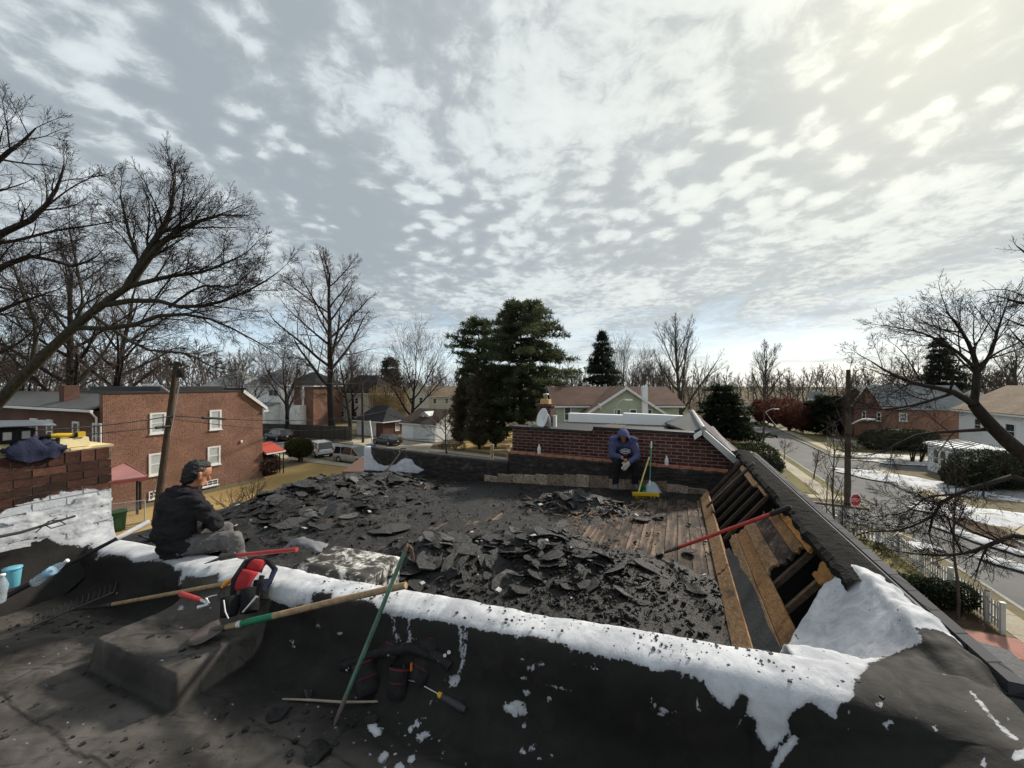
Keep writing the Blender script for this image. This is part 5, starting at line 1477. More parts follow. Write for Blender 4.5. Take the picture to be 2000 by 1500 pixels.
e.build('extension', M_SIDEW, t)
e = MB(); e.hexa([L(2.0, -3.8, 3.98), L(8.3, -3.8, 3.98), L(8.3, -0.01, 4.62), L(2.0, -0.01, 4.62), L(2.0, -3.8, 4.12), L(8.3, -3.8, 4.12), L(8.3, -0.01, 4.78), L(2.0, -0.01, 4.78)]); e.build('extension_roof', M_ROOFGR, t)
window(t, L(3.0, -3.5, 2.6), xd, L(0, -1, 0) - L(0, 0, 0), 1.0, 0.8, bars=(2, 1))
t, L = gable_house('brick_porch_house', 'brick house with dark roof and columned upper porch behind wooden fence', at(556, 0, 80.5), at(612, 0, 79.0), 9, CAMZ - 0.35, 2.9, M_BRICK_A, M_ROOFDK, 'x', hip=2.6, over=0.6,
   wins=[(0, 4.4, 6.4, 0.9, 1.5), (0, 1.2, 6.3, 0.8, 1.9)])
for k in range(2):
 e = MB(); e.box(L(0.6 + 1.6 + k * 3.4, -1.4, 6.1), (0.28, 0.28, 3.6)); e.build('column', M_TRIM, t)
e = MB(); e.hexa([L(-1.0, -1.8, 0), L(5.2, -1.8, 0), L(5.2, -0.02, 0), L(-1.0, -0.02, 0), L(-1.0, -1.8, 4.2), L(5.2, -1.8, 4.2), L(5.2, -0.02, 4.2), L(-1.0, -0.02, 4.2)]); e.build('porch', M_SIDEW, t)
window(t, L(2.6, -1.8, 3.0), L(1, 0, 0) - L(0, 0, 0), L(0, -1, 0) - L(0, 0, 0), 0.6, 1.4)
gable_house('white_gable_house', 'small white gable house with black shutters beyond the brick porch house', at(603, 0, 97), at(631, 0, 97), 9, CAMZ - 0.3, 1.9, M_SIDEW, M_ROOFGR, 'y', over=0.3,
   wins=[(0, 1.0, 7.0, 0.7, 1.5), (0, 2.6, 7.0, 0.7, 1.5), (0, 1.2, 3.6, 0.9, 1.3), (0, 2.7, 3.6, 0.9, 1.3), (0, 1.8, 9.0, 0.5, 0.7)])
gable_house('grey_siding_house', 'grey siding house with low gable right of the white gable house', at(632, 0, 101), at(662, 0, 99), 9, CAMZ - 0.6, 1.6, M_SIDEGREY, M_ROOFGR, 'y', over=0.3, wins=[(0, 1.2, 6.6, 0.7, 1.3), (0, 2.8, 6.6, 0.7, 1.3)])
gable_house('beige_house', 'beige house with steep dark roof behind the tall bare tree', at(650, 0, 90), at(735, 0, 86), 9, 6.4, 4.2, M_SIDEB, M_ROOFDK, 'x', hip=3.2, over=0.5, wins=[(0, 1.8, 4.6, 1.2, 1.3), (0, 4.2, 4.6, 0.9, 1.2), (0, 6.8, 4.7, 1.0, 1.3), (0, 2.6, 1.6, 1.4, 1.3), (0, 6.2, 1.6, 1.4, 1.3)])
gable_house('tan_house', 'tan house with dark gable roof right of the climbing yellow willow', at(792, 0, 92), at(838, 0, 94), 11, 6.3, 3.0, M_SIDEB, M_ROOFDK, 'y', over=0.5, wins=[(0, 1.4, 4.6, 0.9, 1.4), (0, 3.6, 4.6, 0.9, 1.4), (0, 2.8, 1.6, 1.2, 1.4)])
gable_house('cream_house', 'cream house with tan roof half hidden by bare double-trunk tree', at(838, 0, 97), at(893, 0, 99), 9, 5.6, 2.2, sidingmat('cream_siding', (0.52, 0.48, 0.40)), M_ROOFTAN, 'x', over=0.5, wins=[(0, 1.4, 4.2, 0.9, 1.3), (0, 4.4, 4.2, 0.9, 1.3)])
gable_house('distant_white_house', 'distant cream house top above the willow', at(752, 0, 122), at(778, 0, 122), 8, CAMZ - 0.2, 1.6, sidingmat('warm_white_siding', (0.55, 0.51, 0.43)), M_ROOFTAN, 'x', over=0.4, wins=[(0, 1.2, 7.2, 0.7, 1.2), (0, 3.0, 7.2, 0.7, 1.2)])
# --- right-hand side of the street
gable_house('brick_corner_house', 'orange brick house with grey gable roof across the street', at(1668, 0, 60), at(1730, 0, 53.5), 10, CAMZ - 3.3, 3.0, M_BRICK_A, M_ROOFGR, 'y', over=0.3, wins=[(0, 2.3, 3.9, 0.8, 1.2), (0, 5.4, 3.9, 0.8, 1.2), (1, 1.0, 1.7, 1.6, 1.2), (1, 2.0, 4.0, 0.9, 1.1)])
gable_house('brick_wing_house', 'darker brick wing with grey roof right of the brick gable house', at(1722, 0, 56), at(1800, 0, 56), 8, CAMZ - 3.1, 2.6, M_BRICK_D, M_ROOFGR, 'x', over=0.3, wins=[(0, 2.4, 1.9, 1.9, 1.3, {'bars': (2, 2)}), (0, 1.8, 4.3, 0.9, 1.2)])
t, L = gable_house('white_porch', 'white arched porch with striped metal roof across the street', at(1812, 0, 38.5), at(1862, 0, 35.0), 3.5, 2.75, 0.5, M_WHITE, M_WHITE, 'x', hip=0.9, over=0.25, cat='porch')
xd = L(1, 0, 0) - L(0, 0, 0); yd = L(0, 1, 0) - L(0, 0, 0)
for x in (1.3, 2.35, 3.4):
 b = MB(); pts = [L(x - 0.33, -0.012, 0.95), L(x + 0.33, -0.012, 0.95), L(x + 0.33, -0.012, 1.9)] + [L(x + 0.33 * math.cos(a), -0.012, 1.9 + 0.33 * math.sin(a)) for a in np.linspace(0.3, 2.84, 7)] + [L(x - 0.33, -0.012, 1.9)]
 b.prism(pts, yd * -0.02); b.build('arched_window', M_GLASS, t)
 b = MB(); b.box(L(x, -0.045, 1.45), (0.66, 0.03, 0.05), Matrix((xd, yd, Vector((0, 0, 1)))).transposed()); b.build('mullion', M_WHITE, t)
for k in range(8):
 b = MB(); a0, a1 = L(-0.2 + k * 0.75, -0.27, 2.78), L(0.5 + k * 0.5, 1.75, 3.30)
 b.tube([a0, a1], 0.04, 5); b.build('roof_seam', M_METALROOF, t)
gable_house('white_wide_house', 'long white house with tan and grey roof behind the big bare tree', at(1873, 0, 47.5), at(2120, 0, 33.0), 9, 5.6, 2.6, M_WHITE, M_ROOFTAN, 'x', over=0.5, wins=[(0, 3.2, 3.8, 1.1, 1.5), (0, 7.8, 3.6, 1.3, 1.6), (0, 12.0, 3.6, 1.3, 1.6), (0, 3.2, 1.3, 1.1, 1.2)])
gable_house('grey_roof_cottage', 'low cottage with pale grey roof far right of the brick houses', at(1850, 0, 62), at(1950, 0, 58), 8, 5.2, 2.3, M_SIDEB, M_ROOFGR, 'x', hip=2.2, over=0.4)
gable_house('distant_cottage', 'tiny pale gable house far down the street', at(1604, 0, 128), at(1614, 0, 128), 6, 4.2, 1.6, M_SIDEW, M_ROOFGR, 'y', over=0.3)
gable_house('distant_tan_house', 'distant tan house at the end of the street', at(1440, 0, 118), at(1462, 0, 118), 7, 2.9, 1.6, M_SIDEB, M_ROOFTAN, 'x', over=0.4)
b = MB(); q = [at(668, 921, 11.8), at(712, 921, 11.2), at(712, 893, 13.5), at(704, 893, 13.7)]
b.hexa([p - Vector((0, 0, .08)) for p in q] + q)
tag(b.build('lean_to_roof', plain('brown_lean_to', hx(112, 84, 72), 0.7, 0.1, 3), None, origin=q[0]), 'brown sloping lean-to roof past the white parapet end', 'roof')
# ------------------------------------------------------------------ trees and shrubs
def bark_mat(name, c1, c2, sc=3.0):
 t = NT(name); o = t.tc.outputs['Object']
 g = t.noise(sc, 6, 0.7, 0.5, t.mapv(o, (3, 3, 0.6)))
 t.bump(g, 0.7, 0.04)
 return t.done(t.ramp(g, [(0.3, c1), (0.7, c2)]), 0.95, 0.1)
M_BARK = bark_mat('grey_brown_bark', (0.040, 0.033, 0.028), (0.115, 0.098, 0.085))
M_TWIG = bark_mat('twig_bark', (0.055, 0.043, 0.037), (0.115, 0.09, 0.078))
M_BARKD = bark_mat('dark_wet_bark', (0.018, 0.015, 0.013), (0.055, 0.047, 0.042))
M_TWIGD = bark_mat('dark_twig_bark', (0.022, 0.018, 0.016), (0.055, 0.045, 0.04))
M_TWIGR = bark_mat('red_twig_bark', (0.085, 0.04, 0.030), (0.17, 0.085, 0.062))
M_TWIGP = bark_mat('pale_twig_bark', (0.13, 0.11, 0.09), (0.24, 0.205, 0.17))
M_MOSS = bark_mat('mossy_bark', (0.024, 0.021, 0.016), (0.075, 0.072, 0.056))
class Rng:
 def __init__(s, seed): s.r = random.Random(seed)
 def u(s, a, b): return s.r.uniform(a, b)
def rot_about(d, ang, az):
 d = d.normalized()
 a = d.cross(Vector((0.13, 0.27, 0.95)))
 if a.length < 1e-3: a = d.cross(Vector((1, 0, 0)))
 a.normalize(); b = d.cross(a)
 return (d * math.cos(ang) + (a * math.cos(az) + b * math.sin(az)) * math.sin(ang)).normalized()
class Bush:
 """gathers tapered branches, then makes tubes in bulk"""
 def __init__(s): s.g = {}
 def add(s, pts, rad, n):
  s.g.setdefault((len(pts), n), []).append((pts, rad))
 def mesh(s, name, mat):
  V, F, off = [], [], 0
  for (k, n), L in s.g.items():
   P = np.array([[tuple(p) for p in pts] for pts, _ in L]); Rr = np.array([r for _, r in L])
   B = len(L)
   T = np.empty_like(P); T[:, 1:-1] = P[:, 2:] - P[:, :-2]; T[:, 0] = P[:, 1] - P[:, 0]; T[:, -1] = P[:, -1] - P[:, -2]
   T /= np.maximum(np.linalg.norm(T, axis=2, keepdims=True), 1e-9)
   ref = np.where(np.abs(T[:, :1, 2:]) < 0.9, np.array([[[0, 0, 1.0]]]), np.array([[[1.0, 0, 0]]]))
   A = np.cross(T, np.broadcast_to(ref, T.shape)); A /= np.maximum(np.linalg.norm(A, axis=2, keepdims=True), 1e-9)
   C = np.cross(T, A)
   an = np.arange(n) * 2 * np.pi / n
   vv = P[:, :, None, :] + Rr[:, :, None, None] * (A[:, :, None, :] * np.cos(an)[None, None, :, None] + C[:, :, None, :] * np.sin(an)[None, None, :, None])
   V.append(vv.reshape(-1, 3))
   i, j = np.meshgrid(np.arange(k - 1), np.arange(n), indexing='ij')
   i, j = i.ravel(), j.ravel(); j2 = (j + 1) % n
   f = np.stack([i * n + j, i * n + j2, (i + 1) * n + j2, (i + 1) * n + j], 1)
   F.append((f[None] + (np.arange(B) * k * n)[:, None, None] + off).reshape(-1, 4))
   off += B * k * n
  if not V: V, F = [np.zeros((0, 3))], [np.zeros((0, 4), int)]
  return np_mesh(name, np.concatenate(V), np.concatenate(F), mat, True)
def np_mesh(name, V, F, mat, smooth=False):
 me = bpy.data.meshes.new(name)
 k = F.shape[1]
 me.vertices.add(len(V)); me.vertices.foreach_set('co', V.astype(np.float32).ravel())
 me.loops.add(F.size); me.loops.foreach_set('vertex_index', F.astype(np.int32).ravel())
 me.polygons.add(len(F)); me.polygons.foreach_set('loop_start', np.arange(len(F), dtype=np.int32) * k)
 me.update(calc_edges=True)
 if smooth: me.polygons.foreach_set('use_smooth', np.ones(len(F), bool))
 me.materials.append(mat)
 me.validate(); me.update()
 return me
def grow(B0, B1, p, d, L, r, lev, maxlev, q, opt):
 k = (8, 6, 5, 4, 3, 3)[min(lev, 5)]
 wig = opt.get('wig', 0.12) * (1 + 0.2 * lev); up = opt.get('up', 0.06) * (1 if lev < 3 else 0.6)
 droop = opt.get('droop', 0.0) if lev >= 1 else 0
 pts, rad = [p], [r]
 cur = d.normalized()
 for i in range(1, k):
  cur = (cur + Vector((q.u(-wig, wig), q.u(-wig, wig), q.u(-wig, wig) + up - droop))).normalized()
  p = p + cur * (L / (k - 1)); pts.append(p)
  rad.append(max(opt['rmin'], r * (1 - (0.62 if lev else opt.get('taper', 0.72)) * (i / (k - 1)))))
 spawn(B0, B1, pts, rad, L, lev, maxlev, q, opt)
def spawn(B0, B1, pts, rad, L, lev, maxlev, q, opt):
 n = (8, 7, 5, 4, 3, 3)[min(lev, 5)] if lev < maxlev else 3
 (B0 if lev <= opt.get('trunk_lev', 1) else B1).add(pts, rad, 9 if lev == 0 else (6 if lev == 1 else (4 if lev == 2 else 3)))
 if lev >= maxlev: return
 nc = opt['kids'][min(lev, len(opt['kids']) - 1)]
 t0 = opt['start'][min(lev, len(opt['start']) - 1)]
 k = len(pts); az = q.u(0, 6.28)
 for c in range(nc):
  t = lerp(t0, 1.0, (c + q.u(0.1, 0.9)) / nc)
  if c == nc - 1: t = 1.0
  f = t * (k - 1); i = min(int(f), k - 2); w = f - i
  p = pts[i].lerp(pts[i + 1], w); rr = lerp(rad[i], rad[i + 1], w)
  dd = (pts[i + 1] - pts[i]).normalized()
  az += 2.4 + q.u(-0.5, 0.5)
  ang = q.u(*opt['ang'][min(lev, len(opt['ang']) - 1)])
  if t == 1.0: ang *= 0.35
  nd = rot_about(dd, ang, az)
  ln = L * opt['len'][min(lev, len(opt['len']) - 1)] * q.u(0.75, 1.2) * (1.0 - opt.get('tipshort', 0.45) * (t - t0) / max(1e-6, 1 - t0))
  grow(B0, B1, p, nd, ln, max(opt['rmin'], rr * ((0.60 if lev == 0 else 0.46) if t < 1 else 0.9)), lev + 1, maxlev, q, opt)
def tree_meshes(H, r, seed, maxlev=4, lean=(0, 0), trunk_m=None, crown_m=None, **kw):
 opt = dict(kids=[9, 6, 5, 4, 4], start=[0.30, 0.25, 0.2, 0.15], ang=[(0.6, 1.05), (0.5, 0.95), (0.45, 0.95), (0.4, 0.9)], len=[0.52, 0.55, 0.55, 0.55], rmin=0.012, up=0.07)
 opt.update(kw)
 q = Rng(seed); B0, B1 = Bush(), Bush()
 grow(B0, B1, Vector((0, 0, -0.2)), Vector((lean[0], lean[1], 1)), H * opt.get('trunk', 0.72), r, 0, maxlev, q, opt)
 return B0.mesh('trunk', trunk_m or M_BARK), B1.mesh('crown', crown_m or M_TWIG)
def put_tree(name, label, meshes, loc, rotz=0, sc=1.0, group=None, cat='tree', scz=None):
 t = thing(name, label, cat, loc, 0, group)
 M = Matrix.Rotation(rotz, 4, 'Z') @ Matrix.Diagonal((sc, sc, scz or sc, 1))
 for nm, me in zip(('trunk', 'crown'), meshes): inst(nm, me, M, t)
 return t
def limb_tree(name, label, limbs, base, trunk_m, crown_m, seed, maxlev=4, **kw):
 """limbs: (points, r0, r1, level, length) drawn out along sighted paths; twigs grow from them"""
 opt = dict(kids=[7, 6, 5, 4, 3], start=[0.12, 0.2, 0.15, 0.15], ang=[(0.5, 1.0), (0.45, 0.95), (0.4, 0.95), (0.4, 0.9)], len=[0.5, 0.5, 0.52, 0.55], rmin=0.006, up=0.04)
 opt.update(kw)
 q = Rng(seed); B0, B1 = Bush(), Bush()
 for pts, r0, r1, lev, L in limbs:
  P = [Vector(p) - base for p in pts]
  k = 9; out = []
  for i in range(k):
   f = i / (k - 1) * (len(P) - 1); a = min(int(f), len(P) - 2); w = f - a
   p0, p1, p2, p3 = P[max(a - 1, 0)], P[a], P[a + 1], P[min(a + 2, len(P) - 1)]
   out.append(0.5 * ((2 * p1) + (p2 - p0) * w + (2 * p0 - 5 * p1 + 4 * p2 - p3) * w * w + (3 * p1 - p0 - 3 * p2 + p3) * w ** 3))
  rad = [lerp(r0, r1, i / (k - 1)) for i in range(k)]
  if L > 0: spawn(B0, B1, out, rad, L, lev, maxlev, q, opt)
  else: B0.add(out, rad, 9)
 t = thing(name, label, 'tree', base)
 inst('trunk', B0.mesh('trunk', trunk_m), Matrix(), t); inst('crown', B1.mesh('crown', crown_m), Matrix(), t)
 return t
# --- big leaning tree at the left
def A(Y, *pts): return [at(x, y, Y + (p[0] if p else 0)) for x, y, *p in pts]
limb_tree('leaning_maple', 'big bare tree leaning right across the left sky over the brick house', [
 (A(20, (-330, 1180), (-60, 850), (90, 690), (180, 610), (250, 560)), 0.29, 0.15, 0, 0),
 (A(20, (250, 560), (290, 490), (330, 420), (340, 360)), 0.22, 0.05, 1, 4.5),
 (A(20, (250, 560), (310, 480), (370, 440), (430, 420)), 0.20, 0.05, 1, 4.5),
 (A(20, (210, 590), (270, 530), (250, 450), (235, 380)), 0.13, 0.035, 1, 3.6),
 (A(20, (205, 595, 0), (290, 585), (360, 600), (430, 590), (500, 560), (545, 530)), 0.15, 0.02, 1, 4.0),
 (A(20, (150, 640), (240, 640), (320, 615), (400, 620), (470, 650), (540, 690)), 0.14, 0.02, 1, 4.0),
 (A(20, (250, 560), (330, 540), (400, 530), (470, 500)), 0.13, 0.03, 1, 3.8),
 (A(20, (120, 665), (160, 600), (150, 520), (135, 450)), 0.11, 0.03, 1, 3.2),
 (A(20, (60, 720), (70, 640), (40, 560), (20, 500)), 0.12, 0.03, 1, 3.4),
 (A(20, (180, 615), (280, 680), (360, 690), (420, 720)), 0.09, 0.02, 1, 3.0),
 (A(20, (330, 600), (390, 560), (450, 560), (480, 540)), 0.07, 0.02, 1, 2.8),
 ], at(-330, 1180, 20), M_MOSS, M_TWIGD, 3, 5, kids=[6, 11, 8, 6, 5], rmin=0.006, ang=[(0.3, 0.8), (0.35, 0.8), (0.4, 0.9)], len=[0.5, 0.62, 0.6, 0.6])
limb_tree('overhanging_tree', 'bare tree reaching in over the upper left corner of the view', [
 (A(13, (-500, 1050), (-260, 760), (-140, 600)), 0.36, 0.24, 0, 0),
 (A(13, (-140, 600), (-40, 480), (60, 430), (110, 370), (125, 320)), 0.15, 0.02, 1, 2.6),
 (A(13, (-140, 600), (-80, 420), (-10, 320), (40, 280), (70, 250)), 0.14, 0.02, 1, 2.6),
 (A(13, (60, 430), (120, 380), (170, 350), (210, 340)), 0.04, 0.012, 2, 1.6),
 (A(13, (-140, 600), (-30, 540), (60, 500), (140, 520), (190, 500)), 0.12, 0.02, 1, 2.6),
 (A(13, (-160, 640), (-40, 620), (40, 590), (100, 570)), 0.10, 0.02, 1, 2.4),
 (A(13, (-40, 480), (30, 470), (110, 450), (180, 440), (230, 430)), 0.06, 0.012, 1, 2.2),
 (A(13, (-160, 640), (-60, 700), (20, 680), (70, 640)), 0.08, 0.015, 1, 2.0),
 ], at(-500, 1050, 13), M_BARKD, M_TWIGD, 11, 5, kids=[6, 10, 7, 5, 4], rmin=0.004, ang=[(0.35, 0.9), (0.4, 0.9), (0.4, 0.9)], len=[0.5, 0.62, 0.6, 0.6])
# --- street tree reaching in from the right, in front of the white house
limb_tree('right_street_tree', 'dark bare street tree leaning in from the right edge over the road', [
 (A(13, (2230, 1120), (2080, 950), (2000, 890), (1940, 835), (1902, 790)), 0.30, 0.15, 0, 0),
 (A(13, (1902, 790), (1908, 730), (1900, 690), (1880, 650), (1850, 610)), 0.115, 0.02, 1, 2.7),
 (A(13, (1902, 790), (1860, 765), (1800, 752), (1750, 735), (1700, 705)), 0.11, 0.018, 1, 2.7),
 (A(13, (1905, 720), (1860, 680), (1800, 650), (1750, 640)), 0.06, 0.014, 1, 2.2),
 (A(13, (1908, 730), (1935, 690), (1950, 640), (1965, 600)), 0.07, 0.015, 1, 2.2),
 (A(13, (1860, 768), (1790, 790), (1720, 800), (1690, 790)), 0.055, 0.012, 1, 2.2),
 (A(13, (1940, 838), (1870, 842), (1790, 850), (1730, 880), (1690, 890)), 0.07, 0.012, 1, 2.2),
 (A(13, (1880, 650), (1830, 640), (1790, 620)), 0.03, 0.01, 2, 1.4),
 (A(11, (2100, 1000), (2000, 932), (1920, 948), (1870, 965), (1830, 990), (1815, 1040)), 0.085, 0.025, 1, 1.9),
 (A(11, (1870, 965), (1810, 972), (1770, 1000), (1700, 1010)), 0.03, 0.008, 1, 1.7),
 (A(11, (1820, 1010), (1760, 1035), (1690, 1040), (1650, 1060)), 0.028, 0.008, 1, 1.6),
 (A(10, (2120, 1080), (2000, 1045), (1930, 1065), (1890, 1080), (1820, 1085), (1740, 1075)), 0.075, 0.01, 1, 1.7),
 (A(10, (1930, 1065), (1915, 1095), (1905, 1130)), 0.035, 0.01, 2, 1.0),
 (A(10, (1880, 1082), (1860, 1040), (1850, 1010), (1820, 985)), 0.028, 0.008, 1, 1.3),
 ], at(2230, 1120, 13), M_BARKD, M_TWIGD, 5, 5, kids=[6, 10, 7, 5, 4], rmin=0.004, ang=[(0.4, 0.9), (0.4, 0.9), (0.4, 0.95)], len=[0.5, 0.64, 0.6, 0.6])
limb_tree('right_edge_tree', 'bare tree with sparse branches entering at the right edge against the sky', [
 (A(9, (2500, 1100), (2330, 760), (2200, 620)), 0.22, 0.13, 0, 0),
 (A(9, (2200, 620), (2080, 600), (2000, 592), (1970, 585)), 0.06, 0.02, 1, 1.2),
 (A(9, (1975, 587), (1940, 590), (1915, 600), (1920, 625)), 0.014, 0.006, 2, 0.8),
 (A(9, (2100, 600), (2010, 580), (1960, 565), (1905, 570)), 0.02, 0.006, 2, 1.0),
 (A(9, (2200, 620), (2080, 560), (2010, 500), (1985, 480)), 0.05, 0.008, 1, 1.2),
 (A(9, (2200, 640), (2080, 650), (2010, 640), (1960, 620)), 0.05, 0.008, 1, 1.3),
 (A(9, (2200, 660), (2080, 700), (2010, 680), (1970, 640)), 0.05, 0.008, 1, 1.3),
 ], at(2500, 1100, 9), M_BARKD, M_TWIGD, 8, 3, kids=[5, 7, 5, 4], rmin=0.004, ang=[(0.4, 1.0), (0.4, 1.0)], len=[0.5, 0.45, 0.5])
# --- standing bare trees
TM = {
 'tall': tree_meshes(30, 0.58, 21, 4, kids=[17, 9, 7, 6], start=[0.32, 0.25, 0.2, 0.2], len=[0.46, 0.56, 0.55, 0.55], ang=[(0.6, 1.1), (0.45, 0.95), (0.45, 0.9)], trunk=0.86, rmin=0.014, trunk_m=M_BARKD, tipshort=0.62, wig=0.08, up=0.05),
 'vase': tree_meshes(20, 0.45, 33, 4, kids=[7, 8, 7, 6], start=[0.22, 0.3, 0.2, 0.2], len=[0.9, 0.55, 0.55, 0.55], ang=[(0.4, 0.8), (0.35, 0.75), (0.4, 0.8)], trunk=0.45, rmin=0.013, tipshort=0.1, trunk_m=M_BARKD, wig=0.09),
 'fork': tree_meshes(15, 0.34, 45, 4, kids=[7, 8, 6, 6], start=[0.35, 0.3, 0.2, 0.2], len=[0.8, 0.56, 0.55, 0.55], ang=[(0.45, 0.85), (0.4, 0.8), (0.4, 0.8)], trunk=0.52, rmin=0.012, tipshort=0.2, trunk_m=M_BARKD),
 'round': tree_meshes(16, 0.35, 57, 4, kids=[9, 8, 6, 6], rmin=0.014, trunk=0.65),
 'fan': tree_meshes(20, 0.42, 69, 4, kids=[14, 8, 6, 5], start=[0.22, 0.2, 0.2], len=[0.58, 0.5, 0.55, 0.55], ang=[(0.45, 0.8), (0.3, 0.6), (0.35, 0.7)], trunk=0.85, rmin=0.014, up=0.09, tipshort=0.55, wig=0.07, trunk_m=M_BARK),
 'thin': tree_meshes(18, 0.26, 81, 3, kids=[12, 6, 5], start=[0.35, 0.3, 0.2], len=[0.30, 0.5, 0.5], ang=[(0.35, 0.7), (0.4, 0.8)], trunk=0.92, rmin=0.022, up=0.10),
 'small': tree_meshes(3.4, 0.06, 93, 3, kids=[8, 6, 5], start=[0.40, 0.25, 0.2], len=[0.6, 0.5, 0.5], rmin=0.008, trunk=0.6, ang=[(0.5, 1.0), (0.4, 0.9)], crown_m=M_TWIGR),
 'whip': tree_meshes(7.5, 0.06, 99, 3, kids=[10, 5, 4], start=[0.30, 0.25, 0.2], len=[0.24, 0.5, 0.5], rmin=0.008, trunk=0.92, ang=[(0.35, 0.7), (0.4, 0.9)], trunk_m=M_TWIG),
}
def gx(x, Y): return Vector(((x - 1000) / FPX * Y, Y, 0))
GT = 'bare trees standing between the houses'
put_tree('tall_bare_tree', 'tallest bare tree rising high above the wooden fence', TM['tall'], gx(650, 60), 0.6, 0.97, GT)
put_tree('forked_bare_tree', 'wide forked bare tree in front of white siding house', TM['fork'], gx(563, 60), 1.0, 1.15, GT)
put_tree('bare_tree', 'dark leaning bare tree in front of the beige house', TM['round'], gx(684, 74), 2.0, 1.15, GT)
put_tree('vase_bare_tree', 'bare double-trunk tree with upswept crown left of the big pine', TM['vase'], gx(806, 72), 0.4, 1.02, GT)
put_tree('bare_tree', 'bare tree behind the tall bare tree, lower and bushier', TM['vase'], gx(690, 88), 2.4, 0.95, GT)
put_tree('fan_bare_tree', 'bare tree with fan of branches above the sage green house', TM['fan'], gx(1332, 62), 2.9, 0.92, GT)
put_tree('pale_bare_tree', 'pale bare tree with rounded top right of the dark spruce', (TM['thin'][0], TM['vase'][1]), gx(1222, 86), 1.0, 0.98, GT)
put_tree('bare_tree', 'reddish bare tree left of the dark spruce', TM['round'], gx(1128, 78), 0.3, 0.9, GT)
put_tree('bare_tree', 'bare tree with broken trunk right of the white chimney', TM['fork'], gx(1286, 78), 4.0, 0.95, GT)
put_tree('tall_bare_tree', 'lone tall bare tree above the red-brown bushes down the street', TM['fan'], gx(1490, 92), 0.5, 0.88, GT)
put_tree('bare_tree', 'shorter bare tree beside the lone tall tree', TM['round'], gx(1546, 98), 1.7, 0.80, GT)
put_tree('bare_tree', 'slim tall trunk rising behind the left leaning tree', TM['tall'], gx(146, 38), 1.1, 0.74, GT)
put_tree('bare_tree', 'leaning pair trunk behind the brick house roof at left', TM['tall'], gx(222, 42), 3.1, 0.72, GT)
put_tree('bare_tree', 'bare tree far left behind the rear brick wing', TM['vase'], gx(40, 40), 0.2, 0.85, GT)
put_tree('bare_tree', 'bare tree above the pale grey hip roof', TM['fork'], gx(455, 66), 2.2, 0.95, GT)
put_tree('bare_tree', 'bare tree at far right edge behind the white house', TM['fan'], gx(1985, 55), 1.2, 0.72, GT)
put_tree('bare_tree', 'rounded bare tree behind the brick corner house', TM['round'], gx(1960, 70), 2.2, 0.95, GT)
put_tree('slim_street_tree', 'slender leafless top rising behind the right utility pole', TM['whip'], gx(1657, 28.5), 0.6, 1.42, None)
GS = 'young street trees'
for k, (x, y, lab, s) in enumerate([(1531, 898, 'young street tree beside the rounded bushes', 0.95), (1590, 935, 'young street tree on the verge nearest the stop sign', 1.05), (1462, 862, 'young street tree farthest down the verge', 0.9), (873, 888, 'small bare tree in front of the white garage', 2.2)]):
 p = onz(x, y, BZ); put_tree('young_tree', lab, TM['small'], p, k * 1.3, s, GS)
for k, (x, y, lab, s) in enumerate([(1633, 1100, 'tallest bare sapling left of the stop sign', 0.92), (1608, 1105, 'thin bare sapling against the street at the fence', 0.62), (1648, 1110, 'short bare sapling in front of the stop sign', 0.55), (1870, 1210, 'bare sapling behind the hedge right end', 0.85)]):
 p = onz(x, y, BZ); put_tree('sapling', lab, TM['whip'], p, k * 2.1, s, 'saplings behind the hedge')
# --- needle trees
def needle_mat(name, c1, c2):
 t = NT(name); o = t.tc.outputs['Object']
 g = t.noise(0.9, 5, 0.65, 0.3, o); g2 = t.noise(7, 3, 0.6, 0, o)
 col = t.ramp(t.math('ADD', t.math('MULTIPLY', g, 0.6), t.math('MULTIPLY', g2, 0.4)), [(0.3, mul(c1, 0.6)), (0.5, c1), (0.72, c2)])
 m = t.done(col, 0.75, 0.2)
 tr = t.n.new('ShaderNodeBsdfTranslucent'); t.put(t.mix(1.0, col, (1.25, 1.25, 1.0), 'MULTIPLY'), tr.inputs[0])
 mx = t.n.new('ShaderNodeMixShader'); mx.inputs[0].default_value = 0.4
 t.l.new(t.b.outputs[0], mx.inputs[1]); t.l.new(tr.outputs[0], mx.inputs[2]); t.l.new(mx.outputs[0], t.n['Material Output'].inputs[0])
 return m
M_PINE = needle_mat('pine_needles', (0.066, 0.08, 0.045), (0.13, 0.15, 0.085))
M_SPRUCE = needle_mat('spruce_needles', (0.022, 0.030, 0.022), (0.05, 0.064, 0.044))
M_CEDAR = needle_mat('winter_cedar', (0.085, 0.078, 0.050), (0.16, 0.145, 0.09))
M_YEW = needle_mat('yew_needles', (0.016, 0.024, 0.013), (0.042, 0.055, 0.026))
M_BRONZE = needle_mat('bronze_foliage', (0.10, 0.035, 0.028), (0.19, 0.075, 0.055))
M_OLIVE = needle_mat('olive_foliage', (0.045, 0.048, 0.016), (0.12, 0.11, 0.04))
def tufts(C, D, n, ln, wd, rs):
 """n needles-bundles (thin triangles) round each centre"""
 N = len(C)
 d = rs.normal(size=(N, n, 3)); d /= np.linalg.norm(d, axis=2, keepdims=True)
 d = d * 0.75 + D[:, None, :]; d /= np.maximum(np.linalg.norm(d, axis=2, keepdims=True), 1e-6)
 s = np.cross(d, rs.normal(size=(N, n, 3))); s /= np.maximum(np.linalg.norm(s, axis=2, keepdims=True), 1e-6)
 L = ln * rs.uniform(0.6, 1.3, size=(N, n, 1))
 c = C[:, None, :] + rs.normal(size=(N, n, 3)) * ln * 0.25
 v = np.stack([c - s * wd, c + s * wd, c + d * L], 2).reshape(-1, 3)
 return v, np.arange(len(v)).reshape(-1, 3)
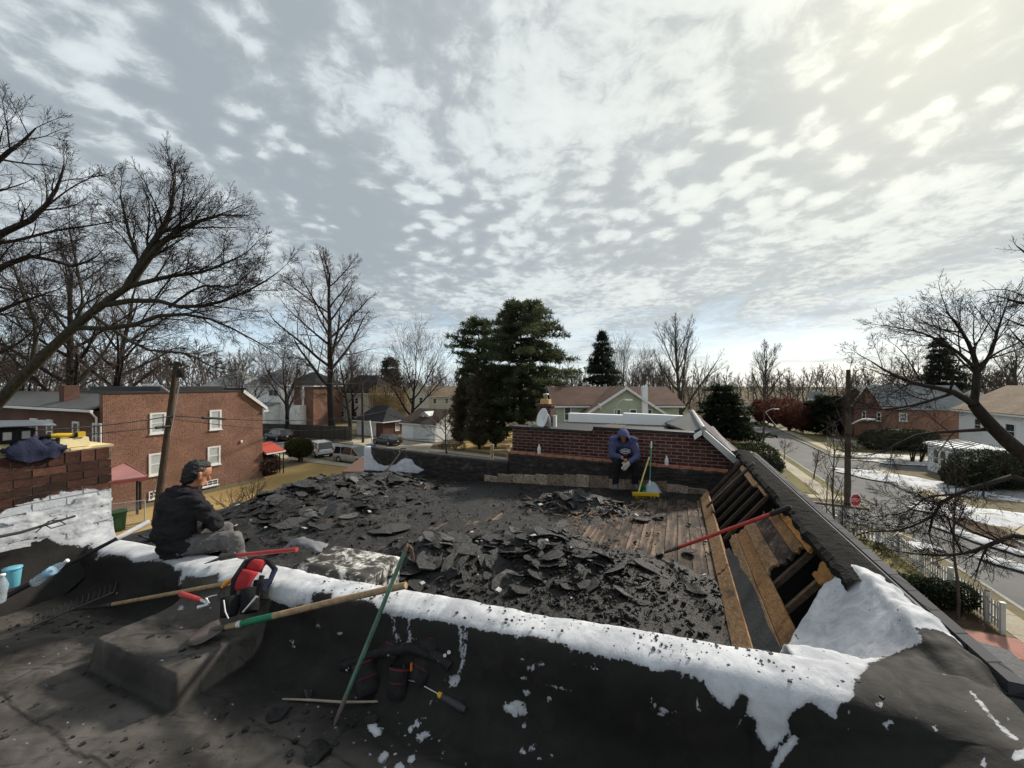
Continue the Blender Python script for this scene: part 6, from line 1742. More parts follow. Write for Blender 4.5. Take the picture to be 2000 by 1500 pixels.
def conifer(H, seed, width, layers, per, shape, mat, tuft_ln=0.45, wd=0.05, nt=9, start=0.12, rise=0.15, r=0.3, gap=0.0, trunk_m=None, opt_as=0.45):
 rs = np.random.RandomState(seed); q = Rng(seed)
 B = Bush(); B.add([Vector((0, 0, -0.2)), Vector((0.1 * q.u(-1, 1), 0.1, H * 0.5)), Vector((0, 0, H * 0.97))], [r, r * 0.6, 0.03], 8)
 C, D = [], []
 for i in range(layers):
  f = start + (1 - start) * (i + q.u(0, 0.8)) / layers
  z = H * f; Rm = width * shape(f)
  for k in range(per):
   if q.u(0, 1) < gap: continue
   az = 6.283 * (k + q.u(0, 1)) / per; Lb = Rm * q.u(0.5, 1.15) * (1 + opt_as * fbm((math.cos(az) * 1.3 + seed, math.sin(az) * 1.3, z * 0.22), 3))
   e = Vector((math.cos(az), math.sin(az), 0))
   pts = [Vector((0, 0, z)) + e * Lb * s + Vector((0, 0, Lb * (rise * s + q.u(-.03, .03) - 0.12 * s * s))) for s in (0, 0.35, 0.7, 1.0)]
   B.add(pts, [max(0.02, 0.05 * Lb / 3), 0.03, 0.02, 0.012], 4)
   m = max(3, int(Lb / tuft_ln * 2.2))
   for j in range(m):
    s = lerp(0.28, 1.0, (j + q.u(0, 1)) / m)
    p = pts[0].lerp(pts[3], s) + Vector((0, 0, 0.1 * Lb * s * (1 - s)))
    side = Vector((-e.y, e.x, 0)) * q.u(-1, 1) * Lb * 0.22 * (1.1 - s * 0.7)
    C.append(p + side + Vector((0, 0, q.u(-.1, .15)))); D.append((e * 0.6 + side.normalized() * 0.4 + Vector((0, 0, 0.35))))
 C, D = np.array([tuple(c) for c in C]), np.array([tuple(c) for c in D])
 v, f = tufts(C, D * 0.7, nt, tuft_ln, wd, rs)
 return B.mesh('trunk', trunk_m or M_BARKD), np_mesh('crown', v, f, mat)
pine = conifer(19.5, 4, 6.2, 26, 9, lambda f: max(0.12, min(1.0, 0.55 + 0.9 * f) * (1 - max(0, (f - 0.72) / 0.34) ** 2)), M_PINE, 0.55, 0.065, 15, 0.12, 0.16, 0.42, 0.12)
put_tree('tall_pine', 'tall rounded green pine in the middle of the view', pine, gx(1018, 52), 0.4, 1.0)
pine2 = conifer(17.5, 14, 4.4, 20, 8, lambda f: max(0.12, (0.35 + 0.75 * f) * (1 - max(0, (f - 0.75) / 0.3) ** 2)), M_PINE, 0.6, 0.07, 12, 0.25, 0.22, 0.34, 0.22)
put_tree('thin_pine', 'looser grey-green pine top left of the tall pine', pine2, gx(935, 57), 2.0, 1.02)
cedar = conifer(13.5, 24, 2.3, 34, 9, lambda f: max(0.08, min(1, 1.1 - 0.35 * f) * (1 - max(0, (f - 0.6) / 0.42) ** 2)), M_CEDAR, 0.5, 0.055, 11, 0.03, 0.75, 0.25, 0.05)
for k, (x, Y, s) in enumerate([(900, 54, 0.64), (936, 50, 0.74), (968, 52, 0.68)]):
 put_tree('cedar_tree', ('leftmost', 'tallest middle', 'rightmost')[k] + ' of three brownish cedars below the tall pine', cedar, gx(x, Y), k * 2.0, s, 'brownish cedars below the pine')
spruce = conifer(17, 34, 5.6, 26, 9, lambda f: max(0.05, 1.02 - f) ** 0.75, M_SPRUCE, 0.55, 0.07, 12, 0.06, -0.02, 0.3, 0.1)
put_tree('dark_spruce', 'dark pointed spruce behind the sage green house', spruce, gx(1176, 72), 0.0, 1.08)
put_tree('dark_spruce', 'dark spruce behind the branches of the right street tree', spruce, gx(1836, 62), 1.0, 0.94)
yew = conifer(9.0, 44, 4.6, 16, 10, lambda f: max(0.15, 1.05 - f) ** 0.6, M_YEW, 0.5, 0.08, 12, 0.08, 0.08, 0.25, 0.08)
put_tree('spreading_yew', 'broad dark evergreen right of the neighbour slate slope', yew, gx(1412, 56), 0.7, 1.15, scz=0.92)
put_tree('small_pine', 'small dark pine top behind the garages', conifer(12, 54, 3.4, 16, 8, lambda f: max(0.1, 1.15 - f) ** 0.7, M_SPRUCE, 0.6, 0.08, 12, 0.3, 0.1, 0.25, 0.05), gx(762, 95), 0.0, 1.25)
put_tree('round_evergreen', 'dark rounded evergreen beside the bronze bushes down the street', conifer(6.5, 64, 3.0, 14, 9, lambda f: (1 - (f * 0.95) ** 3) ** 0.5, M_YEW, 0.45, 0.07, 12, 0.05, 0.2, 0.2), gx(1612, 64), 0, 1.0)
# --- leafy shrubs
def shrub_mesh(ell, n, size, mat, seed, shell=0.55):
 rs = np.random.RandomState(seed); V, F = [], []; off = 0
 for (cx, cy, cz, rx, ry, rz) in ell:
  d = rs.normal(size=(n, 3)); d /= np.linalg.norm(d, axis=1, keepdims=True)
  lump = np.array([1 + 0.16 * fbm(tuple(x * 2.4 + seed), 3) for x in d])
  rr = (rs.uniform(shell, 1.0, size=n) ** 0.5 * lump)[:, None]
  c = d * rr * np.array([rx, ry, rz]) + np.array([cx, cy, cz])
  c[:, 2] = np.maximum(c[:, 2], 0.03)
  nrm = d * 0.7 + rs.normal(size=(n, 3)) * 0.6
  a = np.cross(nrm, rs.normal(size=(n, 3))); a /= np.maximum(np.linalg.norm(a, axis=1, keepdims=True), 1e-6)
  b = np.cross(nrm, a); b /= np.maximum(np.linalg.norm(b, axis=1, keepdims=True), 1e-6)
  s = size * rs.uniform(0.6, 1.4, size=(n, 1))
  v = np.stack([c - a * s, c + b * s * 0.6, c + a * s, c - b * s * 0.6], 1).reshape(-1, 3)
  V.append(v); F.append(np.arange(len(v)).reshape(-1, 4) + off); off += len(v)
 return np_mesh('foliage', np.concatenate(V), np.concatenate(F), mat)
def put_shrub(name, label, ell, n, size, mat, loc, seed, group=None, cat='shrub', stems=True):
 t = thing(name, label, cat, loc, 0, group)
 inst('foliage', shrub_mesh(ell, n, size, mat, seed), Matrix(), t)
 if stems:
  B = Bush(); q = Rng(seed)
  for (cx, cy, cz, rx, ry, rz) in ell:
   for k in range(4):
    B.add([Vector((cx + q.u(-.1, .1), cy, -0.1)), Vector((cx + q.u(-.4, .4) * rx, cy + q.u(-.4, .4) * ry, cz)), Vector((cx + q.u(-.8, .8) * rx, cy + q.u(-.8, .8) * ry, cz + rz * 0.6))], [0.07, 0.04, 0.015], 5)
  inst('stem', B.mesh('stem', M_BARKD), Matrix(), t)
 return t
put_shrub('clipped_bush', 'olive green round bush in front of the white parked car', [(0, 0, 1.5, 1.5, 1.4, 1.05), (0.4, 0, 1.2, 1.1, 1.2, 0.8)], 5200, 0.085, M_OLIVE, onz(583, 901, BZ), 1)
put_shrub('bronze_shrub', 'dark red-brown shrub against the brick house corner', [(0, 0, 0.9, 1.6, 1.4, 1.2)], 4200, 0.085, needle_mat('maroon_foliage', (0.045, 0.022, 0.018), (0.10, 0.05, 0.04)), onz(512, 927, BZ), 2)
GB = 'rounded dark bushes across the cross street'
put_shrub('rounded_bush', 'larger back one of two rounded dark bushes on the corner lawn', [(0, 0, 0.9, 2.1, 1.9, 1.35)], 7000, 0.07, M_YEW, onz(1478, 904, BZ), 3, GB)
put_shrub('rounded_bush', 'smaller front one of two rounded dark bushes on the corner lawn', [(0, 0, 0.6, 1.55, 1.4, 0.95)], 6000, 0.065, M_YEW, onz(1498, 917, BZ), 4, GB)
for k, (x, Y, h, lab) in enumerate([(1484, 82, 5.4, 'leftmost'), (1512, 76, 6.0, 'second from left'), (1540, 70, 6.3, 'third from left'), (1565, 66, 5.6, 'rightmost')]):
 put_shrub('bronze_tree', lab + ' of the row of red-brown trees along the street', [(0, 0, h * 0.56, h * 0.36, h * 0.34, h * 0.44), (0.5, 0.3, h * 0.4, h * 0.34, h * 0.3, h * 0.3)], 3600, 0.13, M_BRONZE, gx(x, Y), 10 + k, 'red-brown trees along the street', 'tree')
put_shrub('evergreen_hedge_bush', 'dark evergreen bush in front of the brick corner house', [(0, 0, 1.3, 3.2, 1.8, 1.5), (2.6, -0.5, 1.1, 2.2, 1.6, 1.3)], 4500, 0.10, M_YEW, gx(1725, 50), 20)
put_shrub('tree_form_yew', 'dark clipped evergreen with stout trunk across the street', [(0, 0, 2.5, 2.6, 2.2, 1.1), (0.8, 0, 2.1, 2.2, 2.0, 0.9)], 4500, 0.10, M_YEW, gx(1782, 42), 21)
put_shrub('big_dark_shrub', 'huge dark shrub in front of the long white house', [(0, 0, 1.5, 2.6, 2.2, 1.7), (-1.9, -0.3, 1.0, 1.8, 1.6, 1.2), (1.9, 0.2, 1.3, 1.8, 1.6, 1.5)], 5000, 0.09, M_YEW, onz(1930, 952, BZ), 22)
put_shrub('brown_brush', 'tangle of brown brush right of the white garage', [(0, 0, 1.0, 2.6, 1.6, 1.4)], 2600, 0.07, needle_mat('dry_brush', (0.055, 0.04, 0.03), (0.11, 0.08, 0.06)), gx(915, 60), 23)
put_shrub('dry_ground_shrub', 'low dry shrub beside the white garage driveway', [(0, 0, 0.5, 1.9, 1.2, 0.7)], 2000, 0.06, MATS.get('x') or needle_mat('dry_brush_pale', (0.09, 0.07, 0.05), (0.17, 0.13, 0.10)), gx(885, 50), 24)
def willow():
 B0, B1 = Bush(), Bush(); q = Rng(77)
 B0.add([Vector((0, 0, -.2)), Vector((0.2, 0, 3)), Vector((0, 0, 6.5))], [0.4, 0.3, 0.12], 8)
 for k in range(26):
  az = q.u(0, 6.28); r = q.u(1.2, 3.6); z = q.u(5, 8.6)
  e = Vector((math.cos(az) * r, math.sin(az) * r, z))
  B0.add([Vector((0, 0, q.u(2.5, 6))), Vector((e.x * 0.5, e.y * 0.5, z - 0.4)), e], [0.09, 0.05, 0.02], 4)
  for j in range(34):
   p = e + Vector((q.u(-1.1, 1.1), q.u(-1.1, 1.1), q.u(-1, 0.4)))
   L = q.u(1.5, 4.2)
   B1.add([p, p + Vector((q.u(-.2, .2), q.u(-.2, .2), -L * 0.5)), p + Vector((q.u(-.3, .3), q.u(-.3, .3), -L))], [0.022, 0.02, 0.014], 3)
 t = thing('weeping_willow', 'yellow-brown weeping willow above the brick garage', 'tree', gx(758, 74))
 inst('trunk', B0.mesh('trunk', M_BARK), Matrix(), t); inst('crown', B1.mesh('crown', bark_mat('yellow_twigs', (0.16, 0.115, 0.05), (0.28, 0.21, 0.10))), Matrix(), t)
willow()
def hedge():
 t = thing('hedge', 'dark clipped hedge running along the mulch bed to the picket fence', 'hedge', UVG(6, 19.7, BZ))
 ell = []
 for k in range(14):
  p = UVG(3.2 + k * 0.50, 19.75, 0) - UVG(6, 19.7, 0); ell.append((p.x, p.y, 0.55, 0.5, 0.55, 0.50))
 inst('foliage', shrub_mesh(ell, 1500, 0.05, M_YEW, 31), Matrix(), t)
 B = Bush(); q = Rng(5)
 for k in range(50):
  p = UVG(3.0 + k * 0.14, 19.75 + q.u(-.2, .2), 0) - UVG(6, 19.7, 0)
  B.add([p, p + Vector((q.u(-.1, .1), q.u(-.1, .1), 0.4)), p + Vector((q.u(-.3, .3), q.u(-.3, .3), 0.95))], [0.02, 0.014, 0.006], 4)
 inst('stem', B.mesh('stem', M_BARKD), Matrix(), t)
hedge()
for k, (x, y, s) in enumerate([(492, 985, 1.0), (455, 1000, 0.8)]):
 B = Bush(); B2 = Bush(); q = Rng(200 + k)
 for j in range(9):
  grow(B, B2, Vector((q.u(-.2, .2), q.u(-.2, .2), 0)), Vector((q.u(-.9, .9), q.u(-.6, .6), 0.8)), 1.5 * s, 0.03, 1, 3, q, dict(kids=[5, 5, 4], start=[.2, .2, .2], ang=[(.4, .9)], len=[.55, .55, .55], rmin=.008, up=.03))
 t = thing('bare_shrub', ('right' if k == 0 else 'left') + ' one of two sprawling bare shrubs on the straw lawn', 'shrub', onz(x, y, BZ), group='bare shrubs on the straw lawn')
 inst('stem', B.mesh('stem', M_TWIG), Matrix(), t); inst('twigs', B2.mesh('twigs', M_TWIG), Matrix(), t)
def far_wood():
 src = []
 for s in (3, 5, 9):
  q = Rng(300 + s); B = Bush()
  grow(B, B, Vector((0, 0, 0)), Vector((0, 0, 1)), 11, 0.3, 0, 3, q, dict(kids=[8, 5, 4], start=[.25, .25, .2], ang=[(.4, .9)], len=[.5, .55, .5], rmin=.05, up=.08))
  me = B.mesh('tmp', M_TWIG)
  co = np.empty(len(me.vertices) * 3); me.vertices.foreach_get('co', co)
  lp = np.empty(len(me.loops), int); me.loops.foreach_get('vertex_index', lp)
  src.append((co.reshape(-1, 3), lp.reshape(-1, 4))); bpy.data.meshes.remove(me)
 q = Rng(9); V, F, off = [], [], 0
 for i in range(230):
  px = -250 + 2500 * (i + q.u(0, 1)) / 230; Y = q.u(105, 190)
  if 1400 < px < 1700: Y = q.u(150, 230)
  c, f = src[i % 3]
  a = q.u(0, 6.28); s = q.u(0.75, 1.2) * (Y / 130) ** 0.35
  if px < 480: s *= 1.35
  r = np.array([[math.cos(a), -math.sin(a), 0], [math.sin(a), math.cos(a), 0], [0, 0, 1]])
  V.append(c @ r.T * s + np.array([(px - 1000) / FPX * Y, Y, 0])); F.append(f + off); off += len(c)
 o = inst('far_wood', np_mesh('far_wood', np.concatenate(V), np.concatenate(F), bark_mat('distant_twigs', (0.085, 0.070, 0.063), (0.15, 0.125, 0.11))), Matrix())
 tag(o, 'mass of bare brown trees along the whole horizon', 'woodland', kind='stuff')
 rs = np.random.RandomState(4); n = 44000
 px = rs.uniform(-300, 2300, n); Y = rs.uniform(105, 170, n)
 near = (px > 1420) & (px < 1660); Y = np.where(near, rs.uniform(150, 220, n), Y)
 hh = 5.5 + 5.0 * np.array([abs(fbm((x * 0.012, 0, 3), 3)) for x in px]) + rs.uniform(0, 1, n)
 c = np.stack([(px - 1000) / FPX * Y, Y, rs.uniform(0, 1, n) ** 1.3 * hh], 1)
 v, f = tufts(c, np.tile([0, 0, 1.2], (n, 1)), 2, 1.3, 0.05, rs)
 o = inst('far_brush', np_mesh('far_brush', v, f, bark_mat('distant_brush', (0.075, 0.058, 0.048), (0.14, 0.11, 0.09))), Matrix())
 tag(o, 'brown brush under the distant trees', 'brush', kind='stuff')
far_wood()
# ------------------------------------------------------------------ vehicles
M_TYRE = plain('tyre_rubber', (0.018, 0.018, 0.019), 0.85, 0.2, 8)
M_RIM = plain('alloy_rim', (0.42, 0.42, 0.43), 0.35, 0.1, 5, metal=0.6)
M_CARGLASS = glassmat('car_glass', (0.02, 0.022, 0.026))
M_TAIL = plain('red_tail_lamp', (0.38, 0.03, 0.025), 0.25, 0.1, 5, 0.05, 0.6)
M_HEAD = plain('clear_head_lamp', (0.6, 0.62, 0.64), 0.15, 0.1, 5, 0.05, 0.8)
M_PLATE = plain('pale_plate', (0.6, 0.6, 0.5), 0.5, 0.1, 9)
M_TRIMB = plain('black_plastic', (0.02, 0.02, 0.021), 0.6, 0.2, 5)
def paint(name, col):
 if name in MATS: return MATS[name]
 t = NT(name); g = t.noise(1.2, 4, 0.6, 0.2)
 t.b.inputs['Coat Weight'].default_value = 0.5; t.b.inputs['Coat Roughness'].default_value = 0.08
 MATS[name] = t.done(t.ramp(g, [(0.3, mul(col, 0.85)), (0.7, mul(col, 1.08))]), 0.35, 0.5); return MATS[name]
def car(label, loc, rotz, L, W, H, kind, pm, name='parked_car', rails=False):
 """x forward; body lofted from stations, glasshouse with its own panes"""
 t = thing(name, label, 'car', loc, rotz, 'parked cars')
 wr = 0.34 if kind != 'suv' else 0.38; gc = 0.22 if kind != 'suv' else 0.27
 bl = {'suv': 0.60, 'van': 0.55, 'sedan': 0.62}[kind] * H
 hw = W / 2
 X = L / 2
 if kind == 'sedan': st = [(-X, .60 * H, .80, .34), (-X + .12, .655 * H, .93, gc + .06), (-X * .62, .665 * H, 1, gc), (-X * .1, bl, 1, gc), (X * .32, bl, 1, gc), (X * .55, .60 * H, .99, gc), (X * .88, .52 * H, .93, gc + .04), (X - .05, .46 * H, .82, gc + .1), (X, .36 * H, .74, .32)]
 elif kind == 'suv': st = [(-X, .50 * H, .86, .40), (-X + .06, bl, .95, gc + .1), (-X * .6, bl, 1, gc), (0, bl, 1, gc), (X * .42, bl * .985, 1, gc), (X * .62, bl * .96, .99, gc), (X * .90, bl * .90, .94, gc + .05), (X - .04, bl * .80, .88, gc + .1), (X, bl * .60, .82, .38)]
 else: st = [(-X, .46 * H, .88, .36), (-X + .06, bl, .96, gc + .08), (-X * .5, bl, 1, gc), (0, bl * .98, 1, gc), (X * .5, bl * .95, 1, gc), (X * .68, bl * .88, .98, gc), (X * .90, bl * .76, .90, gc + .05), (X - .04, bl * .64, .82, gc + .1), (X, bl * .48, .74, .32)]
 rows = []
 for x, zt, k, zb in st:
  h = hw * k
  rows.append([Vector(p) for p in [(x, -h * .90, zb), (x, -h, zb + .12), (x, -h * 1.0, lerp(zb, zt, .55)), (x, -h * .97, zt - .03), (x, -h * .88, zt), (x, 0, zt + .012), (x, h * .88, zt), (x, h * .97, zt - .03), (x, h, lerp(zb, zt, .55)), (x, h, zb + .12), (x, h * .90, zb)]])
 b = MB(); b.grid(rows); n = len(rows[0])
 b.add(rows[0], [list(range(n))]); b.add(rows[-1], [list(range(n))[::-1]])
 b.grid([[r[0] for r in rows], [r[-1] for r in rows]], 0, False)
 body = b.build('body', pm, t, True)
 if kind == 'sedan': c = [(-X * .70, .66 * H), (-X * .40, .97 * H), (X * .02, H), (X * .12, .985 * H), (X * .46, bl * .99)]
 elif kind == 'suv': c = [(-X * .985, bl * .98), (-X * .86, .965 * H), (-X * .1, H), (X * .16, .975 * H), (X * .46, bl * .98)]
 else: c = [(-X * .99, bl * .98), (-X * .88, .955 * H), (-X * .1, H), (X * .20, .965 * H), (X * .66, bl * .90)]
 ins = 0.80
 cab = MB(); rr = []
 for i, (x, z) in enumerate(c):
  top = hw * (ins if i not in (0, 4) else .90)
  rr.append([Vector((x, -top, z)), Vector((x, -top * .82, z + (.035 if i in (1, 2, 3) else 0))), Vector((x, 0, z + (.055 if i in (1, 2, 3) else 0))), Vector((x, top * .82, z + (.035 if i in (1, 2, 3) else 0))), Vector((x, top, z))])
 cab.grid(rr[1:4]);
 roof = cab.build('roof', pm, t, True)
 gl = MB()
 gl.grid(rr[0:2], 0, False); rear = gl.build('rear_window', M_CARGLASS, t, True)
 gl = MB(); gl.grid(rr[3:5], 0, False); gl.build('windscreen', M_CARGLASS, t, True)
 for s in (0, -1):
  sy = -1 if s == 0 else 1
  pts = [r[s] for r in rr]
  foot = [Vector((c[0][0], sy * hw * .90, bl * .97)), Vector((c[-1][0], sy * hw * .90, bl * .97))]
  g = MB(); g.add(pts + [foot[1] + Vector((0, 0, -.01)), foot[0] + Vector((0, 0, -.01))], [list(range(7))]); side = g.build('side_window', M_CARGLASS, t, True)
  p = MB()
  xs = [c[1][0] * .55 + c[2][0] * .45, c[3][0] - 0.15] if kind != 'sedan' else [c[2][0] - .05]
  for xp in xs:
   zt = np.interp(xp, [q[0] for q in c], [q[1] for q in c])
   p.hexa([Vector((xp - .05, sy * (hw * .905), bl * .97)), Vector((xp + .05, sy * (hw * .905), bl * .97)), Vector((xp + .05, sy * (hw * .88), bl * .97)), Vector((xp - .05, sy * hw * .88, bl * .97)), Vector((xp - .05, sy * (hw * ins + .012), zt)), Vector((xp + .05, sy * (hw * ins + .012), zt)), Vector((xp + .05, sy * hw * (ins - .03), zt)), Vector((xp - .05, sy * hw * (ins - .03), zt))])
  for (xa, za), (xb, zb_), ya, yb in ((c[0], c[1], .905, ins), (c[3], c[4], ins, .905)):
   p.tube([(xa, sy * hw * ya, za), (xb, sy * hw * yb, zb_)], 0.045, 5)
  p.build('pillar', pm, t, True)
  m = MB(); m.box((c[3][0] + .35, sy * (hw + .09), bl + .06), (.12, .18, .13)); m.build('mirror', pm, t, True)
  d = MB()
  for xq in (X * .34, -X * .12): d.box((xq, sy * (hw * 1.0 + .004), bl * .66), (.012, .012, bl * .62))
  d.box((X * .05, sy * (hw + .012), bl * .86), (.16, .02, .03)); d.build('door_line', M_TRIMB, t, True)
 for sx in (-1, 1):
  for sy in (-1, 1):
   cx = sx * X * (.60 if kind != 'sedan' else .62)
   a = MB(); a.lathe([(wr + .06, 0), (wr + .06, .03)], Matrix.Translation((cx, sy * (hw - .03) - (0 if sy > 0 else .0), wr)) @ Matrix.Rotation(-sy * math.pi / 2, 4, 'X'), 18); a.build('wheel_arch', M_TRIMB, t, True)
   w = MB(); Mw = Matrix.Translation((cx, sy * (hw - .19), wr)) @ Matrix.Rotation(-sy * math.pi / 2, 4, 'X')
   w.lathe([(wr * .55, 0), (wr * .96, 0), (wr, .03), (wr, .20), (wr * .95, .235), (wr * .66, .235), (wr * .62, .21)], Mw, 20); wo = w.build('wheel', M_TYRE, t, True)
   r = MB(); r.lathe([(.02, .20), (wr * .2, .235), (wr * .3, .215), (wr * .62, .225), (wr * .64, .20)], Mw, 14); r.build('rim', M_RIM, wo, True)
 for sy in (-1, 1):
  l = MB(); zl = bl * (.82 if kind == 'sedan' else .92)
  if kind == 'sedan': l.box((-X + .05, sy * hw * .68, zl), (.10, hw * .34, .14))
  else: l.box((-X + .05, sy * hw * .82, zl), (.12, hw * .16, .34))
  l.build('tail_lamp', M_TAIL, t, True)
  l = MB(); l.box((X - .10, sy * hw * .62, bl * .66), (.12, hw * .3, .12)); l.build('headlight', M_HEAD, t, True)
 bp = MB(); bp.box((-X - .02, 0, .46), (.14, W * .86, .16)); bp.build('bumper', pm if kind != 'suv' else M_TRIMB, t, True)
 bp = MB(); bp.box((X - .01, 0, .40), (.12, W * .72, .14)); bp.build('bumper', pm, t, True)
 pl = MB(); pl.box((-X - .035, 0, bl * .72), (.02, .32, .16)); pl.build('plate', M_PLATE, t, True)
 if rails:
  for sy in (-1, 1):
   r = MB(); r.tube([(-X * .75, sy * hw * .66, H + .01), (-X * .70, sy * hw * .66, H + .07), (X * .08, sy * hw * .66, H + .08), (X * .14, sy * hw * .66, H + .02)], .018, 6); r.build('roof_rail', M_RIM, t, True)
 return t
CR = ROWROT + math.pi - 0.13
def on_ground(x, y, z=0.012):
 p = onz(x, y, z); return Vector((p.x, p.y, z))
car('black sport utility car parked by the wooden fence', on_ground(543, 860), CR, 4.8, 1.95, 1.78, 'suv', paint('black_paint', (0.010, 0.010, 0.011)))
car('white sport utility car parked behind the olive bush', on_ground(622, 890), CR - 0.25, 4.7, 1.92, 1.80, 'suv', paint('white_car_paint', (0.74, 0.74, 0.73)), rails=True)
car('silver grey minivan parked behind the white car', on_ground(694, 903), CR + math.pi + 0.05, 4.9, 1.95, 1.75, 'van', paint('silver_paint', (0.33, 0.315, 0.29)), rails=True)
p = onz(756, 868, BZ); car('black sedan parked in front of the brick garage', Vector((p.x, p.y, BZ + .01)), CR - 0.1, 4.7, 1.82, 1.42, 'sedan', paint('black_paint', (0.01, 0.01, 0.011)))
car('tiny dark car far down the street', Vector((*UVG(13.2, 106)[:2], 0.012)), ROWROT + math.pi / 2, 4.5, 1.8, 1.45, 'sedan', paint('dark_car_paint', (0.03, 0.03, 0.034)))
# ------------------------------------------------------------------ street furniture
M_POLE = bark_mat('creosote_pole', (0.035, 0.026, 0.020), (0.10, 0.078, 0.06))
M_STEEL = plain('galvanised_arm', (0.42, 0.43, 0.43), 0.45, 0.1, 5, metal=0.4)
M_WIRE = plain('black_cable', (0.012, 0.012, 0.012), 0.6, 0.1, 5)
def lamp_arm(parent, p, d, rise=0.5, L=1.8):
 d = Vector(d).normalized(); b = MB()
 pts = [p + d * L * k + Vector((0, 0, rise * math.sin(k * math.pi / 2))) for k in (0, .25, .5, .75, 1)]
 b.tube(pts, 0.045, 7); a = b.build('lamp_arm', M_STEEL, parent)
 h = MB(); e = pts[-1]; s = Vector((-d.y, d.x, 0))
 h.hexa([e - s * .12 - Vector((0, 0, .07)), e + d * .6 - s * .08 - Vector((0, 0, .07)), e + d * .6 + s * .08 - Vector((0, 0, .07)), e + s * .12 - Vector((0, 0, .07)), e - s * .07 + Vector((0, 0, .05)), e + d * .55 - s * .04 + Vector((0, 0, .03)), e + d * .55 + s * .04 + Vector((0, 0, .03)), e + s * .07 + Vector((0, 0, .05))])
 h.build('lamp_head', M_WHITE, a)
 return a
base, top = onz(305, 1016, BZ), at(345, 706, 24.2)
t = thing('utility_pole', 'leaning brown wooden utility pole in front of the orange brick house', 'utility pole', base)
b = MB(); b.tube([base, lerp(base, top, .5), top], [0.20, 0.17, 0.14], 12); b.build('pole', M_POLE, t)
b = MB(); b.box(at(345, 712, 24.2), (0.9, 0.12, 0.12)); b.build('crossarm', M_POLE, t)
for dx in (-.35, -.1, .15, .38):
 b = MB(); b.lathe([(.03, 0), (.06, .03), (.04, .08), (.06, .11), (.02, .15)], Matrix.Translation(at(345, 712, 24.2) + Vector((dx, 0, .06))), 8); b.build('insulator', M_DARK, t)
b = MB(); b.lathe([(.02, 0), (.2, .02), (.21, .5), (.16, .58), (.02, .6)], Matrix.Translation(at(352, 738, 23.9)), 12); b.build('transformer', M_DARK, t)
lamp_arm(t, at(333, 768, 24.2), (-1, -0.2, 0), 0.55, 0.9)
b = MB(); b.tube([at(351, 745, 24.05), at(338, 820, 24.1), at(322, 895, 24.15), at(295, 975, 24.3)], 0.035, 6); b.build('conduit', M_RIM, t)
base, top = onz(1655, 986, BZ), at(1657, 722, 27.2)
t = thing('utility_pole', 'straight dark utility pole at the street corner beside the stop sign', 'utility pole', base)
b = MB(); b.tube([base, lerp(base, top, .5), top], [0.19, 0.17, 0.13], 12); b.build('pole', M_POLE, t)
lamp_arm(t, at(1664, 828, 27.1), (1, -0.1, 0), 0.35, 0.9)
for k, z in enumerate((800, 850)):
 b = MB(); b.box(at(1656, z, 27.0), (0.16, 0.16, 0.3)); b.build('junction_box', M_DARK, t)
base, top = onz(1490, 880, BZ), at(1494, 812, 48.5)
t = thing('street_lamp', 'thin street lamp with curved white arm down the street', 'street lamp', base)
b = MB(); b.tube([base, at(1493, 803, base.y)], [0.13, 0.09], 8); b.build('pole', M_POLE, t)
lamp_arm(t, at(1494, 806, base.y), (1, -.1, 0), 0.5, 1.1)
base = at(1204, 1000, 30.0); base.z = 0
t = thing('street_lamp', 'street lamp with short white arm in front of the sage green gable', 'street lamp', base)
b = MB(); b.tube([base, at(1204, 792, 30.0)], [0.1, 0.07], 8); b.build('pole', M_STEEL, t)
lamp_arm(t, at(1205, 790, 30.0), (1, -.05, 0), 0.38, 0.6)
base = onz(709, 866, 0); top = at(707, 744, base.y)
t = thing('utility_pole', 'dark thin utility pole in front of the brick garage', 'utility pole', base)
b = MB(); b.tube([base, top], [0.2, 0.13], 10); b.build('pole', M_POLE, t)
b = MB(); b.tube([at(722, 835, base.y), at(722, 818, base.y)], 0.1, 6); b.build('meter', M_DARK, t)
b = MB(); b.tube([at(729, 875, base.y - 2), at(722, 822, base.y)], 0.12, 6); b.build('guy_guard', plain('pale_guard', (0.6, 0.6, 0.5), 0.6, 0.1, 4), t)
b = MB(); p = onz(725, 884, 0.01)
t = thing('recycling_bin', 'small blue recycling bin by the thin pole at the kerb', 'bin', p)
M_BLUE = plain('blue_plastic', hx(42, 62, 132), 0.5, 0.1, 5)
b.hexa([p + Vector(q) for q in [(-.36, -.3, 0), (.36, -.3, 0), (.36, .3, 0), (-.36, .3, 0), (-.46, -.38, .85), (.46, -.38, .85), (.46, .38, .85), (-.46, .38, .85)]]); b.build('tub', M_BLUE, t)
b = MB(); b.box(p + Vector((0, 0, .89)), (.98, .82, .06)); b.build('lid', M_BLUE, t)
def cable(label, a, c, sag, r=0.018, n=18, blobs=()):
 b = MB(); pts = [lerp(a, c, k / n) - Vector((0, 0, sag * 4 * (k / n) * (1 - k / n))) for k in range(n + 1)]
 b.tube(pts, r, 5)
 for f, ln in blobs:
  i = int(f * n); b.tube([pts[i], lerp(pts[i], pts[i + 1], ln)], r * 3.0, 6)
 return tag(b.build('cable', M_WIRE, None, origin=a), label, 'cable', 'overhead cables')
cable('thick upper black cable from the leaning pole towards the left', at(338, 812, 24.1), at(-200, 850, 13), 0.25, 0.035)
cable('lower black cable from the leaning pole towards the left with splice', at(333, 832, 24.1), at(-200, 860, 14), 0.2, 0.03, blobs=((.05, .9), (.1, .6)))
cable('upper black cable from the leaning pole across the brick front to the right', at(338, 812, 24.1), at(760, 800, 64), 0.9, 0.032, blobs=((.1, .9),))
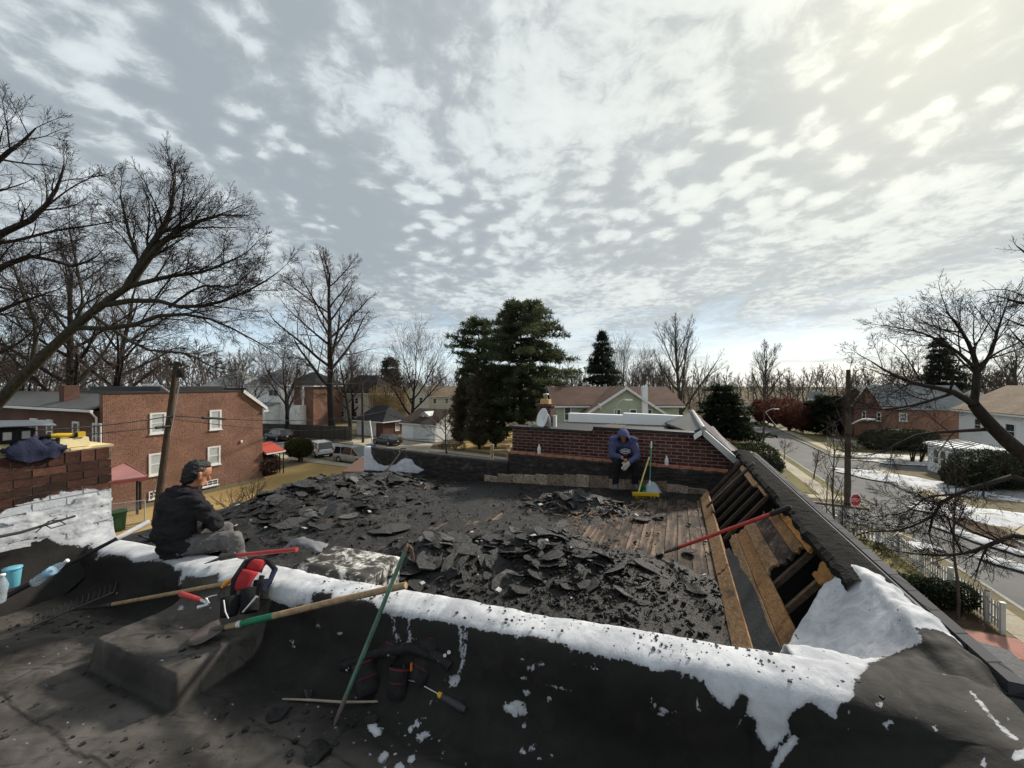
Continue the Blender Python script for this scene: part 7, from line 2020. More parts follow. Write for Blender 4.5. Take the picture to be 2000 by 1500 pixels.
cable('second black cable below it crossing the brick front', at(335, 818, 24.1), at(716, 830, 60), 0.8, 0.022)
cable('thin cable sagging from the thin pole past the garages', at(707, 790, base.y), at(1100, 862, 40), 1.2, 0.03)
cable('thin cable above the sedan in front of the white garage', at(500, 826, 62), at(980, 860, 48), 0.8, 0.03)
cable('pale cable looping from the far street lamp to the right', at(1496, 806, 48), at(1655, 808, 27.2), 2.2, 0.025)
cable('high thin cable over the tree tops at left', at(345, 712, 24.2), at(-100, 735, 18), 0.3, 0.012)
cable('high thin cable from the leaning pole toward the garages', at(345, 712, 24.2), at(709, 748, 60), 0.5, 0.02)
base = onz(1669, 1046, BZ)
t = thing('stop_sign', 'red stop sign on thin post at the street corner', 'sign', base)
sc = at(1664, 976, base.y)
b = MB(); b.tube([base, Vector((base.x, base.y, sc.z + .25))], 0.03, 8); b.build('post', M_STEEL, t)
fd = Vector((0.10, -0.995, 0)); sd = Vector((0.995, 0.10, 0)); up = Vector((0, 0, 1))
sc = Vector((base.x, base.y, sc.z)) + fd * .05
def octa(r, o): return [sc + fd * o + sd * r * math.cos(math.pi / 8 + k * math.pi / 4) + up * r * math.sin(math.pi / 8 + k * math.pi / 4) for k in range(8)]
b = MB(); b.prism(octa(.36, 0), fd * .012); pl = b.build('plate', M_WHITE, t)
b = MB(); b.prism(octa(.335, .014), fd * .003); b.build('red_face', plain('sign_red', (0.42, 0.03, 0.035), 0.5, 0.08, 4), pl)
fc = bpy.data.curves.new('lettering', 'FONT'); fc.body = 'STOP'; fc.size = .25; fc.align_x = 'CENTER'; fc.align_y = 'CENTER'; fc.extrude = .001
fo = bpy.data.objects.new('lettering', fc); COL.objects.link(fo)
M4 = frame(sc + fd * .019 - wloc(t), sd, up, fd)
fc.materials.append(M_WHITE)
bpy.context.view_layer.update()
lm = bpy.data.meshes.new_from_object(fo.evaluated_get(bpy.context.evaluated_depsgraph_get()))
bpy.data.objects.remove(fo)
inst('lettering', lm, M4, pl)
M_PICK = plain('white_pickets', (0.52, 0.52, 0.50), 0.6, 0.1, 5)
def picket_fence(label, pts, h=1.0, step=0.14, post=2.4, name='picket_fence', lim=300):
 t = thing(name, label, 'fence', pts[0])
 me = None
 tot = 0
 for a, c in zip(pts[:-1], pts[1:]):
  d = (c - a); L = d.length; d.normalize(); s = Vector((-d.y, d.x, 0))
  ang = math.atan2(d.y, d.x)
  r = MB()
  for z in (0.28, 0.74):
   r.hexa([a + s * .02 + up * z * h, c + s * .02 + up * z * h, c + s * .055 + up * z * h, a + s * .055 + up * z * h, a + s * .02 + up * (z * h + .08), c + s * .02 + up * (z * h + .08), c + s * .055 + up * (z * h + .08), a + s * .055 + up * (z * h + .08)])
  r.build('rail', M_PICK, t)
  n = int(L / step)
  for k in range(n):
   if tot >= lim: break
   p = a + d * (k + .5) * step
   if me is None:
    b = MB(); b.prism([(-.04, 0, .05), (.04, 0, .05), (.04, 0, h * .93), (0, 0, h), (-.04, 0, h * .93)], (0, .018, 0)); o = b.build('picket', M_PICK, None, True); me = o.data; bpy.data.objects.remove(o)
   inst('picket', me, Matrix.Translation(p - wloc(t)) @ Matrix.Rotation(ang, 4, 'Z') @ Matrix.Rotation(rnd(-.02, .02), 4, 'Y'), t); tot += 1
  n = int(L / post) + 1
  for k in range(n + 1):
   p = a + d * min(L, k * L / n)
   b = MB(); b.box(p + up * (h * .54), (.11, .11, h * 1.08), Matrix.Rotation(ang, 3, 'Z')); b.box(p + up * (h * 1.10), (.14, .14, .04), Matrix.Rotation(ang, 3, 'Z')); b.build('post', M_PICK, t)
 return t
g = lambda u, v: Vector((*UVG(u, v)[:2], BZ))
picket_fence('white picket fence around the corner yard, ending at the hedge', [g(6.5, 27.2), g(10.0, 26.8), g(10.15, 19.2), g(10.1, 18.4)], 0.95, 0.16)
picket_fence('short white picket fence in the snow across the street at right', [g(20.5, 26.5), g(27, 26.0)], 1.0, 0.17)
picket_fence('distant white picket fence in front of the red-brown trees', [g(19.2, 66), g(23.5, 64.5)], 1.0, 0.2)
def board_fence():
 a, c, e = onz(430, 850, BZ), onz(575, 855, BZ), onz(688, 861, BZ)
 t = thing('board_fence', 'weathered grey wooden board fence along the far pavement', 'fence', a)
 m = plain('weathered_boards', (0.085, 0.075, 0.066), 0.9, 0.3, 4, 0.5, objvar=0.35)
 for p, q in ((a, c), (c, e)):
  d = q - p; L = d.length; d.normalize(); n = int(L / .24); ang = math.atan2(d.y, d.x)
  for k in range(n):
   b = MB(); b.box((0, 0, 0), (.225, .03, 2.1)); hgt = rnd(.97, 1.03)
   if k == 0 and p is a: me = b.build('board', m, None, True); board_fence.me = me.data; bpy.data.objects.remove(me)
   inst('board', board_fence.me, Matrix.Translation(p + d * (k + .5) * .24 + up * 1.05 - wloc(t)) @ Matrix.Rotation(ang, 4, 'Z') @ Matrix.Diagonal((1, 1, hgt, 1)), t)
board_fence()
def chain_fence():
 a, c = onz(195, 1042, BZ), onz(283, 1028, BZ)
 t = thing('chain_link_fence', 'pale chain-link fence panel beside the green bin', 'fence', a)
 H = 1.55
 for k in (0, .55, 1.0):
  p = lerp(a, c, k); b = MB(); b.tube([p, p + up * H], .03, 6); b.build('post', M_STEEL, t)
 b = MB(); b.tube([a + up * H, c + up * H], .025, 6); b.tube([a + up * .1, c + up * .1], .02, 6); b.build('rail', M_STEEL, t)
 d = c - a; L = d.length; n = int(L / .11)
 b = MB()
 for k in range(-int(H / .11), n):
  for s in (0, 1):
   x0, x1 = k * .11, k * .11 + H
   z0, z1 = 0, H
   if x0 < 0: z0 = -x0; x0 = 0
   if x1 > L: z1 = H - (x1 - L); x1 = L
   if x1 <= x0: continue
   if s: x0, x1 = L - x0, L - x1
   b.tube([a + d * (x0 / L) + up * (z0 + .0), a + d * (x1 / L) + up * z1], .004, 3, cap=False)
 o = b.build('mesh', M_STEEL, t); o['kind'] = 'stuff'
chain_fence()
def bin_(label, p, rot, col):
 t = thing('wheelie_bin', label, 'bin', p, rot)
 m = plain('green_plastic', col, 0.5, 0.12, 5)
 b = MB(); b.hexa([(-.27, -.3, .06), (.27, -.3, .06), (.27, .3, .06), (-.27, .3, .06), (-.35, -.4, 1.08), (.35, -.4, 1.08), (.35, .4, 1.08), (-.35, .4, 1.08)]); b.box((0, -.36, .5), (.3, .1, .5)); b.build('tub', m, t, True)
 b = MB(); b.prism([(-.38, -.46, 1.09), (-.38, .42, 1.09), (-.38, .42, 1.13), (-.38, .0, 1.20), (-.38, -.46, 1.15)], (.76, 0, 0)); b.build('lid', m, t, True)
 b = MB(); b.tube([(-.3, .46, 1.02), (.3, .46, 1.02)], .02, 6); b.build('handle', m, t, True)
 for s in (-1, 1):
  b = MB(); b.lathe([(.03, -.03), (.11, -.03), (.11, .03), (.03, .03)], Matrix.Translation((s * .3, .28, .11)) @ Matrix.Rotation(math.pi / 2, 4, 'Y'), 12); b.build('wheel', M_TYRE, t, True)
p = onz(229, 1037, BZ); bin_('dark green wheeled bin between the chimney and the roof edge', p, 0.9, hx(44, 74, 50))
p = onz(1526, 946, BZ); t = thing('garden_urn', 'small stone urn on the corner lawn beyond the mansard', 'urn', p)
M_URN = plain('brown_stone', (0.13, 0.10, 0.08), 0.9, 0.25, 8, 0.4)
b = MB(); b.lathe([(.30, 0), (.30, .08), (.14, .14), (.10, .30), (.16, .36), (.34, .55), (.40, .68), (.34, .68), (.1, .60)], Matrix.Translation(p), 14); b.build('bowl', M_URN, t)
b = MB(); b.lathe([(.75, 0), (.7, .06), (.4, .07)], Matrix.Translation(p + Vector((-.1, -.1, -.005))), 12); b.build('base', plain('stone_ring', (0.3, 0.26, 0.22), 0.9, 0.3, 8, 0.4), t)
t = thing('rail_fence', 'bare wooden rail fence stub left of the neighbour brick wall', 'fence', at(962, 900, 15))
M_RAW = plain('raw_lumber', (0.36, 0.27, 0.18), 0.85, 0.25, 5, 0.3, stretch=(1, 1, 6))
for x in (961, 993):
 b = MB(); b.tube([at(x, 1010, 15), at(x, 868, 15)], 0.07, 7); b.build('post', M_RAW, t)
b = MB(); b.tube([at(961, 881, 15), at(994, 880, 14.8)], 0.06, 6); b.build('rail', M_RAW, t)
# ------------------------------------------------------------------ debris of torn roofing
def slab_mesh(seed, m, curl=0.1):
 q = Rng(seed); n = q.r.randint(9, 12)
 ang = sorted(q.u(0, 6.283) for _ in range(n))
 ang = [(a + 6.283 * k / n) / 2 if False else 6.283 * (k + q.u(-.32, .32)) / n for k, a in enumerate(ang)]
 asp = q.u(0.45, 0.9)
 ring = [Vector((math.cos(a) * q.u(.72, 1.08) * .5, math.sin(a) * q.u(.72, 1.08) * .5 * asp, 0)) for a in ang]
 def bend(p): return Vector((p.x, p.y, curl * (p.x * p.x * 4 - .4) * q_c + 0.10 * curl * math.sin(p.y * 9)))
 q_c = q.u(-1, 1)
 mid = [bend(p * .5) for p in ring]; out = [bend(p) for p in ring]; c = bend(Vector((0, 0, 0)))
 th = q.u(.018, .04)
 b = MB(); k = len(ring)
 top = out + mid + [c]
 bot = [p - Vector((0, 0, th)) + Vector((q.u(-.02, .02), q.u(-.02, .02), 0)) for p in out]
 F = [(i, (i + 1) % k, k + (i + 1) % k, k + i) for i in range(k)] + [(k + i, k + (i + 1) % k, 2 * k) for i in range(k)]
 b.add(top, F)
 b.add(out + bot, [(i, k + i, k + (i + 1) % k, (i + 1) % k) for i in range(k)])
 b.add(bot, [list(range(k))[::-1]])
 o = b.build('roofing_chunk', m, None, True); me = o.data; bpy.data.objects.remove(o)
 return me
def slab_mat():
 t = NT('broken_felt_slab'); o = t.tc.outputs['Object']
 g = t.noise(5, 7, 0.7, 0.4, o); g2 = t.noise(26, 5, 0.7, 0, o)
 base = t.ramp(t.rand(), [(0, (0.007, 0.0066, 0.0066)), (0.4, (0.015, 0.0135, 0.013)), (0.7, (0.022, 0.021, 0.022)), (0.9, (0.044, 0.042, 0.043)), (1, (0.12, 0.113, 0.11))])
 col = t.mix(1.0, base, t.ramp(g, [(0.3, (0.45, 0.45, 0.45)), (0.7, (1.5, 1.48, 1.45))]), 'MULTIPLY')
 col = t.mix(t.smooth(g2, 0.66, 0.78, 0, 0.5), col, (0.16, 0.15, 0.145))
 t.bump(t.math('ADD', g, t.math('MULTIPLY', g2, 0.6)), 0.7, 0.06)
 return t.done(col, t.math('ADD', 0.22, t.math('MULTIPLY', g, 0.5)), 0.5)
M_SLAB = slab_mat()
SLABS = [slab_mesh(400 + k, M_SLAB, (0.05, 0.12, 0.25)[k % 3]) for k in range(18)]
DQ = Rng(55)
def slab_at(u, v, size, label, group, tilt=0.35, lift=0.0):
 z = zdeck(u) + heap_h(u, v) * 1.02 + lift
 e = 0.06
 du = (heap_h(u + e, v) - heap_h(u - e, v)) / (2 * e); dv = (heap_h(u, v + e) - heap_h(u, v - e)) / (2 * e)
 n = (Vector((CA, -SA, 0)) * -du + Vector((SA, CA, 0)) * -dv + Vector((0, 0, 1)) + Vector((DQ.u(-tilt, tilt), DQ.u(-tilt, tilt), 0))).normalized()
 Q = n.to_track_quat('Z', 'Y').to_matrix().to_4x4()
 o = inst('roofing_chunk', SLABS[DQ.r.randint(0, 17)], Matrix.Translation(UV(u, v, z + 0.012 * size)) @ Q @ Matrix.Rotation(DQ.u(0, 6.28), 4, 'Z') @ Matrix.Diagonal((size, size, min(size, 0.5) * DQ.u(.7, 1.2), 1)))
 return tag(o, label, 'roofing debris', group, 'thing')
def heap_fill(n, hs, label, group, smin, smax, spread=1.15):
 k = 0
 while k < n:
  a, b_, su, sv, h = hs[DQ.r.randint(0, len(hs) - 1)]
  u, v = DQ.r.gauss(a, su * .55 * spread), DQ.r.gauss(b_, sv * .55 * spread)
  if not (-7.75 < u < 0.2 and 2.55 < v < 7.75): continue
  size = lerp(smin, smax, DQ.u(0, 1) ** 2.0)
  slab_at(u, v, size, label, group, 0.4, DQ.u(-.015, .04)); k += 1
heap_fill(135, HEAPS[:3], 'torn black roofing slab in the heap along the left roof edge', 'slabs in the left heap', .12, .58)
heap_fill(38, HEAPS[3:4], 'torn black roofing slab in the small heap before the hooded man', 'slabs in the middle heap', .12, .48)
heap_fill(127, HEAPS[4:6], 'torn black roofing slab in the near heap behind the white parapet', 'slabs in the near heap', .11, .52)
b_ = onz(762, 1030, CAMZ - 2.12); u_, v_ = to_uv(b_)
o = slab_at(u_, v_, .66, 'largest flat grey roofing sheet lying at the foot of the left heap', None, .08, .02)
def scraps():
 q = DQ; V, F, off = [], [], 0
 def add(u, v, size):
  nonlocal off
  me = SLABS[q.r.randint(0, 17)]
  n = Vector((q.u(-.4, .4), q.u(-.4, .4), 1)).normalized()
  M = Matrix.Translation(UV(u, v, zdeck(u) + heap_h(u, v) * 1.02 + q.u(-.01, .03))) @ n.to_track_quat('Z', 'Y').to_matrix().to_4x4() @ Matrix.Rotation(q.u(0, 6.28), 4, 'Z') @ Matrix.Diagonal((size, size, size, 1))
  V.extend([tuple(M @ x.co) for x in me.vertices]); F.extend([[i + off for i in f.vertices] for f in me.polygons]); off += len(me.vertices)
 for _ in range(900):
  a, b_, su, sv, h = HEAPS[q.r.choice((0, 0, 0, 1, 1, 2, 3, 4, 4, 5))]
  u, v = q.r.gauss(a, su * .62), q.r.gauss(b_, sv * .62)
  if -7.8 < u < .3 and 2.4 < v < 7.85: add(u, v, lerp(.06, .34, q.u(0, 1) ** 1.8))
 for _ in range(160): add(q.u(-7.7, .3), q.u(2.4, 7.7), lerp(.03, .12, q.u(0, 1) ** 2))
 b = MB(); b.v, b.f = V, F; b.m = [0] * len(F); b.sm = [False] * len(F)
 tag(b.build('roofing_scraps', felt_mat('felt_scraps', 0.48, 0.35), None), 'smaller torn roofing scraps filling the debris heaps', 'roofing debris', kind='stuff')
scraps()
def crumbs():
 q = Rng(66); rs = np.random.RandomState(3); V, F = [], []; off = 0
 pts = []
 for _ in range(9000):
  r = q.u(0, 1)
  if r < .62:
   a, b_, su, sv, h = HEAPS[q.r.choice((0, 0, 1, 2, 3, 4, 4, 5, 6, 6))]
   u, v = q.r.gauss(a, su * .75), q.r.gauss(b_, sv * .75)
  elif r < .8: u, v = q.u(-2.2, .4), q.u(2.4, 4.6)
  else: u, v = q.u(-7.8, .4), q.u(2.3, 7.9)
  if not (-7.85 < u < .42 and 2.26 < v < 7.9): continue
  pts.append((u, v, lerp(.005, .034, q.u(0, 1) ** 3)))
 for u, v, s in pts:
  c = UV(u, v, zdeck(u) + heap_h(u, v) * 1.03 + s * .1)
  X = rs.normal(size=3); X /= np.linalg.norm(X); Y_ = np.cross(X, rs.normal(size=3)); Y_ /= np.linalg.norm(Y_); Z = np.cross(X, Y_)
  k = rs.uniform(.5, 1.2, size=(6,))
  p = [np.array(c) + s * (X * k[0] * a + Y_ * k[1] * .7 * b_ + Z * .22 * d) for a, b_, d in ((-1, -.8, -1), (1, -k[2], -1), (.9, k[3], -1), (-.7, 1, -1), (-.9, -.7, 1), (1, -.6, 1), (.8, k[4], 1), (-.8, .8, 1))]
  V += p; F += [[off + i for i in f] for f in ((0, 3, 2, 1), (4, 5, 6, 7), (0, 1, 5, 4), (1, 2, 6, 5), (2, 3, 7, 6), (3, 0, 4, 7))]; off += 8
 o = inst('roofing_crumbs', np_mesh('roofing_crumbs', np.array(V), np.array(F), felt_mat('felt_crumbs', 0.7, 0.3)), Matrix())
 tag(o, 'loose black roofing crumbs strewn over the torn roof', 'debris', kind='stuff')
crumbs()
def chips():
 q = Rng(88); b1, b2 = MB(), MB()
 for _ in range(70):
  a, bb, su, sv, h = HEAPS[q.r.choice((0, 1, 2, 3, 4, 4, 5))]
  u, v = q.r.gauss(a, su * .7), q.r.gauss(bb, sv * .8)
  if not (-7.7 < u < .3 and 2.4 < v < 7.8): continue
  p = UV(u, v, zdeck(u) + heap_h(u, v) * 1.05 + .03); s = lerp(.01, .045, q.u(0, 1) ** 2)
  M3 = Matrix.Rotation(q.u(0, 6), 3, 'Z') @ Matrix.Rotation(q.u(-.5, .5), 3, 'X')
  b1.hexa([p + M3 @ Vector((x * s * q.u(.6, 1.2), y * s * .7 * q.u(.6, 1.2), z * .005)) for z in (-1, 1) for x, y in ((-1, -1), (1, -1), (1, 1), (-1, 1))])
 for _ in range(60):
  u, v = q.r.gauss(-1.2, .5), q.r.gauss(6.2, .4)
  if q.u(0, 1) < .3: u, v = q.r.gauss(-5.2, .5), q.r.gauss(7.1, .35)
  if not (-7.7 < u < .4 and 2.4 < v < 7.8): continue
  p = UV(u, v, zdeck(u) + heap_h(u, v) + .03); d = Vector((q.u(-1, 1), q.u(-1, 1), q.u(-.1, .25))).normalized() * q.u(.05, .22)
  b2.tube([p - d * .5, p + d * .5], [q.u(.004, .012), .003], 4)
 tag(b1.build('paint_chips', plain('pale_coating_chip', (0.40, 0.39, 0.38), 0.7, 0.35, 9), None), 'small pale coating chips scattered on the debris heaps', 'debris', kind='stuff')
 tag(b2.build('wood_splinters', plain('split_wood', (0.34, 0.19, 0.10), 0.8, 0.3, 9), None), 'orange wood splinters on the small middle heap', 'debris', kind='stuff')
chips()
def near_bits():
 q = Rng(99); b = MB()
 for _ in range(420):
  px, py = q.u(0, 1300), q.u(1180, 1500)
  if q.u(0, 1) < .35: px, py = q.r.gauss(130, 80), q.r.gauss(1195, 22)
  if q.u(0, 1) < .2: px, py = q.r.gauss(690, 110), q.r.gauss(1380, 50)
  p = onz(px, max(py, 1120), CAMZ - 1.87); u, v = to_uv(p)
  if v > 1.68 or v < .3 or u < -6: continue
  p = UV(u, v, zfloor(u, v)); s = lerp(.003, .016, q.u(0, 1) ** 3)
  M3 = Matrix.Rotation(q.u(0, 6), 3, 'Z') @ Matrix.Rotation(q.u(-.4, .4), 3, 'X')
  b.hexa([p + M3 @ Vector((x * s * q.u(.5, 1.4), y * s * q.u(.5, 1.2), (z * .45 + .4) * s)) for z in (-1, 1) for x, y in ((-1, -1), (1, -1), (1, 1), (-1, 1))])
 for _ in range(260):
  u, v = q.u(-2.4, .75), q.u(1.97, 2.17)
  if q.u(0, 1) < .5: u = q.u(-.2, .75)
  p = UV(u, v, msurf(u, v) + .004); s = lerp(.0025, .008, q.u(0, 1) ** 2.5)
  M3 = Matrix.Rotation(q.u(0, 6), 3, 'Z')
  b.hexa([p + M3 @ Vector((x * s * q.u(.5, 1.4), y * s * q.u(.5, 1.2), (z * .4 + .3) * s)) for z in (-1, 1) for x, y in ((-1, -1), (1, -1), (1, 1), (-1, 1))])
 tag(b.build('roof_grit', felt_mat('black_grit', 0.8, 0.2), None), 'black grit and crumbs on the near roof membrane', 'debris', kind='stuff')
 for k, (px, py, s) in enumerate([(540, 1405, .085), (620, 1485, .10), (690, 1290, .06), (765, 1375, .05)]):
  p = onz(px, py, CAMZ - 1.87); u, v = to_uv(p); p = UV(u, min(v, 1.66), zfloor(u, min(v, 1.66)) + s * .2)
  o = inst('roofing_lump', SLABS[k], Matrix.Translation(p) @ Matrix.Rotation(k * 1.1, 4, 'Z') @ Matrix.Diagonal((s * 1.6, s * 1.6, s * 6, 1)))
  tag(o, ('largest black tar lump left of the green pole foot', 'black tar lump at the bottom edge of the view', 'black tar lump beside the dark tool belt', 'thin black tar flake below the dark tool belt')[k], 'roofing debris')
near_bits()
def fl(px, py, lift=0.0):
 Y = 1.0
 while Y < 4.6:
  p = at(px, py, Y); u, v = to_uv(p)
  if p.z <= CAMZ + msurf(u, v): break
  Y += 0.008
 return p + Vector((0, 0, lift))
# ------------------------------------------------------------------ tools
M_ASHW = plain('ash_handle', (0.36, 0.245, 0.14), 0.65, 0.5, 7, 0.2, stretch=(4, 4, 4))
M_REDH = plain('red_fibreglass', (0.42, 0.042, 0.038), 0.45, 0.45, 9, 0.1, 0.4)
M_BLK = plain('black_rubber', (0.016, 0.016, 0.017), 0.65, 0.3, 8, 0.2)
M_IRON = plain('worn_iron', (0.085, 0.075, 0.068), 0.5, 0.4, 8, 0.3, 0.5, 0.5)
M_CHROME = plain('bright_tool_steel', (0.55, 0.55, 0.54), 0.3, 0.15, 8, 0.1, 0.5, 0.8)
M_YEL = plain('yellow_plastic', (0.62, 0.40, 0.03), 0.45, 0.12, 6, 0.05)
M_GREENP = plain('green_pole_paint', (0.10, 0.20, 0.14), 0.45, 0.3, 7, 0.1)
M_CLOTHB = plain('black_canvas', (0.013, 0.013, 0.014), 0.9, 0.35, 12, 0.5, 0.2)
M_REDPAD = plain('red_pad_fabric', (0.34, 0.022, 0.026), 0.85, 0.3, 14, 0.4)
up = Vector((0, 0, 1))
def shovel():
 tip, sock, end = fl(368, 1266, .02), fl(425, 1243, .05), None
 t = thing('round_shovel', 'wooden-handled round shovel with green label lying towards the white parapet', 'shovel', tip)
 end = at(793, 1143, 2.40)
 s2 = at(447, 1234, sock.y * 0.995)
 b = MB(); b.tube([sock + up * .0, lerp(sock, end, .33), lerp(sock, end, .66) + up * .004, end], [.019, .020, .020, .021], 10, 0)
 h = b.build('handle', M_ASHW, t)
 d = (end - sock).normalized()
 b = MB(); b.tube([sock + d * .20, sock + d * .45], .0215, 10); b.build('label_band', plain('green_label', (0.02, 0.17, 0.09), 0.5, 0.1, 6), h)
 b = MB(); b.tube([sock + d * .165, sock + d * .198], .0215, 10); b.build('label_band', M_TRIM, h)
 b = MB(); b.tube([sock - d * .06, sock + d * .07], [.017, .024], 10); b.build('socket', M_IRON, t)
 f = (tip - sock); L = f.length; f.normalize(); sd = f.cross(up).normalized(); nn = sd.cross(f).normalized()
 P = []
 for i in range(9):
  a = i / 8; w = .088 * (math.sin(math.pi * (.18 + .82 * a)) ** .45 if a < 1 else .0) if a < 1 else .004
  w = .09 * (1 - a ** 5) ** .5 * (0.75 + .25 * sstep(a, 0, .25))
  row = [sock + f * (-.03 + a * (L + .03)) + sd * w * s + nn * (.022 * (s * s) - .012 + .015 * (1 - a)) for s in (-1, -.6, -.2, .2, .6, 1)]
  P.append(row)
 b = MB(); b.grid(P); o = b.build('blade', plain('dusty_blade', (0.13, 0.105, 0.095), 0.6, 0.25, 9, 0.2, 0.4, 0.3), t)
 m = o.modifiers.new('s', 'SOLIDIFY'); m.thickness = .003
shovel()
def rake():
 a, e = fl(214, 1188, .03), at(446, 1139, 2.92)
 t = thing('garden_rake', 'iron rake with wooden handle lying left of the red tool belt', 'rake', a)
 b = MB(); b.tube([a, lerp(a, e, .5), e], .016, 9); b.build('handle', M_ASHW, t)
 d = (a - e).normalized(); c = a + d * .14
 b = MB(); b.tube([a - d * .05, a + d * .02, c], [.02, .014, .01], 8); b.build('socket', M_IRON, t)
 l, r = fl(60, 1232, .03), fl(222, 1165, .035)
 b = MB(); b.tube([l, lerp(l, r, .5), r], .009, 6); bar = b.build('bar', M_IRON, t)
 for k in range(15):
  p = lerp(l, r, k / 14); b = MB(); b.tube([p, p + Vector((-.004, .02, .035)), p + Vector((-.01, .03, .075))], [.006, .005, .003], 5); b.build('tine', M_IRON, bar)
 b = MB(); b.tube([c, lerp(l, r, .45)], .010, 6); b.build('shank', M_IRON, t)
rake()
def red_tool():
 a, e = at(462, 1085, 3.15), at(580, 1073, 3.0)
 t = thing('scraper_tool', 'short scraper with red handle lying on the parapet beside the sitting man', 'scraper', a)
 b = MB(); b.tube([a, e], .016, 9); b.build('handle', M_REDH, t)
 b = MB(); b.tube([a + (a - e).normalized() * .16, a + (a - e).normalized() * -.01], [.03, .018], 8); b.build('socket', M_IRON, t)
 d = (a - e).normalized(); s = d.cross(up).normalized(); p = a + d * .14
 b = MB(); b.hexa([p - s * .05 - up * .012, p + d * .10 - s * .08 - up * .016, p + d * .10 + s * .08 - up * .016, p + s * .05 - up * .012, p - s * .05, p + d * .10 - s * .08 - up * .012, p + d * .10 + s * .08 - up * .012, p + s * .05]); b.build('blade', M_IRON, t)
red_tool()
def remover():
 e = IP(1.03, 4.55, .10); e = at(1545, 990, 3.75); a = onz(1312, 1074, CAMZ - 1.93)
 t = thing('shingle_remover', 'long red-handled shingle remover resting across the mansard edge', 'scraper', onz(1295, 1085, CAMZ - 2.0))
 d = (e - a).normalized()
 b = MB(); b.tube([a, lerp(a, e, .5), e - d * .18], .019, 10); b.build('handle', M_REDH, t)
 b = MB(); b.tube([e - d * .20, e - d * .02, e], [.024, .024, .018], 10); b.build('grip', M_BLK, t)
 b = MB(); b.tube([a - d * .10, a + d * .10], [.014, .023], 9); b.build('socket', M_IRON, t)
 c = a - d * .10; s = d.cross(up).normalized(); f = Vector((-d.x, -d.y, -.25)).normalized()
 b = MB(); P = [[c + f * k * .06 + s * w * (.05 + .03 * k) - up * (.012 * k * k) for w in (-1, 0, 1)] for k in (0, 1, 2, 3)]
 b.grid(P); o = b.build('blade', M_IRON, t); o.modifiers.new('s', 'SOLIDIFY').thickness = .005
 b = MB(); b.box(c + f * .06 - up * .05, (.07, .05, .07)); b.build('fulcrum', M_BLK, t)
remover()
def hook_pole():
 a = fl(655, 1416, .012); k = at(790, 1078, 2.42)
 t = thing('hooked_pole', 'long green metal pole with bent hook crossing the white parapet', 'pole', a)
 d = (k - a).normalized()
 m = plain('scuffed_green_paint', (0.085, 0.17, 0.12), 0.4, 0.5, 5, 0.2, 0.5, 0.2, stretch=(2, 2, .6))
 b = MB(); b.tube([a + d * .12, lerp(a, k, .5), k], [.014, .0135, .013], 10); b.build('shaft', m, t)
 b = MB(); b.tube([k, k + d * .05, at(797, 1066, 2.44), at(803, 1072, 2.47), at(806, 1084, 2.48), at(808, 1094, 2.48)], [.013, .013, .012, .012, .010, .006], 9); b.build('hook', plain('rusty_steel', (0.16, 0.095, 0.07), 0.6, 0.3, 9, 0.3, 0.4, 0.3), t)
 b = MB(); b.tube([a - d * .02, a + d * .02, a + d * .14], [.004, .012, .0145], 8); b.build('chisel_end', plain('muddy_steel', (0.13, 0.105, 0.09), 0.8, 0.4, 9, 0.4), t)
hook_pole()
def roller_pole():
 e, k = at(-40, 1192, 2.75), at(232, 1050, 3.5)
 t = thing('roller_pole', 'long black extension pole with white paint roller at the left', 'roller pole', e)
 b = MB(); b.tube([e, lerp(e, k, .5) , k], [.020, .018, .015], 10); b.build('shaft', M_BLK, t)
 b = MB(); d = (k - e).normalized(); b.tube([k - d * .02, k + d * .24], [.022, .024], 12); b.build('roller', plain('white_nap', (0.62, 0.61, 0.60), 0.95, 0.15, 20, 0.6), t)
 b = MB(); b.tube([lerp(e, k, .72), lerp(e, k, .74)], .024, 10); b.build('collar', M_BLK, t)
roller_pole()
a, c = fl(552, 1368, .008), fl(738, 1373, .008)
b = MB(); b.tube([a, lerp(a, c, .3) + Vector((0, -.006, .004)), lerp(a, c, .65) + Vector((0, -.01, 0)), c], [.005, .0065, .007, .006], 7)
tag(b.build('twig', plain('pale_stick', (0.30, 0.25, 0.20), 0.8, 0.3, 9, 0.3), None, origin=a), 'thin pale stick lying under the green pole foot', 'stick')
def paint_roller():
 g0, g1 = fl(858, 1367, .03), fl(910, 1398, .03)
 t = thing('paint_roller', 'paint roller frame with yellow and black grip on the near roof', 'paint roller', g0)
 d = (g1 - g0).normalized()
 b = MB(); b.tube([g0 - d * .006, g0 + d * .03], [.013, .018], 10); b.build('yellow_collar', M_YEL, t)
 b = MB(); b.tube([g0 + d * .02, lerp(g0, g1, .4), lerp(g0, g1, .8), g1], [.018, .021, .022, .016], 10); b.build('grip', plain('dark_grey_grip', (0.04, 0.04, 0.043), 0.5, 0.2, 8), t)
 w0 = fl(812, 1343, .035); w1 = fl(788, 1343, .03); w2 = fl(789, 1316, .05)
 b = MB(); b.tube([g0, w0, fl(796, 1338, .03), w1, lerp(w1, w2, .5), w2], .004, 6); b.build('wire', M_CHROME, t)
 b = MB(); b.tube([w0, fl(800, 1332, .035), w1], .003, 6); b.build('wire', M_CHROME, t)
paint_roller()
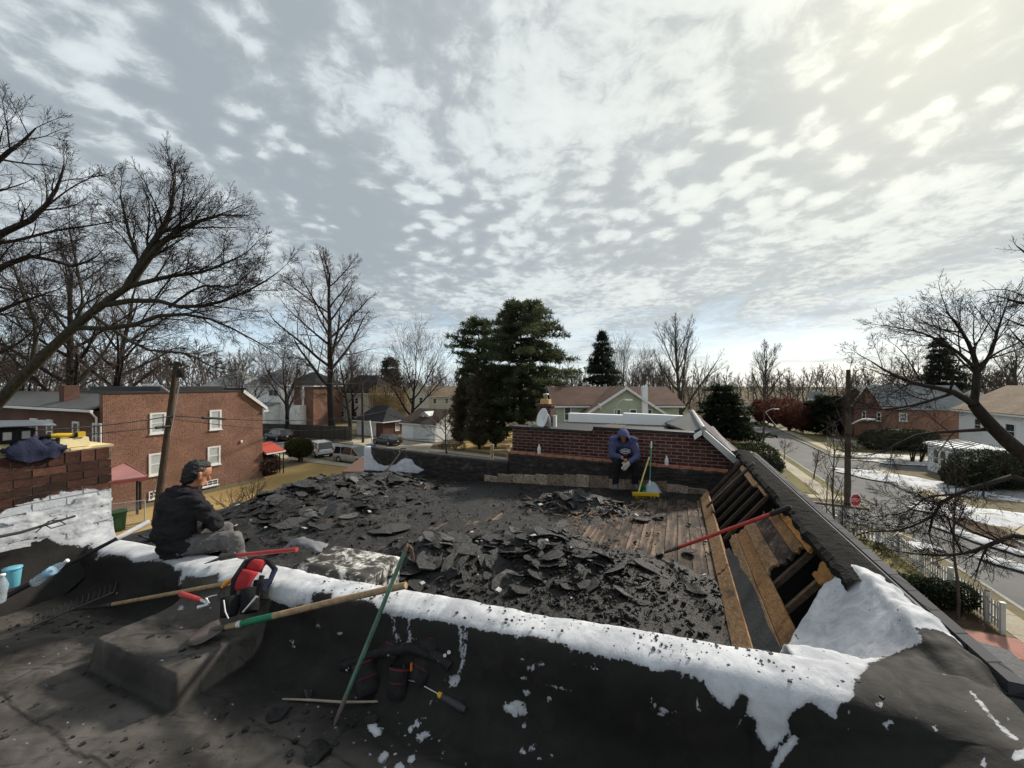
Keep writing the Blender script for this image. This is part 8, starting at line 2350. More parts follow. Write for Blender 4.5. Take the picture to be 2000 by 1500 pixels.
def pouch(b, p, w, h, dp, M3, mi=0, open_=True):
 """a leather-like pocket: rounded front, tapering down"""
 n = 7; P = []
 for k in range(5):
  f = k / 4; z = h * f
  row = []
  for j in range(n):
   a = math.pi * j / (n - 1)
   ww = w * (.78 + .22 * f); dd = dp * (.55 + .45 * f)
   row.append(p + M3 @ Vector((math.cos(a) * ww / 2, -math.sin(a) * dd, z)))
  P.append(row)
 b.grid(P, mi)
 b.grid([[r[0] for r in P], [r[-1] for r in P]], mi, False)
 b.poly([q for q in P[0]], mi)
def tool_belt_red():
 o = fl(470, 1196, 0)
 t = thing('tool_belt', 'black tool belt with red padded pouches and tools on the kerb box', 'tool belt', o)
 def K(px, py, Y): return at(px, py, Y)
 b = MB()
 def bucket(c0, c1, r0, r1, nm='pouch', m=M_CLOTHB):
  d = (c1 - c0).normalized(); M4 = Matrix.Translation(c0) @ d.to_track_quat('Z', 'Y').to_matrix().to_4x4(); L = (c1 - c0).length
  q = MB(); q.lathe([(r0 * .96, 0), (r0, .004), (lerp(r0, r1, .5), L * .5), (r1, L), (r1 * .93, L), (r1 * .85, L * .6), (r0 * .8, .02)], M4, 18); return q.build(nm, m, t)
 bucket(K(447, 1204, 2.60), K(452, 1166, 2.66), .050, .062)
 bucket(K(486, 1196, 2.64), K(492, 1150, 2.72), .055, .068)
 bucket(K(507, 1172, 2.72), K(513, 1132, 2.78), .050, .055)
 def pad(c, w, h, nrm, nm='pad'):
  nrm = Vector(nrm).normalized(); sx = nrm.cross(up).normalized(); sy = sx.cross(nrm)
  P = [[c + sx * w * (i / 6 - .5) + sy * h * (j / 6 - .5) + nrm * (.025 * (1 - (2 * i / 6 - 1) ** 2) + .012 * (1 - (2 * j / 6 - 1) ** 2)) for j in range(7)] for i in range(7)]
  q = MB(); q.grid(P); x = q.build(nm, M_REDPAD, t); x.modifiers.new('s', 'SOLIDIFY').thickness = .022
 pad(K(478, 1134, 2.74), .15, .135, (-.25, -.75, .6)); pad(K(500, 1106, 2.84), .145, .085, (-.1, -.65, .75))
 q = MB()
 for pts in ([K(455, 1165, 2.68), K(458, 1130, 2.74), K(480, 1098, 2.85), K(500, 1092, 2.88), K(525, 1098, 2.86), K(537, 1112, 2.82), K(525, 1140, 2.76)], [K(470, 1160, 2.68), K(500, 1160, 2.69), K(512, 1125, 2.77)]):
  q.tube(pts, .02, 6)
 q.build('belt', M_CLOTHB, t)
 q = MB(); q.tube([K(540, 1112, 2.78), K(514, 1152, 2.70)], .012, 8); q.build('marker', plain('navy_marker', (0.03, 0.035, 0.09), 0.4, 0.2, 6), t)
 q = MB(); q.tube([K(502, 1165, 2.62), K(474, 1196, 2.58)], [.012, .006], 6); q.build('chisel', M_CHROME, t)
 q = MB(); q.tube([K(437, 1172, 2.58), K(440, 1195, 2.555), K(446, 1208, 2.55)], .004, 5); q.build('cord', M_WHITE, t)
 q = MB(); q.tube([K(433, 1148, 2.74), K(441, 1136, 2.76), K(452, 1132, 2.77)], .010, 6); q.build('rope', M_YEL, t)
 q = MB(); q.tube([K(436, 1146, 2.73), K(455, 1131, 2.765)], .011, 6); q.build('orange_tag', plain('orange_plastic', (0.6, 0.14, 0.03), 0.5, 0.1, 6), t)
tool_belt_red()
def hammer():
 a, c = at(353, 1160, 2.72), at(392, 1172, 2.64)
 t = thing('claw_hammer', 'claw hammer with red grip hanging out of the tool belt', 'hammer', a)
 b = MB(); b.tube([a, lerp(a, c, .5), c], [.018, .017, .015], 9); b.build('grip', M_REDH, t)
 e = at(408, 1180, 2.60)
 b = MB(); b.tube([c, e], .010, 7); b.build('neck', M_CHROME, t)
 b = MB(); b.tube([at(386, 1187, 2.58), at(396, 1184, 2.59), e], [.014, .011, .011], 8); b.tube([e, at(402, 1168, 2.62), at(412, 1165, 2.64), at(424, 1162, 2.66)], [.010, .007, .006, .004], 6); b.build('head', M_CHROME, t)
hammer()
def tool_belt_dark():
 o = fl(760, 1360, 0)
 t = thing('tool_belt', 'dark paint-spattered tool belt with red piping under the green pole', 'tool belt', o)
 m = NT('spattered_canvas'); oo = m.tc.outputs['Object']
 g = m.noise(14, 5, 0.7, 0.3, oo)
 col = m.ramp(g, [(0.3, (0.010, 0.0095, 0.010)), (0.7, (0.034, 0.031, 0.032))])
 col = m.mix(m.smooth(m.noise(26, 2, 0.5, 0, oo), 0.72, 0.75), col, (0.5, 0.5, 0.52))
 m.bump(g, 0.5, 0.02); mat = m.done(col, 0.85, 0.2)
 m2 = plain('dark_red_piping', (0.16, 0.018, 0.03), 0.8, 0.2, 8)
 def pk(px, py, w, h, dp, rz, rx, lift=.0, ry=0.0):
  M3 = Matrix.Rotation(rz, 3, 'Z') @ Matrix.Rotation(rx, 3, 'X') @ Matrix.Rotation(ry, 3, 'Y'); p = fl(px, py, lift)
  b = MB(); pouch(b, p, w, h, dp, M3); x = b.build('pouch', mat, t); x.modifiers.new('s', 'SOLIDIFY').thickness = .005
  b = MB(); b.tube([p + M3 @ Vector((math.cos(math.pi * j / 8) * w / 2, -math.sin(math.pi * j / 8) * dp - .003, h * .93)) for j in range(9)], .004, 5); b.build('piping', m2, x)
  b = MB(); b.tube([p + M3 @ Vector((math.cos(math.pi * j / 8) * w * .44, -math.sin(math.pi * j / 8) * dp * .78 - .004, h * .5)) for j in range(9)], .003, 5); b.build('piping', m2, x)
 pk(722, 1358, .16, .17, .07, .55, -.75)
 pk(775, 1362, .13, .15, .075, -.15, -.45)
 pk(812, 1338, .16, .13, .06, -.6, -.8, .02)
 pk(830, 1290, .17, .13, .05, -.55, -.9, .05)
 pk(755, 1300, .18, .12, .05, -.5, -.9, .05)
 b = MB(); b.tube([fl(668, 1308, .02), fl(700, 1300, .03), fl(740, 1295, .06), fl(800, 1288, .07), fl(860, 1300, .05), fl(880, 1312, .03)], .028, 8); b.build('belt', mat, t)
 for q in ((869, 1303), (877, 1297)):
  b = MB(); b.lathe([(.006, 0), (.011, 0), (.011, .004), (.006, .004)], Matrix.Translation(fl(*q, .065)) @ Matrix.Rotation(.7, 4, 'X'), 10); b.build('eyelet', M_CHROME, t)
 b = MB(); b.tube([fl(688, 1308, .05), fl(673, 1311, .05), fl(671, 1318, .045), fl(679, 1323, .04)], .005, 6); b.build('ring', M_CHROME, t)
 b = MB(); b.tube([fl(803, 1327, .05), fl(804, 1318, .07)], .008, 6); b.build('orange_tag', plain('orange_plastic', (0.6, 0.14, 0.03), 0.5, 0.1, 6), t)
tool_belt_dark()
def cup():
 p = fl(22, 1146, 0); p = at(24, 1146, 2.80)
 t = thing('plastic_cup', 'light blue plastic cup at the left edge of the near roof', 'cup', p)
 b = MB(); b.lathe([(.034, 0), (.036, .004), (.046, .115), (.047, .128), (.050, .13), (.050, .138), (.02, .142)], Matrix.Translation(p), 18); b.build('body', plain('light_blue_plastic', (0.12, 0.38, 0.48), 0.35, 0.08, 5, 0.03, 0.5), t)
cup()
def bottle(label, p, d, L, r, m, capm, lab=None):
 t = thing('plastic_bottle', label, 'bottle', p)
 d = Vector(d).normalized(); M4 = Matrix.Translation(p) @ d.to_track_quat('Z', 'Y').to_matrix().to_4x4()
 b = MB(); b.lathe([(r * .8, 0), (r, .01 * L / .2), (r, L * .22), (r * .93, L * .30), (r, L * .38), (r, L * .62), (r * .62, L * .80), (r * .36, L * .88), (r * .36, L * .93)], M4, 16); x = b.build('body', m, t)
 b = MB(); b.lathe([(r * .42, L * .93), (r * .42, L), (r * .1, L)], M4, 12); b.build('cap', capm, t)
 if lab:
  b = MB(); b.lathe([(r * 1.01, L * .36), (r * 1.015, L * .36), (r * 1.015, L * .58), (r * 1.01, L * .58)], M4, 16); b.build('label_band', lab, x)
 return t
M_PET = clearglass('clear_plastic', (0.75, 0.85, 0.92), 0.28)
bottle('crumpled clear water bottle lying beside the black roller pole', at(64, 1140, 2.92), at(118, 1104, 2.98) - at(64, 1140, 2.92), .24, .034, M_PET, M_WHITE, plain('pale_blue_label', (0.3, 0.5, 0.65), 0.5, 0.1, 6))
bottle('clear bottle standing at the extreme left edge', at(-4, 1178, 2.72), (0.1, 0.05, 1), .20, .036, M_PET, M_WHITE)
M_MILK = plain('milky_plastic', (0.72, 0.72, 0.72), 0.4, 0.05, 4, 0.03, 0.5)
bottle('white plastic bottle on the brick ledge left of the hooded man', onv(1053, 889, 8.02), (0, 0, 1), .235, .038, M_MILK, M_WHITE)
bottle('white plastic bottle on the brick ledge right of the broom', onv(1302, 913, 8.02), (0, 0, 1), .225, .036, M_MILK, M_WHITE)
def broom():
 h = onz(1238, 966, CAMZ - 1.98); top = onv(1268, 893, 8.0)
 t = thing('push_broom', 'yellow broom leaning on the far parapet beside the hooded man', 'broom', onz(1260, 972, CAMZ - 2.04))
 b = MB(); b.tube([onz(1247, 962, CAMZ - 2.0), lerp(h, top, .5) + Vector((.03, 0, 0)), top], .014, 9); b.build('handle', plain('pale_yellow_handle', (0.66, 0.58, 0.20), 0.45, 0.1, 6), t)
 c = onz(1261, 970, CAMZ - 2.03); x = Vector((1, -.18, 0)).normalized(); y = Vector((.18, 1, 0)).normalized()
 M3 = Matrix((x, y, up)).transposed()
 b = MB(); b.box(c + up * .045, (.46, .07, .05), M3); b.build('block', M_YEL, t)
 b = MB()
 for k in range(60):
  p = c + x * rnd(-.22, .22) + y * rnd(-.03, .03); b.tube([p + up * .03, p + Vector((rnd(-.01, .01), rnd(-.02, .0), -.04))], .004, 3)
 o = b.build('bristles', plain('yellow_bristles', (0.46, 0.33, 0.03), 0.8, 0.3, 12), t); o['kind'] = 'stuff'
broom()
def dustpan():
 c = onz(1268, 962, CAMZ - 2.03); top = onv(1272.5, 862, 8.0)
 t = thing('dustpan', 'grey long-handled dustpan with green pole leaning by the broom', 'dustpan', c)
 b = MB(); k0 = c + up * .16 + Vector((.03, .06, 0)); d = (top - k0).normalized()
 b.tube([k0, top - d * .12], .009, 8); b.build('pole', plain('mint_green_pole', (0.12, 0.42, 0.26), 0.4, 0.1, 6), t)
 b = MB(); b.tube([top - d * .13, top], .014, 9); b.build('grip', M_WHITE, t)
 x = Vector((1, -.25, 0)).normalized(); y = Vector((.25, 1, 0)).normalized(); m = plain('pale_grey_plastic', (0.36, 0.42, 0.46), 0.45, 0.08, 5)
 o_ = c + x * .05
 P = []
 for i in range(7):
  f = i / 6; w = lerp(.17, .10, f ** 1.5); P.append([o_ + x * w * s + y * (.12 * f - .06) + up * (.005 + .17 * f * f * (1 - .35 * s * s) + .02) for s in (-1, -.6, -.2, .2, .6, 1)])
 b = MB(); b.grid(P); q = b.build('pan', m, t); q.modifiers.new('s', 'SOLIDIFY').thickness = .006
 b = MB(); b.tube([k0 - d * .05, k0 + d * .06], [.03, .014], 8); b.build('socket', M_WHITE, t)
 b = MB(); g0 = c - x * .14 + up * .03;
 for k in range(40):
  p = g0 + x * rnd(-.08, .08) + y * rnd(-.03, .05); b.tube([p + up * .09, p + Vector((rnd(-.03, .03), rnd(-.04, .0), -.03))], .005, 3)
 q = b.build('brush_tuft', plain('green_bristles', (0.04, 0.30, 0.10), 0.7, 0.25, 10), t); q['kind'] = 'stuff'
dustpan()
def dshovel():
 a, c = at(757, 917, 8.9), at(782, 884, 9.1)
 t = thing('d_handle_shovel', 'old shovel with D-handle standing in the far left heap', 'shovel', a)
 b = MB(); b.tube([a, c], .018, 8); b.build('handle', plain('old_grey_handle', (0.20, 0.16, 0.12), 0.8, 0.3, 6), t)
 d = (c - a).normalized(); s = Vector((.9, -.3, .1)).normalized(); e = c + d * .12
 b = MB(); b.tube([c, c + d * .03 - s * .06, e - s * .07, e + s * .07, c + d * .03 + s * .06, c], .013, 7); b.build('grip', M_IRON, t)
 f = -d; p = a
 b = MB(); P = [[p + f * k * .05 + s * w * .085 * (1 - .25 * (k / 5) ** 3) + Vector((0, -.01 * k, 0)) for w in (-1, 0, 1)] for k in range(6)]
 b.grid(P); o = b.build('blade', M_IRON, t); o.modifiers.new('s', 'SOLIDIFY').thickness = .004
dshovel()
M_NAVY = plain('navy_cloth', (0.022, 0.026, 0.055), 0.9, 0.35, 9, 0.5)
def on_cap(v, du=-0.06, z=0.03): return UV(CU + du, v, zt_ + z)
def chimney_stuff():
 b = MB()
 for nm, v0, v1, lab in (('foam_block', 1.0, 1.50, 'nearer cream foam block on the chimney cap under the black tray'), ('foam_block', 1.80, 2.02, 'cream foam block on the chimney cap under the yellow cordless tool')):
  q = MB(); q.hexa([UV(CU - .30, v0, zt_ + .03), UV(CU - .06, v0, zt_ + .03), UV(CU - .06, v1, zt_ + .03), UV(CU - .30, v1, zt_ + .03), UV(CU - .29, v0 + .01, zt_ + .12), UV(CU - .07, v0 + .01, zt_ + .12), UV(CU - .07, v1 - .01, zt_ + .12), UV(CU - .29, v1 - .01, zt_ + .12)])
  tag(q.build(nm, plain('cream_foam', hx(222, 206, 160), 0.85, 0.08, 9, 0.3), None, origin=UV(CU - .2, (v0 + v1) / 2, zt_ + .03)), lab, 'foam block', 'cream foam blocks')
 t = thing('storage_crate', 'black plastic crate with grey lid on the chimney cap at left edge', 'crate', UV(CU - .25, 1.3, zt_ + .12))
 q = MB(); q.hexa([UV(CU - .45, .95, zt_ + .122), UV(CU - .05, .95, zt_ + .122), UV(CU - .05, 1.62, zt_ + .122), UV(CU - .45, 1.62, zt_ + .122), UV(CU - .47, .93, zt_ + .25), UV(CU - .03, .93, zt_ + .25), UV(CU - .03, 1.64, zt_ + .25), UV(CU - .47, 1.64, zt_ + .25)]); q.build('tub', M_BLK, t)
 for k in range(6):
  q = MB(); vv = 1.0 + k * .11; q.hexa([UV(CU - .036, vv, zt_ + .16), UV(CU - .018, vv, zt_ + .16), UV(CU - .018, vv + .05, zt_ + .16), UV(CU - .036, vv + .05, zt_ + .16), UV(CU - .034, vv, zt_ + .23), UV(CU - .014, vv, zt_ + .23), UV(CU - .014, vv + .05, zt_ + .23), UV(CU - .034, vv + .05, zt_ + .23)]); q.build('rib', M_CHROME, t)
 P = [[UV(CU - .50 + .56 * i / 8, .88 + .86 * j / 8, zt_ + .262 + .035 * math.sin(math.pi * i / 8) + .02 * math.sin(math.pi * j / 8)) for j in range(9)] for i in range(9)]
 q = MB(); q.grid(P); o = q.build('lid', plain('grey_lid', (0.10, 0.115, 0.13), 0.5, 0.15, 4), t); o.modifiers.new('s', 'SOLIDIFY').thickness = .015
 P = []
 for i in range(34):
  f = i / 33; row = []
  for j in range(22):
   gq = j / 21
   u = CU - .38 + .50 * f; v = 1.40 + .42 * gq + .16 * f * (1 - gq) * .3
   z = zt_ + .05 + .17 * math.sin(math.pi * min(1, gq * 1.1)) * (1 - f) ** .6 + .05 * fbm((f * 4, gq * 4, 1), 4) + .03 * abs(fbm((f * 9, gq * 7, 5), 3))
   over = sstep(f, .84, 1.0)
   u = lerp(u, CU + .03 + .02 * fbm((gq * 5, f * 3, 2), 2), sstep(f, .84, .90)); z = lerp(z, zt_ + .035 - .09 * over * math.sin(math.pi * gq) ** .5 * (1 + .6 * fbm((gq * 4, 1, 1), 2)), sstep(f, .82, .9))
   row.append(UV(u, v, z))
  P.append(row)
 q = MB(); q.grid(P); o = q.build('jacket', M_NAVY, None, origin=UV(CU - .2, 1.65, zt_ + .03)); o.modifiers.new('s', 'SOLIDIFY').thickness = .012
 tag(o, 'crumpled navy jacket hanging over the chimney cap edge', 'jacket')
 t = thing('cordless_tool', 'yellow and black cordless power tool on the chimney cap', 'power tool', UV(CU - .12, 1.9, zt_ + .13))
 a, c = UV(CU - .12, 1.76, zt_ + .155), UV(CU - .09, 1.91, zt_ + .15)
 q = MB(); q.tube([a, lerp(a, c, .3), lerp(a, c, .7), c], [.020, .027, .023, .020], 10); q.build('body', M_YEL, t)
 d = (c - a).normalized()
 q = MB(); q.tube([c, c + d * .035], [.030, .022], 10); q.build('collar', M_BLK, t)
 q = MB(); q.box(c + d * .045 + up * .004, (.055, .055, .05), Matrix.Rotation(1.2, 3, 'Z')); q.build('battery', M_YEL, t)
 q = MB(); q.tube([lerp(a, c, .2) - up * .035, lerp(a, c, .55) - up * .045, c - up * .03], .014, 7); q.build('trigger_grip', M_BLK, t)
 q = MB(); q.tube([a - d * .07, a], [.018, .026], 9); q.build('nose', M_BLK, t)
chimney_stuff()
a, c = at(40, 1040, 3.2), at(146, 1008, 3.75)
b = MB(); b.tube([at(-20, 1052, 3.0), a, c], [.012, .012, .010], 8)
tag(b.build('iron_bar', M_BLK, None, origin=a), 'black iron bar lying on the white flashing by the chimney', 'bar')
b = MB(); b.tube([at(70, 1040, 3.25), at(95, 1018, 3.4), at(115, 1016, 3.5), at(128, 1024, 3.5), at(100, 1032, 3.4), at(86, 1024, 3.4), at(110, 1012, 3.55)], .005, 5)
tag(b.build('wire_loop', M_BLK, None, origin=at(70, 1040, 3.25)), 'loose black wire loop on the white chimney flashing', 'wire')
P = []
for i in range(14):
 row = []
 for j in range(10):
  p = lerp(at(548, 1082, 3.45), at(622, 1080, 3.3), i / 13) + Vector((0, .02 * j, 0)); row.append(p + up * (.10 * math.sin(math.pi * (i / 13) ** .8) * math.sin(math.pi * (.25 + .75 * j / 9)) + .025 * fbm((i * .5, j * .5, 3), 3)))
 P.append(row)
b = MB(); b.grid(P); o = b.build('rag', plain('grey_cloth', (0.16, 0.165, 0.18), 0.9, 0.25, 8, 0.4), None, origin=P[0][0]); o.modifiers.new('s', 'SOLIDIFY').thickness = .01
tag(o, 'crumpled grey rag behind the parapet next to the white hatch', 'rag')
# ------------------------------------------------------------------ people
def blob_mesh(caps, voxel, smooth=6):
 """tapered capsules fused into one continuous surface"""
 bm = bmesh.new()
 for p0, r0, p1, r1 in caps:
  p0, p1 = Vector(p0), Vector(p1); d = p1 - p0; L = max(d.length, 1e-4)
  Q = d.to_track_quat('Z', 'Y').to_matrix().to_4x4() if d.length > 1e-4 else Matrix()
  n = 14; rings = []
  prof = [(-math.pi / 2 + math.pi / 2 * k / 4, 0) for k in range(5)] + [(math.pi / 2 * k / 4, 1) for k in range(5)]
  for a, e in prof:
   r = r0 if e == 0 else r1; z = (0 if e == 0 else L) + r * math.sin(a); rr = max(1e-4, r * math.cos(a))
   rings.append([bm.verts.new((Matrix.Translation(p0) @ Q) @ Vector((rr * math.cos(2 * math.pi * j / n), rr * math.sin(2 * math.pi * j / n), z))) for j in range(n)])
  for a, b in zip(rings[:-1], rings[1:]):
   for j in range(n): bm.faces.new((a[j], a[(j + 1) % n], b[(j + 1) % n], b[j]))
  bm.faces.new(rings[0][::-1]); bm.faces.new(rings[-1])
 me = bpy.data.meshes.new('tmp'); bm.to_mesh(me); bm.free()
 o = bpy.data.objects.new('tmp', me); COL.objects.link(o)
 m = o.modifiers.new('r', 'REMESH'); m.mode = 'VOXEL'; m.voxel_size = voxel; m.use_smooth_shade = True
 s = o.modifiers.new('s', 'SMOOTH'); s.iterations = smooth; s.factor = 0.5
 dg = bpy.context.evaluated_depsgraph_get(); dg.update()
 ev = o.evaluated_get(dg); out = bpy.data.meshes.new_from_object(ev)
 bpy.data.objects.remove(o); bpy.data.meshes.remove(me)
 return out
def skin_obj(name, caps, mat, parent, voxel=0.012, smooth=5, wrinkle=0.0, wscale=9.0):
 base = wloc(parent)
 me = blob_mesh([(Vector(a) - base, ra, Vector(b) - base, rb) for a, ra, b, rb in caps], voxel, smooth)
 if wrinkle:
  nrm = [v.normal.copy() for v in me.vertices]
  for v, n in zip(me.vertices, nrm):
   c = v.co
   w = fbm((c.x * wscale, c.y * wscale, c.z * wscale * 1.8), 4)
   v.co = c + n * wrinkle * (w - 0.6 * abs(fbm((c.x * wscale * 1.7, c.z * wscale * 2.4, c.y * wscale * 1.7), 3)))
 me.materials.clear(); me.materials.append(mat)
 me.polygons.foreach_set('use_smooth', np.ones(len(me.polygons), bool)); me.update()
 o = bpy.data.objects.new(name, me); COL.objects.link(o); o.parent = parent
 return o
M_SKIN = plain('tan_skin', hx(176, 122, 92), 0.5, 0.12, 14, 0.1, 0.4)
M_HAIR = plain('black_hair', (0.010, 0.009, 0.009), 0.55, 0.4, 40, 0.8, 0.4, bdist=0.006, stretch=(1, 1, .3))
M_HOOD1 = plain('charcoal_hoodie', (0.022, 0.021, 0.023), 0.95, 0.3, 7, 0.5, 0.15, bdist=0.008)
M_HOOD2 = plain('slate_blue_hoodie', hx(78, 80, 112), 0.95, 0.2, 7, 0.4, 0.15, bdist=0.008)
def jeans_mat():
 t = NT('spattered_grey_work_trousers'); o = t.tc.outputs['Object']
 g = t.noise(9, 6, 0.7, 0.3, o)
 col = t.ramp(g, [(0.3, (0.06, 0.056, 0.056)), (0.7, (0.17, 0.16, 0.155))])
 col = t.mix(t.smooth(t.noise(34, 2, 0.5, 0, o), 0.70, 0.73), col, (0.6, 0.6, 0.6))
 t.bump(g, 0.4, 0.01); return t.done(col, 0.9, 0.15)
M_JEANS = jeans_mat()
M_DARKP = plain('black_work_trousers', (0.012, 0.011, 0.012), 0.9, 0.3, 9, 0.4)
M_BOOT = plain('dusty_boot', (0.12, 0.11, 0.105), 0.85, 0.3, 12, 0.4)
M_GLOVE = plain('pale_work_glove', (0.50, 0.47, 0.40), 0.9, 0.2, 12, 0.4)
def head_caps(c, f, upv, s=1.0):
 """skull, jaw, nose, ears, brow about centre c, face towards f"""
 f = Vector(f).normalized(); upv = (Vector(upv) - f * Vector(upv).dot(f)).normalized(); r = f.cross(upv)
 P = lambda a, b, d: c + (r * a + f * b + upv * d) * s
 k = s
 return [(P(0, -.022, .035), .088 * k, P(0, .025, .045), .083 * k), (P(0, .02, -.02), .072 * k, P(0, .045, -.06), .052 * k), (P(-.028, .058, -.085), .028 * k, P(.028, .058, -.085), .028 * k),
   (P(0, .098, .012), .010 * k, P(0, .118, -.030), .016 * k), (P(-.034, .088, .030), .014 * k, P(.034, .088, .030), .014 * k), (P(-.02, .098, -.062), .011 * k, P(.02, .098, -.062), .011 * k),
   (P(-.088, -.005, .018), .014 * k, P(-.084, .004, -.030), .011 * k), (P(.088, -.005, .018), .014 * k, P(.084, .004, -.030), .011 * k)]
def hand_caps(w, d, n, curl=0.5, s=1.0, side=1):
 """palm and five unequal fingers from the wrist w along d; n is the back of the hand"""
 d = Vector(d).normalized(); n = (Vector(n) - d * Vector(n).dot(d)).normalized(); r = d.cross(n) * side
 out = [(w, .026 * s, w + d * .045 * s, .030 * s), (w + d * .03 * s - r * .022 * s, .022 * s, w + d * .085 * s - r * .026 * s, .018 * s), (w + d * .03 * s + r * .022 * s, .022 * s, w + d * .085 * s + r * .026 * s, .018 * s)]
 for k, (x, L) in enumerate(((-.033, .070), (-.011, .080), (.011, .076), (.032, .060))):
  b = w + d * .09 * s + r * x * s
  m = b + (d * math.cos(curl * .7) - n * math.sin(curl * .7)) * L * .5 * s
  e = m + (d * math.cos(curl * 1.7) - n * math.sin(curl * 1.7)) * L * .5 * s
  out += [(b, .0098 * s, m, .0090 * s), (m, .0090 * s, e, .0078 * s)]
 tb = w + d * .025 * s - r * .034 * s; tm = tb + (d * .6 - r * .65 - n * .25).normalized() * .038 * s; te = tm + (d * .9 - r * .2 - n * .3).normalized() * .034 * s
 out += [(tb, .013 * s, tm, .011 * s), (tm, .011 * s, te, .009 * s)]
 return out
# --- man in the charcoal hoodie, sitting on the parapet, back turned
def man_near():
 hip = UV(-4.16, 2.09, ztop(-4.2) + 0.095)
 t = thing('person', 'person in charcoal hoodie and spattered grey trousers sitting on the white parapet, back turned', 'person', UV(-4.16, 2.09, ztop(-4.2)))
 t.scale = (0.92, 0.92, 0.92)
 F = Vector((.40, .92, 0)).normalized(); Rr = Vector((F.y, -F.x, 0))
 TH = Vector((.97, .24, 0)).normalized()
 def B(a, b, d): return hip + Rr * a + F * b + up * d
 pel = B(0, 0, .02); waist = B(0, -.045, .17); chest = B(0, .0, .36); neck0 = B(0.005, .075, .515);
 HF = Vector((.56, .76, -.34)).normalized()
 hc = B(.03, .135, .665)
 shL, shR = B(-.195, .03, .44), B(.195, .04, .43)
 elR = B(.27, .17, .20); wrR = B(-.02, .25, .12); elL = B(-.23, .22, .24); wrL = B(-.12, .29, .15)
 hR, hL = hip + Rr * .10, hip - Rr * .10
 kR = hR + TH * .43 + Vector((.0, -.02, .03)); kL = hL + Vector((.62, .78, 0)).normalized() * .43 + up * .02
 aR = kR + Vector((.02, .10, -.42)); aL = kL + Vector((.02, .06, -.42))
 arms = [(shR, .055, elR, .043), (elR, .042, wrR, .030), (shL, .055, elL, .043), (elL, .042, wrL, .030)]
 torso = [(pel - Rr * .08, .11, pel + Rr * .08, .11), (pel, .13, waist, .125), (waist - Rr * .06, .105, chest - Rr * .08, .115), (waist + Rr * .06, .105, chest + Rr * .08, .115), (shL, .065, shR, .065), (chest, .10, neck0, .06)]
 legs = [(hR, .088, kR, .062), (kR, .060, aR, .042), (hL, .088, kL, .062), (kL, .060, aL, .042)]
 body = torso + arms + legs + [(neck0, .056, hc - HF * .02 - up * .05, .054)] + head_caps(hc, HF, up, 1.03)
 body += hand_caps(wrR, F * .5 - Rr * .5, up, .9, 1.0, 1) + hand_caps(wrL, F * .6 + Rr * .1, up, .9, 1.0, -1)
 skin_obj('body', body, M_SKIN, t, .0085, 3)
 g = .020
 hood = [(a, ra + g + .012, b, rb + g + .010) for a, ra, b, rb in torso] + [(shR, .085, elR, .072), (elR, .070, lerp(elR, wrR, .92), .046), (shL, .085, elL, .072), (elL, .070, lerp(elL, wrL, .92), .046)]
 hood += [(pel - Rr * .10 + up * .0, .125, pel + Rr * .10, .125), (pel - up * .03 - F * .03, .14, waist - F * .02, .15), (waist - Rr * .05, .15, chest - Rr * .07, .15), (waist + Rr * .05, .15, chest + Rr * .07, .15)]
 hood += [(B(-.12, -.10, .10), .06, B(.12, -.10, .10), .06)]
 skin_obj('hoodie', hood, M_HOOD1, t, .012, 3, .024, 6.0)
 ring = []
 for k in range(10):
  a = 2 * math.pi * k / 10; ring.append(neck0 + Rr * .098 * math.cos(a) + F * (.085 * math.sin(a) - .02) + up * (-.005 + .028 * -math.sin(a)))
 hd = [(ring[k], .038 + .012 * (-math.sin(2 * math.pi * k / 10) > 0), ring[(k + 1) % 10], .038) for k in range(10)]
 hd += [(neck0 - F * .10 + up * .03, .045, neck0 - F * .13 - up * .08, .05), (neck0 - F * .09 - Rr * .07, .05, neck0 - F * .14 - up * .10, .05), (neck0 - F * .09 + Rr * .07, .05, neck0 - F * .14 - up * .10, .05)]
 skin_obj('hood', hd, plain('charcoal_hood', (0.021, 0.019, 0.023), 0.95, 0.3, 8, 0.5, 0.15), t, .011, 4, .012, 10)
 skin_obj('trousers', [(pel - Rr * .08, .118, pel + Rr * .08, .118), (hR, .106, kR, .078), (kR, .078, lerp(kR, aR, .95), .058), (hL, .104, kL, .076), (kL, .076, lerp(kL, aL, .95), .058), (hR + TH * .1 + up * .01, .10, kR + up * .012, .076)], M_JEANS, t, .012, 4, .010, 11)
 for a in (aR, aL):
  skin_obj('boot', [(a, .048, a - up * .04, .046), (a - up * .045, .044, a - up * .05 + TH * .16, .038)], M_BOOT, t, .012, 3)
 f = HF; u2 = (up - f * up.dot(f)).normalized(); r = f.cross(u2)
 P = lambda a, b, d: hc + r * a + f * b + u2 * d
 hair = [(P(0, -.032, .058), .093, P(0, .012, .075), .084), (P(0, -.060, .02), .074, P(0, -.066, -.055), .056), (P(-.05, -.048, .01), .050, P(-.045, -.05, -.055), .038), (P(.05, -.048, .01), .050, P(.045, -.05, -.055), .038), (P(-.04, .04, .098), .036, P(.04, .04, .098), .036), (P(-.062, -.012, .05), .036, P(-.055, .012, .066), .032), (P(.062, -.012, .05), .036, P(.055, .012, .066), .032)]
 skin_obj('hair', hair, M_HAIR, t, .009, 2, .009, 26)
man_near()
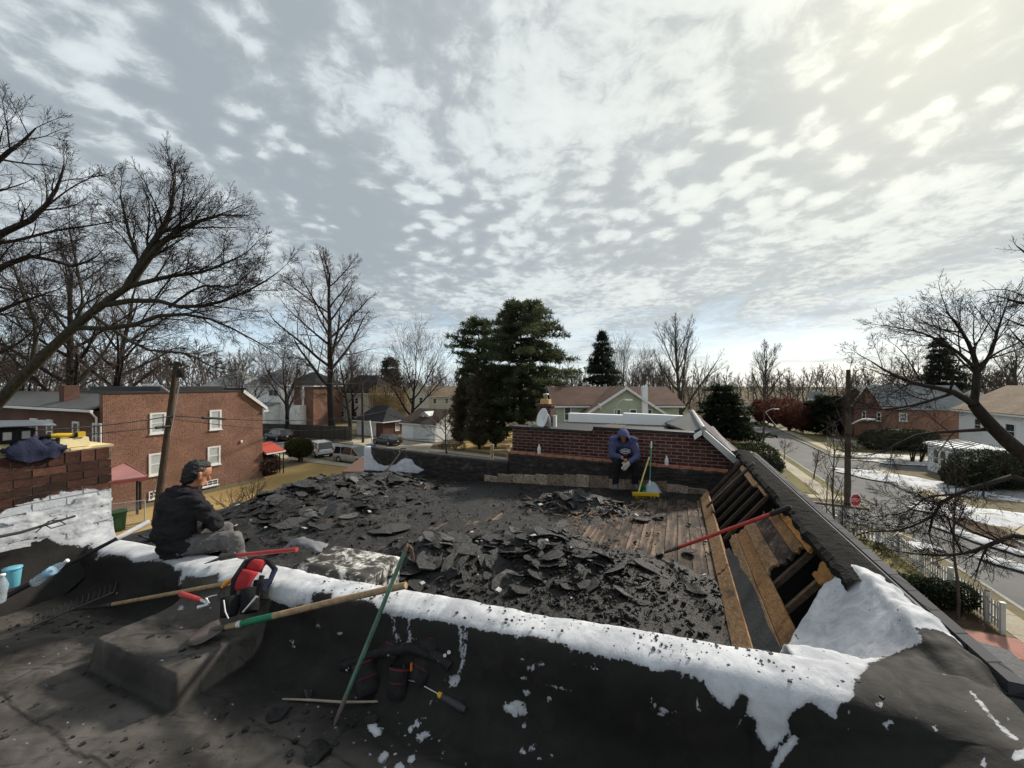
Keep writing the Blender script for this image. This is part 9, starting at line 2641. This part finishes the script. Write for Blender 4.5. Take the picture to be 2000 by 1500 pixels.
# --- man in the blue hoodie, sitting on the far parapet, hood up, looking at a phone
def man_far():
 hip = UV(-1.0, 8.02, -1.575 + 0.10)
 t = thing('person', 'person in slate blue hoodie, hood up, sitting on the far parapet looking at a phone', 'person', UV(-1.0, 8.02, -1.57))
 F = Vector((-.12, -1, 0)).normalized(); Rr = Vector((F.y, -F.x, 0))
 def B(a, b, d): return hip + Rr * a + F * b + up * d
 pel = B(0, 0, .02); waist = B(-.01, .06, .18); chest = B(-.01, .20, .33); neck0 = B(0.0, .31, .43)
 HF = (F * .62 + Vector((0, 0, -.75)) + Rr * .12).normalized(); hc = B(.025, .385, .50)
 shR, shL = B(.185, .22, .38), B(-.185, .22, .37)
 kR, kL = B(.145, .43, .0), B(-.175, .44, -.01)
 elR, wrR = B(.235, .32, .12), B(.075, .50, .10); elL, wrL = B(-.235, .38, .10), B(-.045, .54, .02)
 aR, aL = B(.165, .36, -.42), B(-.20, .34, -.42)
 arms = [(shR, .052, elR, .042), (elR, .041, wrR, .029), (shL, .052, elL, .042), (elL, .041, wrL, .029)]
 torso = [(pel - Rr * .08, .11, pel + Rr * .08, .11), (pel, .13, waist, .12), (waist - Rr * .06, .105, chest - Rr * .08, .11), (waist + Rr * .06, .105, chest + Rr * .08, .11), (shL, .062, shR, .062), (chest, .10, neck0, .06)]
 legs = [(B(.10, 0, 0), .088, kR, .060), (kR, .058, aR, .042), (B(-.10, 0, 0), .088, kL, .060), (kL, .058, aL, .042)]
 body = torso + arms + legs + [(neck0, .055, hc - HF * .03, .06)] + head_caps(hc, HF, up)
 body += hand_caps(wrR, F * .5 + Rr * -.35 + up * -.1, up, 1.2, 1.0, 1) + hand_caps(wrL, Rr * .55 + F * .2 + up * -.75, F, .35, 1.0, -1)
 skin_obj('body', body, M_SKIN, t, .009, 3)
 hood = [(a, ra + .034, b, rb + .03) for a, ra, b, rb in torso] + [(shR, .082, elR, .070), (elR, .068, lerp(elR, wrR, .92), .046), (shL, .082, elL, .070), (elL, .068, lerp(elL, wrL, .92), .046), (waist, .15, chest, .15)]
 o = skin_obj('hoodie', hood, M_HOOD2, t, .013, 4, .014, 8)
 f = HF; u2 = (up - f * up.dot(f)).normalized(); r = f.cross(u2)
 P = []
 for i in range(11):
  a = i / 10; ph = lerp(-.2, math.pi * .60, a); row = []
  for j in range(15):
   th = lerp(-math.pi * .86, math.pi * .86, j / 14)
   rad = .135 * (1 - .10 * a)
   x = -.12 + .235 * a
   rr = .135 * math.sin(min(math.pi / 2, math.pi * (.12 + .52 * a))) ** .8
   row.append(hc + u2 * .012 + f * x + r * rr * math.sin(th) * .92 + u2 * rr * math.cos(th) * 1.08)
  P.append(row)
 b = MB(); b.grid(P); top = P[0]; b.poly([p for p in P[0]])
 q = b.build('raised_hood', M_HOOD2, t); q.modifiers.new('s', 'SOLIDIFY').thickness = .014; q.modifiers.new('b', 'SUBSURF').levels = 1; q.modifiers['b'].render_levels = 1
 c = B(-.01, .40, .20); n = (F * .94 - up * .34).normalized(); sx = -Rr; sy = n.cross(sx) * -1 if n.cross(sx).z < 0 else n.cross(sx)
 for off in (0,):
  ringp = [c + n * .0 + sx * .095 * math.cos(2 * math.pi * k / 20) + sy * .048 * math.sin(2 * math.pi * k / 20) for k in range(21)]
  b = MB(); b.tube(ringp, .005, 5); b.build('print_ring', M_WHITE, o)
  b = MB(); b.prism([c - n * .004 + sx * .088 * math.cos(2 * math.pi * k / 20) + sy * .042 * math.sin(2 * math.pi * k / 20) for k in range(20)], n * .004); b.build('print_oval', plain('navy_print', (0.03, 0.032, 0.06), 0.8, 0.1, 6), o)
  for k in range(6):
   b = MB(); b.box(c + sx * (-.060 + .024 * k) + n * .003, (.015, .006, .036), Matrix((sx, n, sy)).transposed()); b.build('print_letter', M_WHITE, o)
  b = MB(); b.box(c - sy * .072 + n * .002, (.10, .006, .014), Matrix((sx, n, sy)).transposed()); b.build('print_underline', plain('print_red', (0.4, 0.04, 0.05), 0.7, 0.1, 6), o)
 skin_obj('trousers', [(pel - Rr * .08, .118, pel + Rr * .08, .118), (B(.10, 0, 0), .105, kR, .080), (kR, .080, lerp(kR, aR, .97), .066), (B(-.10, 0, 0), .105, kL, .080), (kL, .080, lerp(kL, aL, .97), .066)], M_DARKP, t, .013, 4, .010, 10)
 for a, s in ((aR, .1), (aL, -.1)):
  d = (F + Rr * s).normalized()
  skin_obj('boot', [(a + up * .0, .058, a - up * .04, .054), (a - up * .045, .046, a - up * .052 + d * .17, .042)], M_BOOT, t, .012, 3)
 skin_obj('glove', [(x, ra + .006, y, rb + .006) for x, ra, y, rb in hand_caps(wrL, Rr * .55 + F * .2 + up * -.75, F, .35, 1.05, -1)], M_GLOVE, t, .008, 2)
 ph = thing('mobile_phone', 'dark mobile phone held in the hooded person right hand', 'phone', wrR)
 pc = wrR + F * .10 - Rr * .05 + up * .02
 b = MB(); Mq = Matrix.Rotation(.1, 3, 'Z') @ Matrix.Rotation(-.6, 3, 'X'); b.box(pc, (.075, .15, .009), Mq); b.build('case', M_BLK, ph)
 b = MB(); b.box(pc + Mq @ Vector((0, 0, .0055)), (.068, .14, .002), Mq); b.build('screen', M_CARGLASS, ph)
man_far()
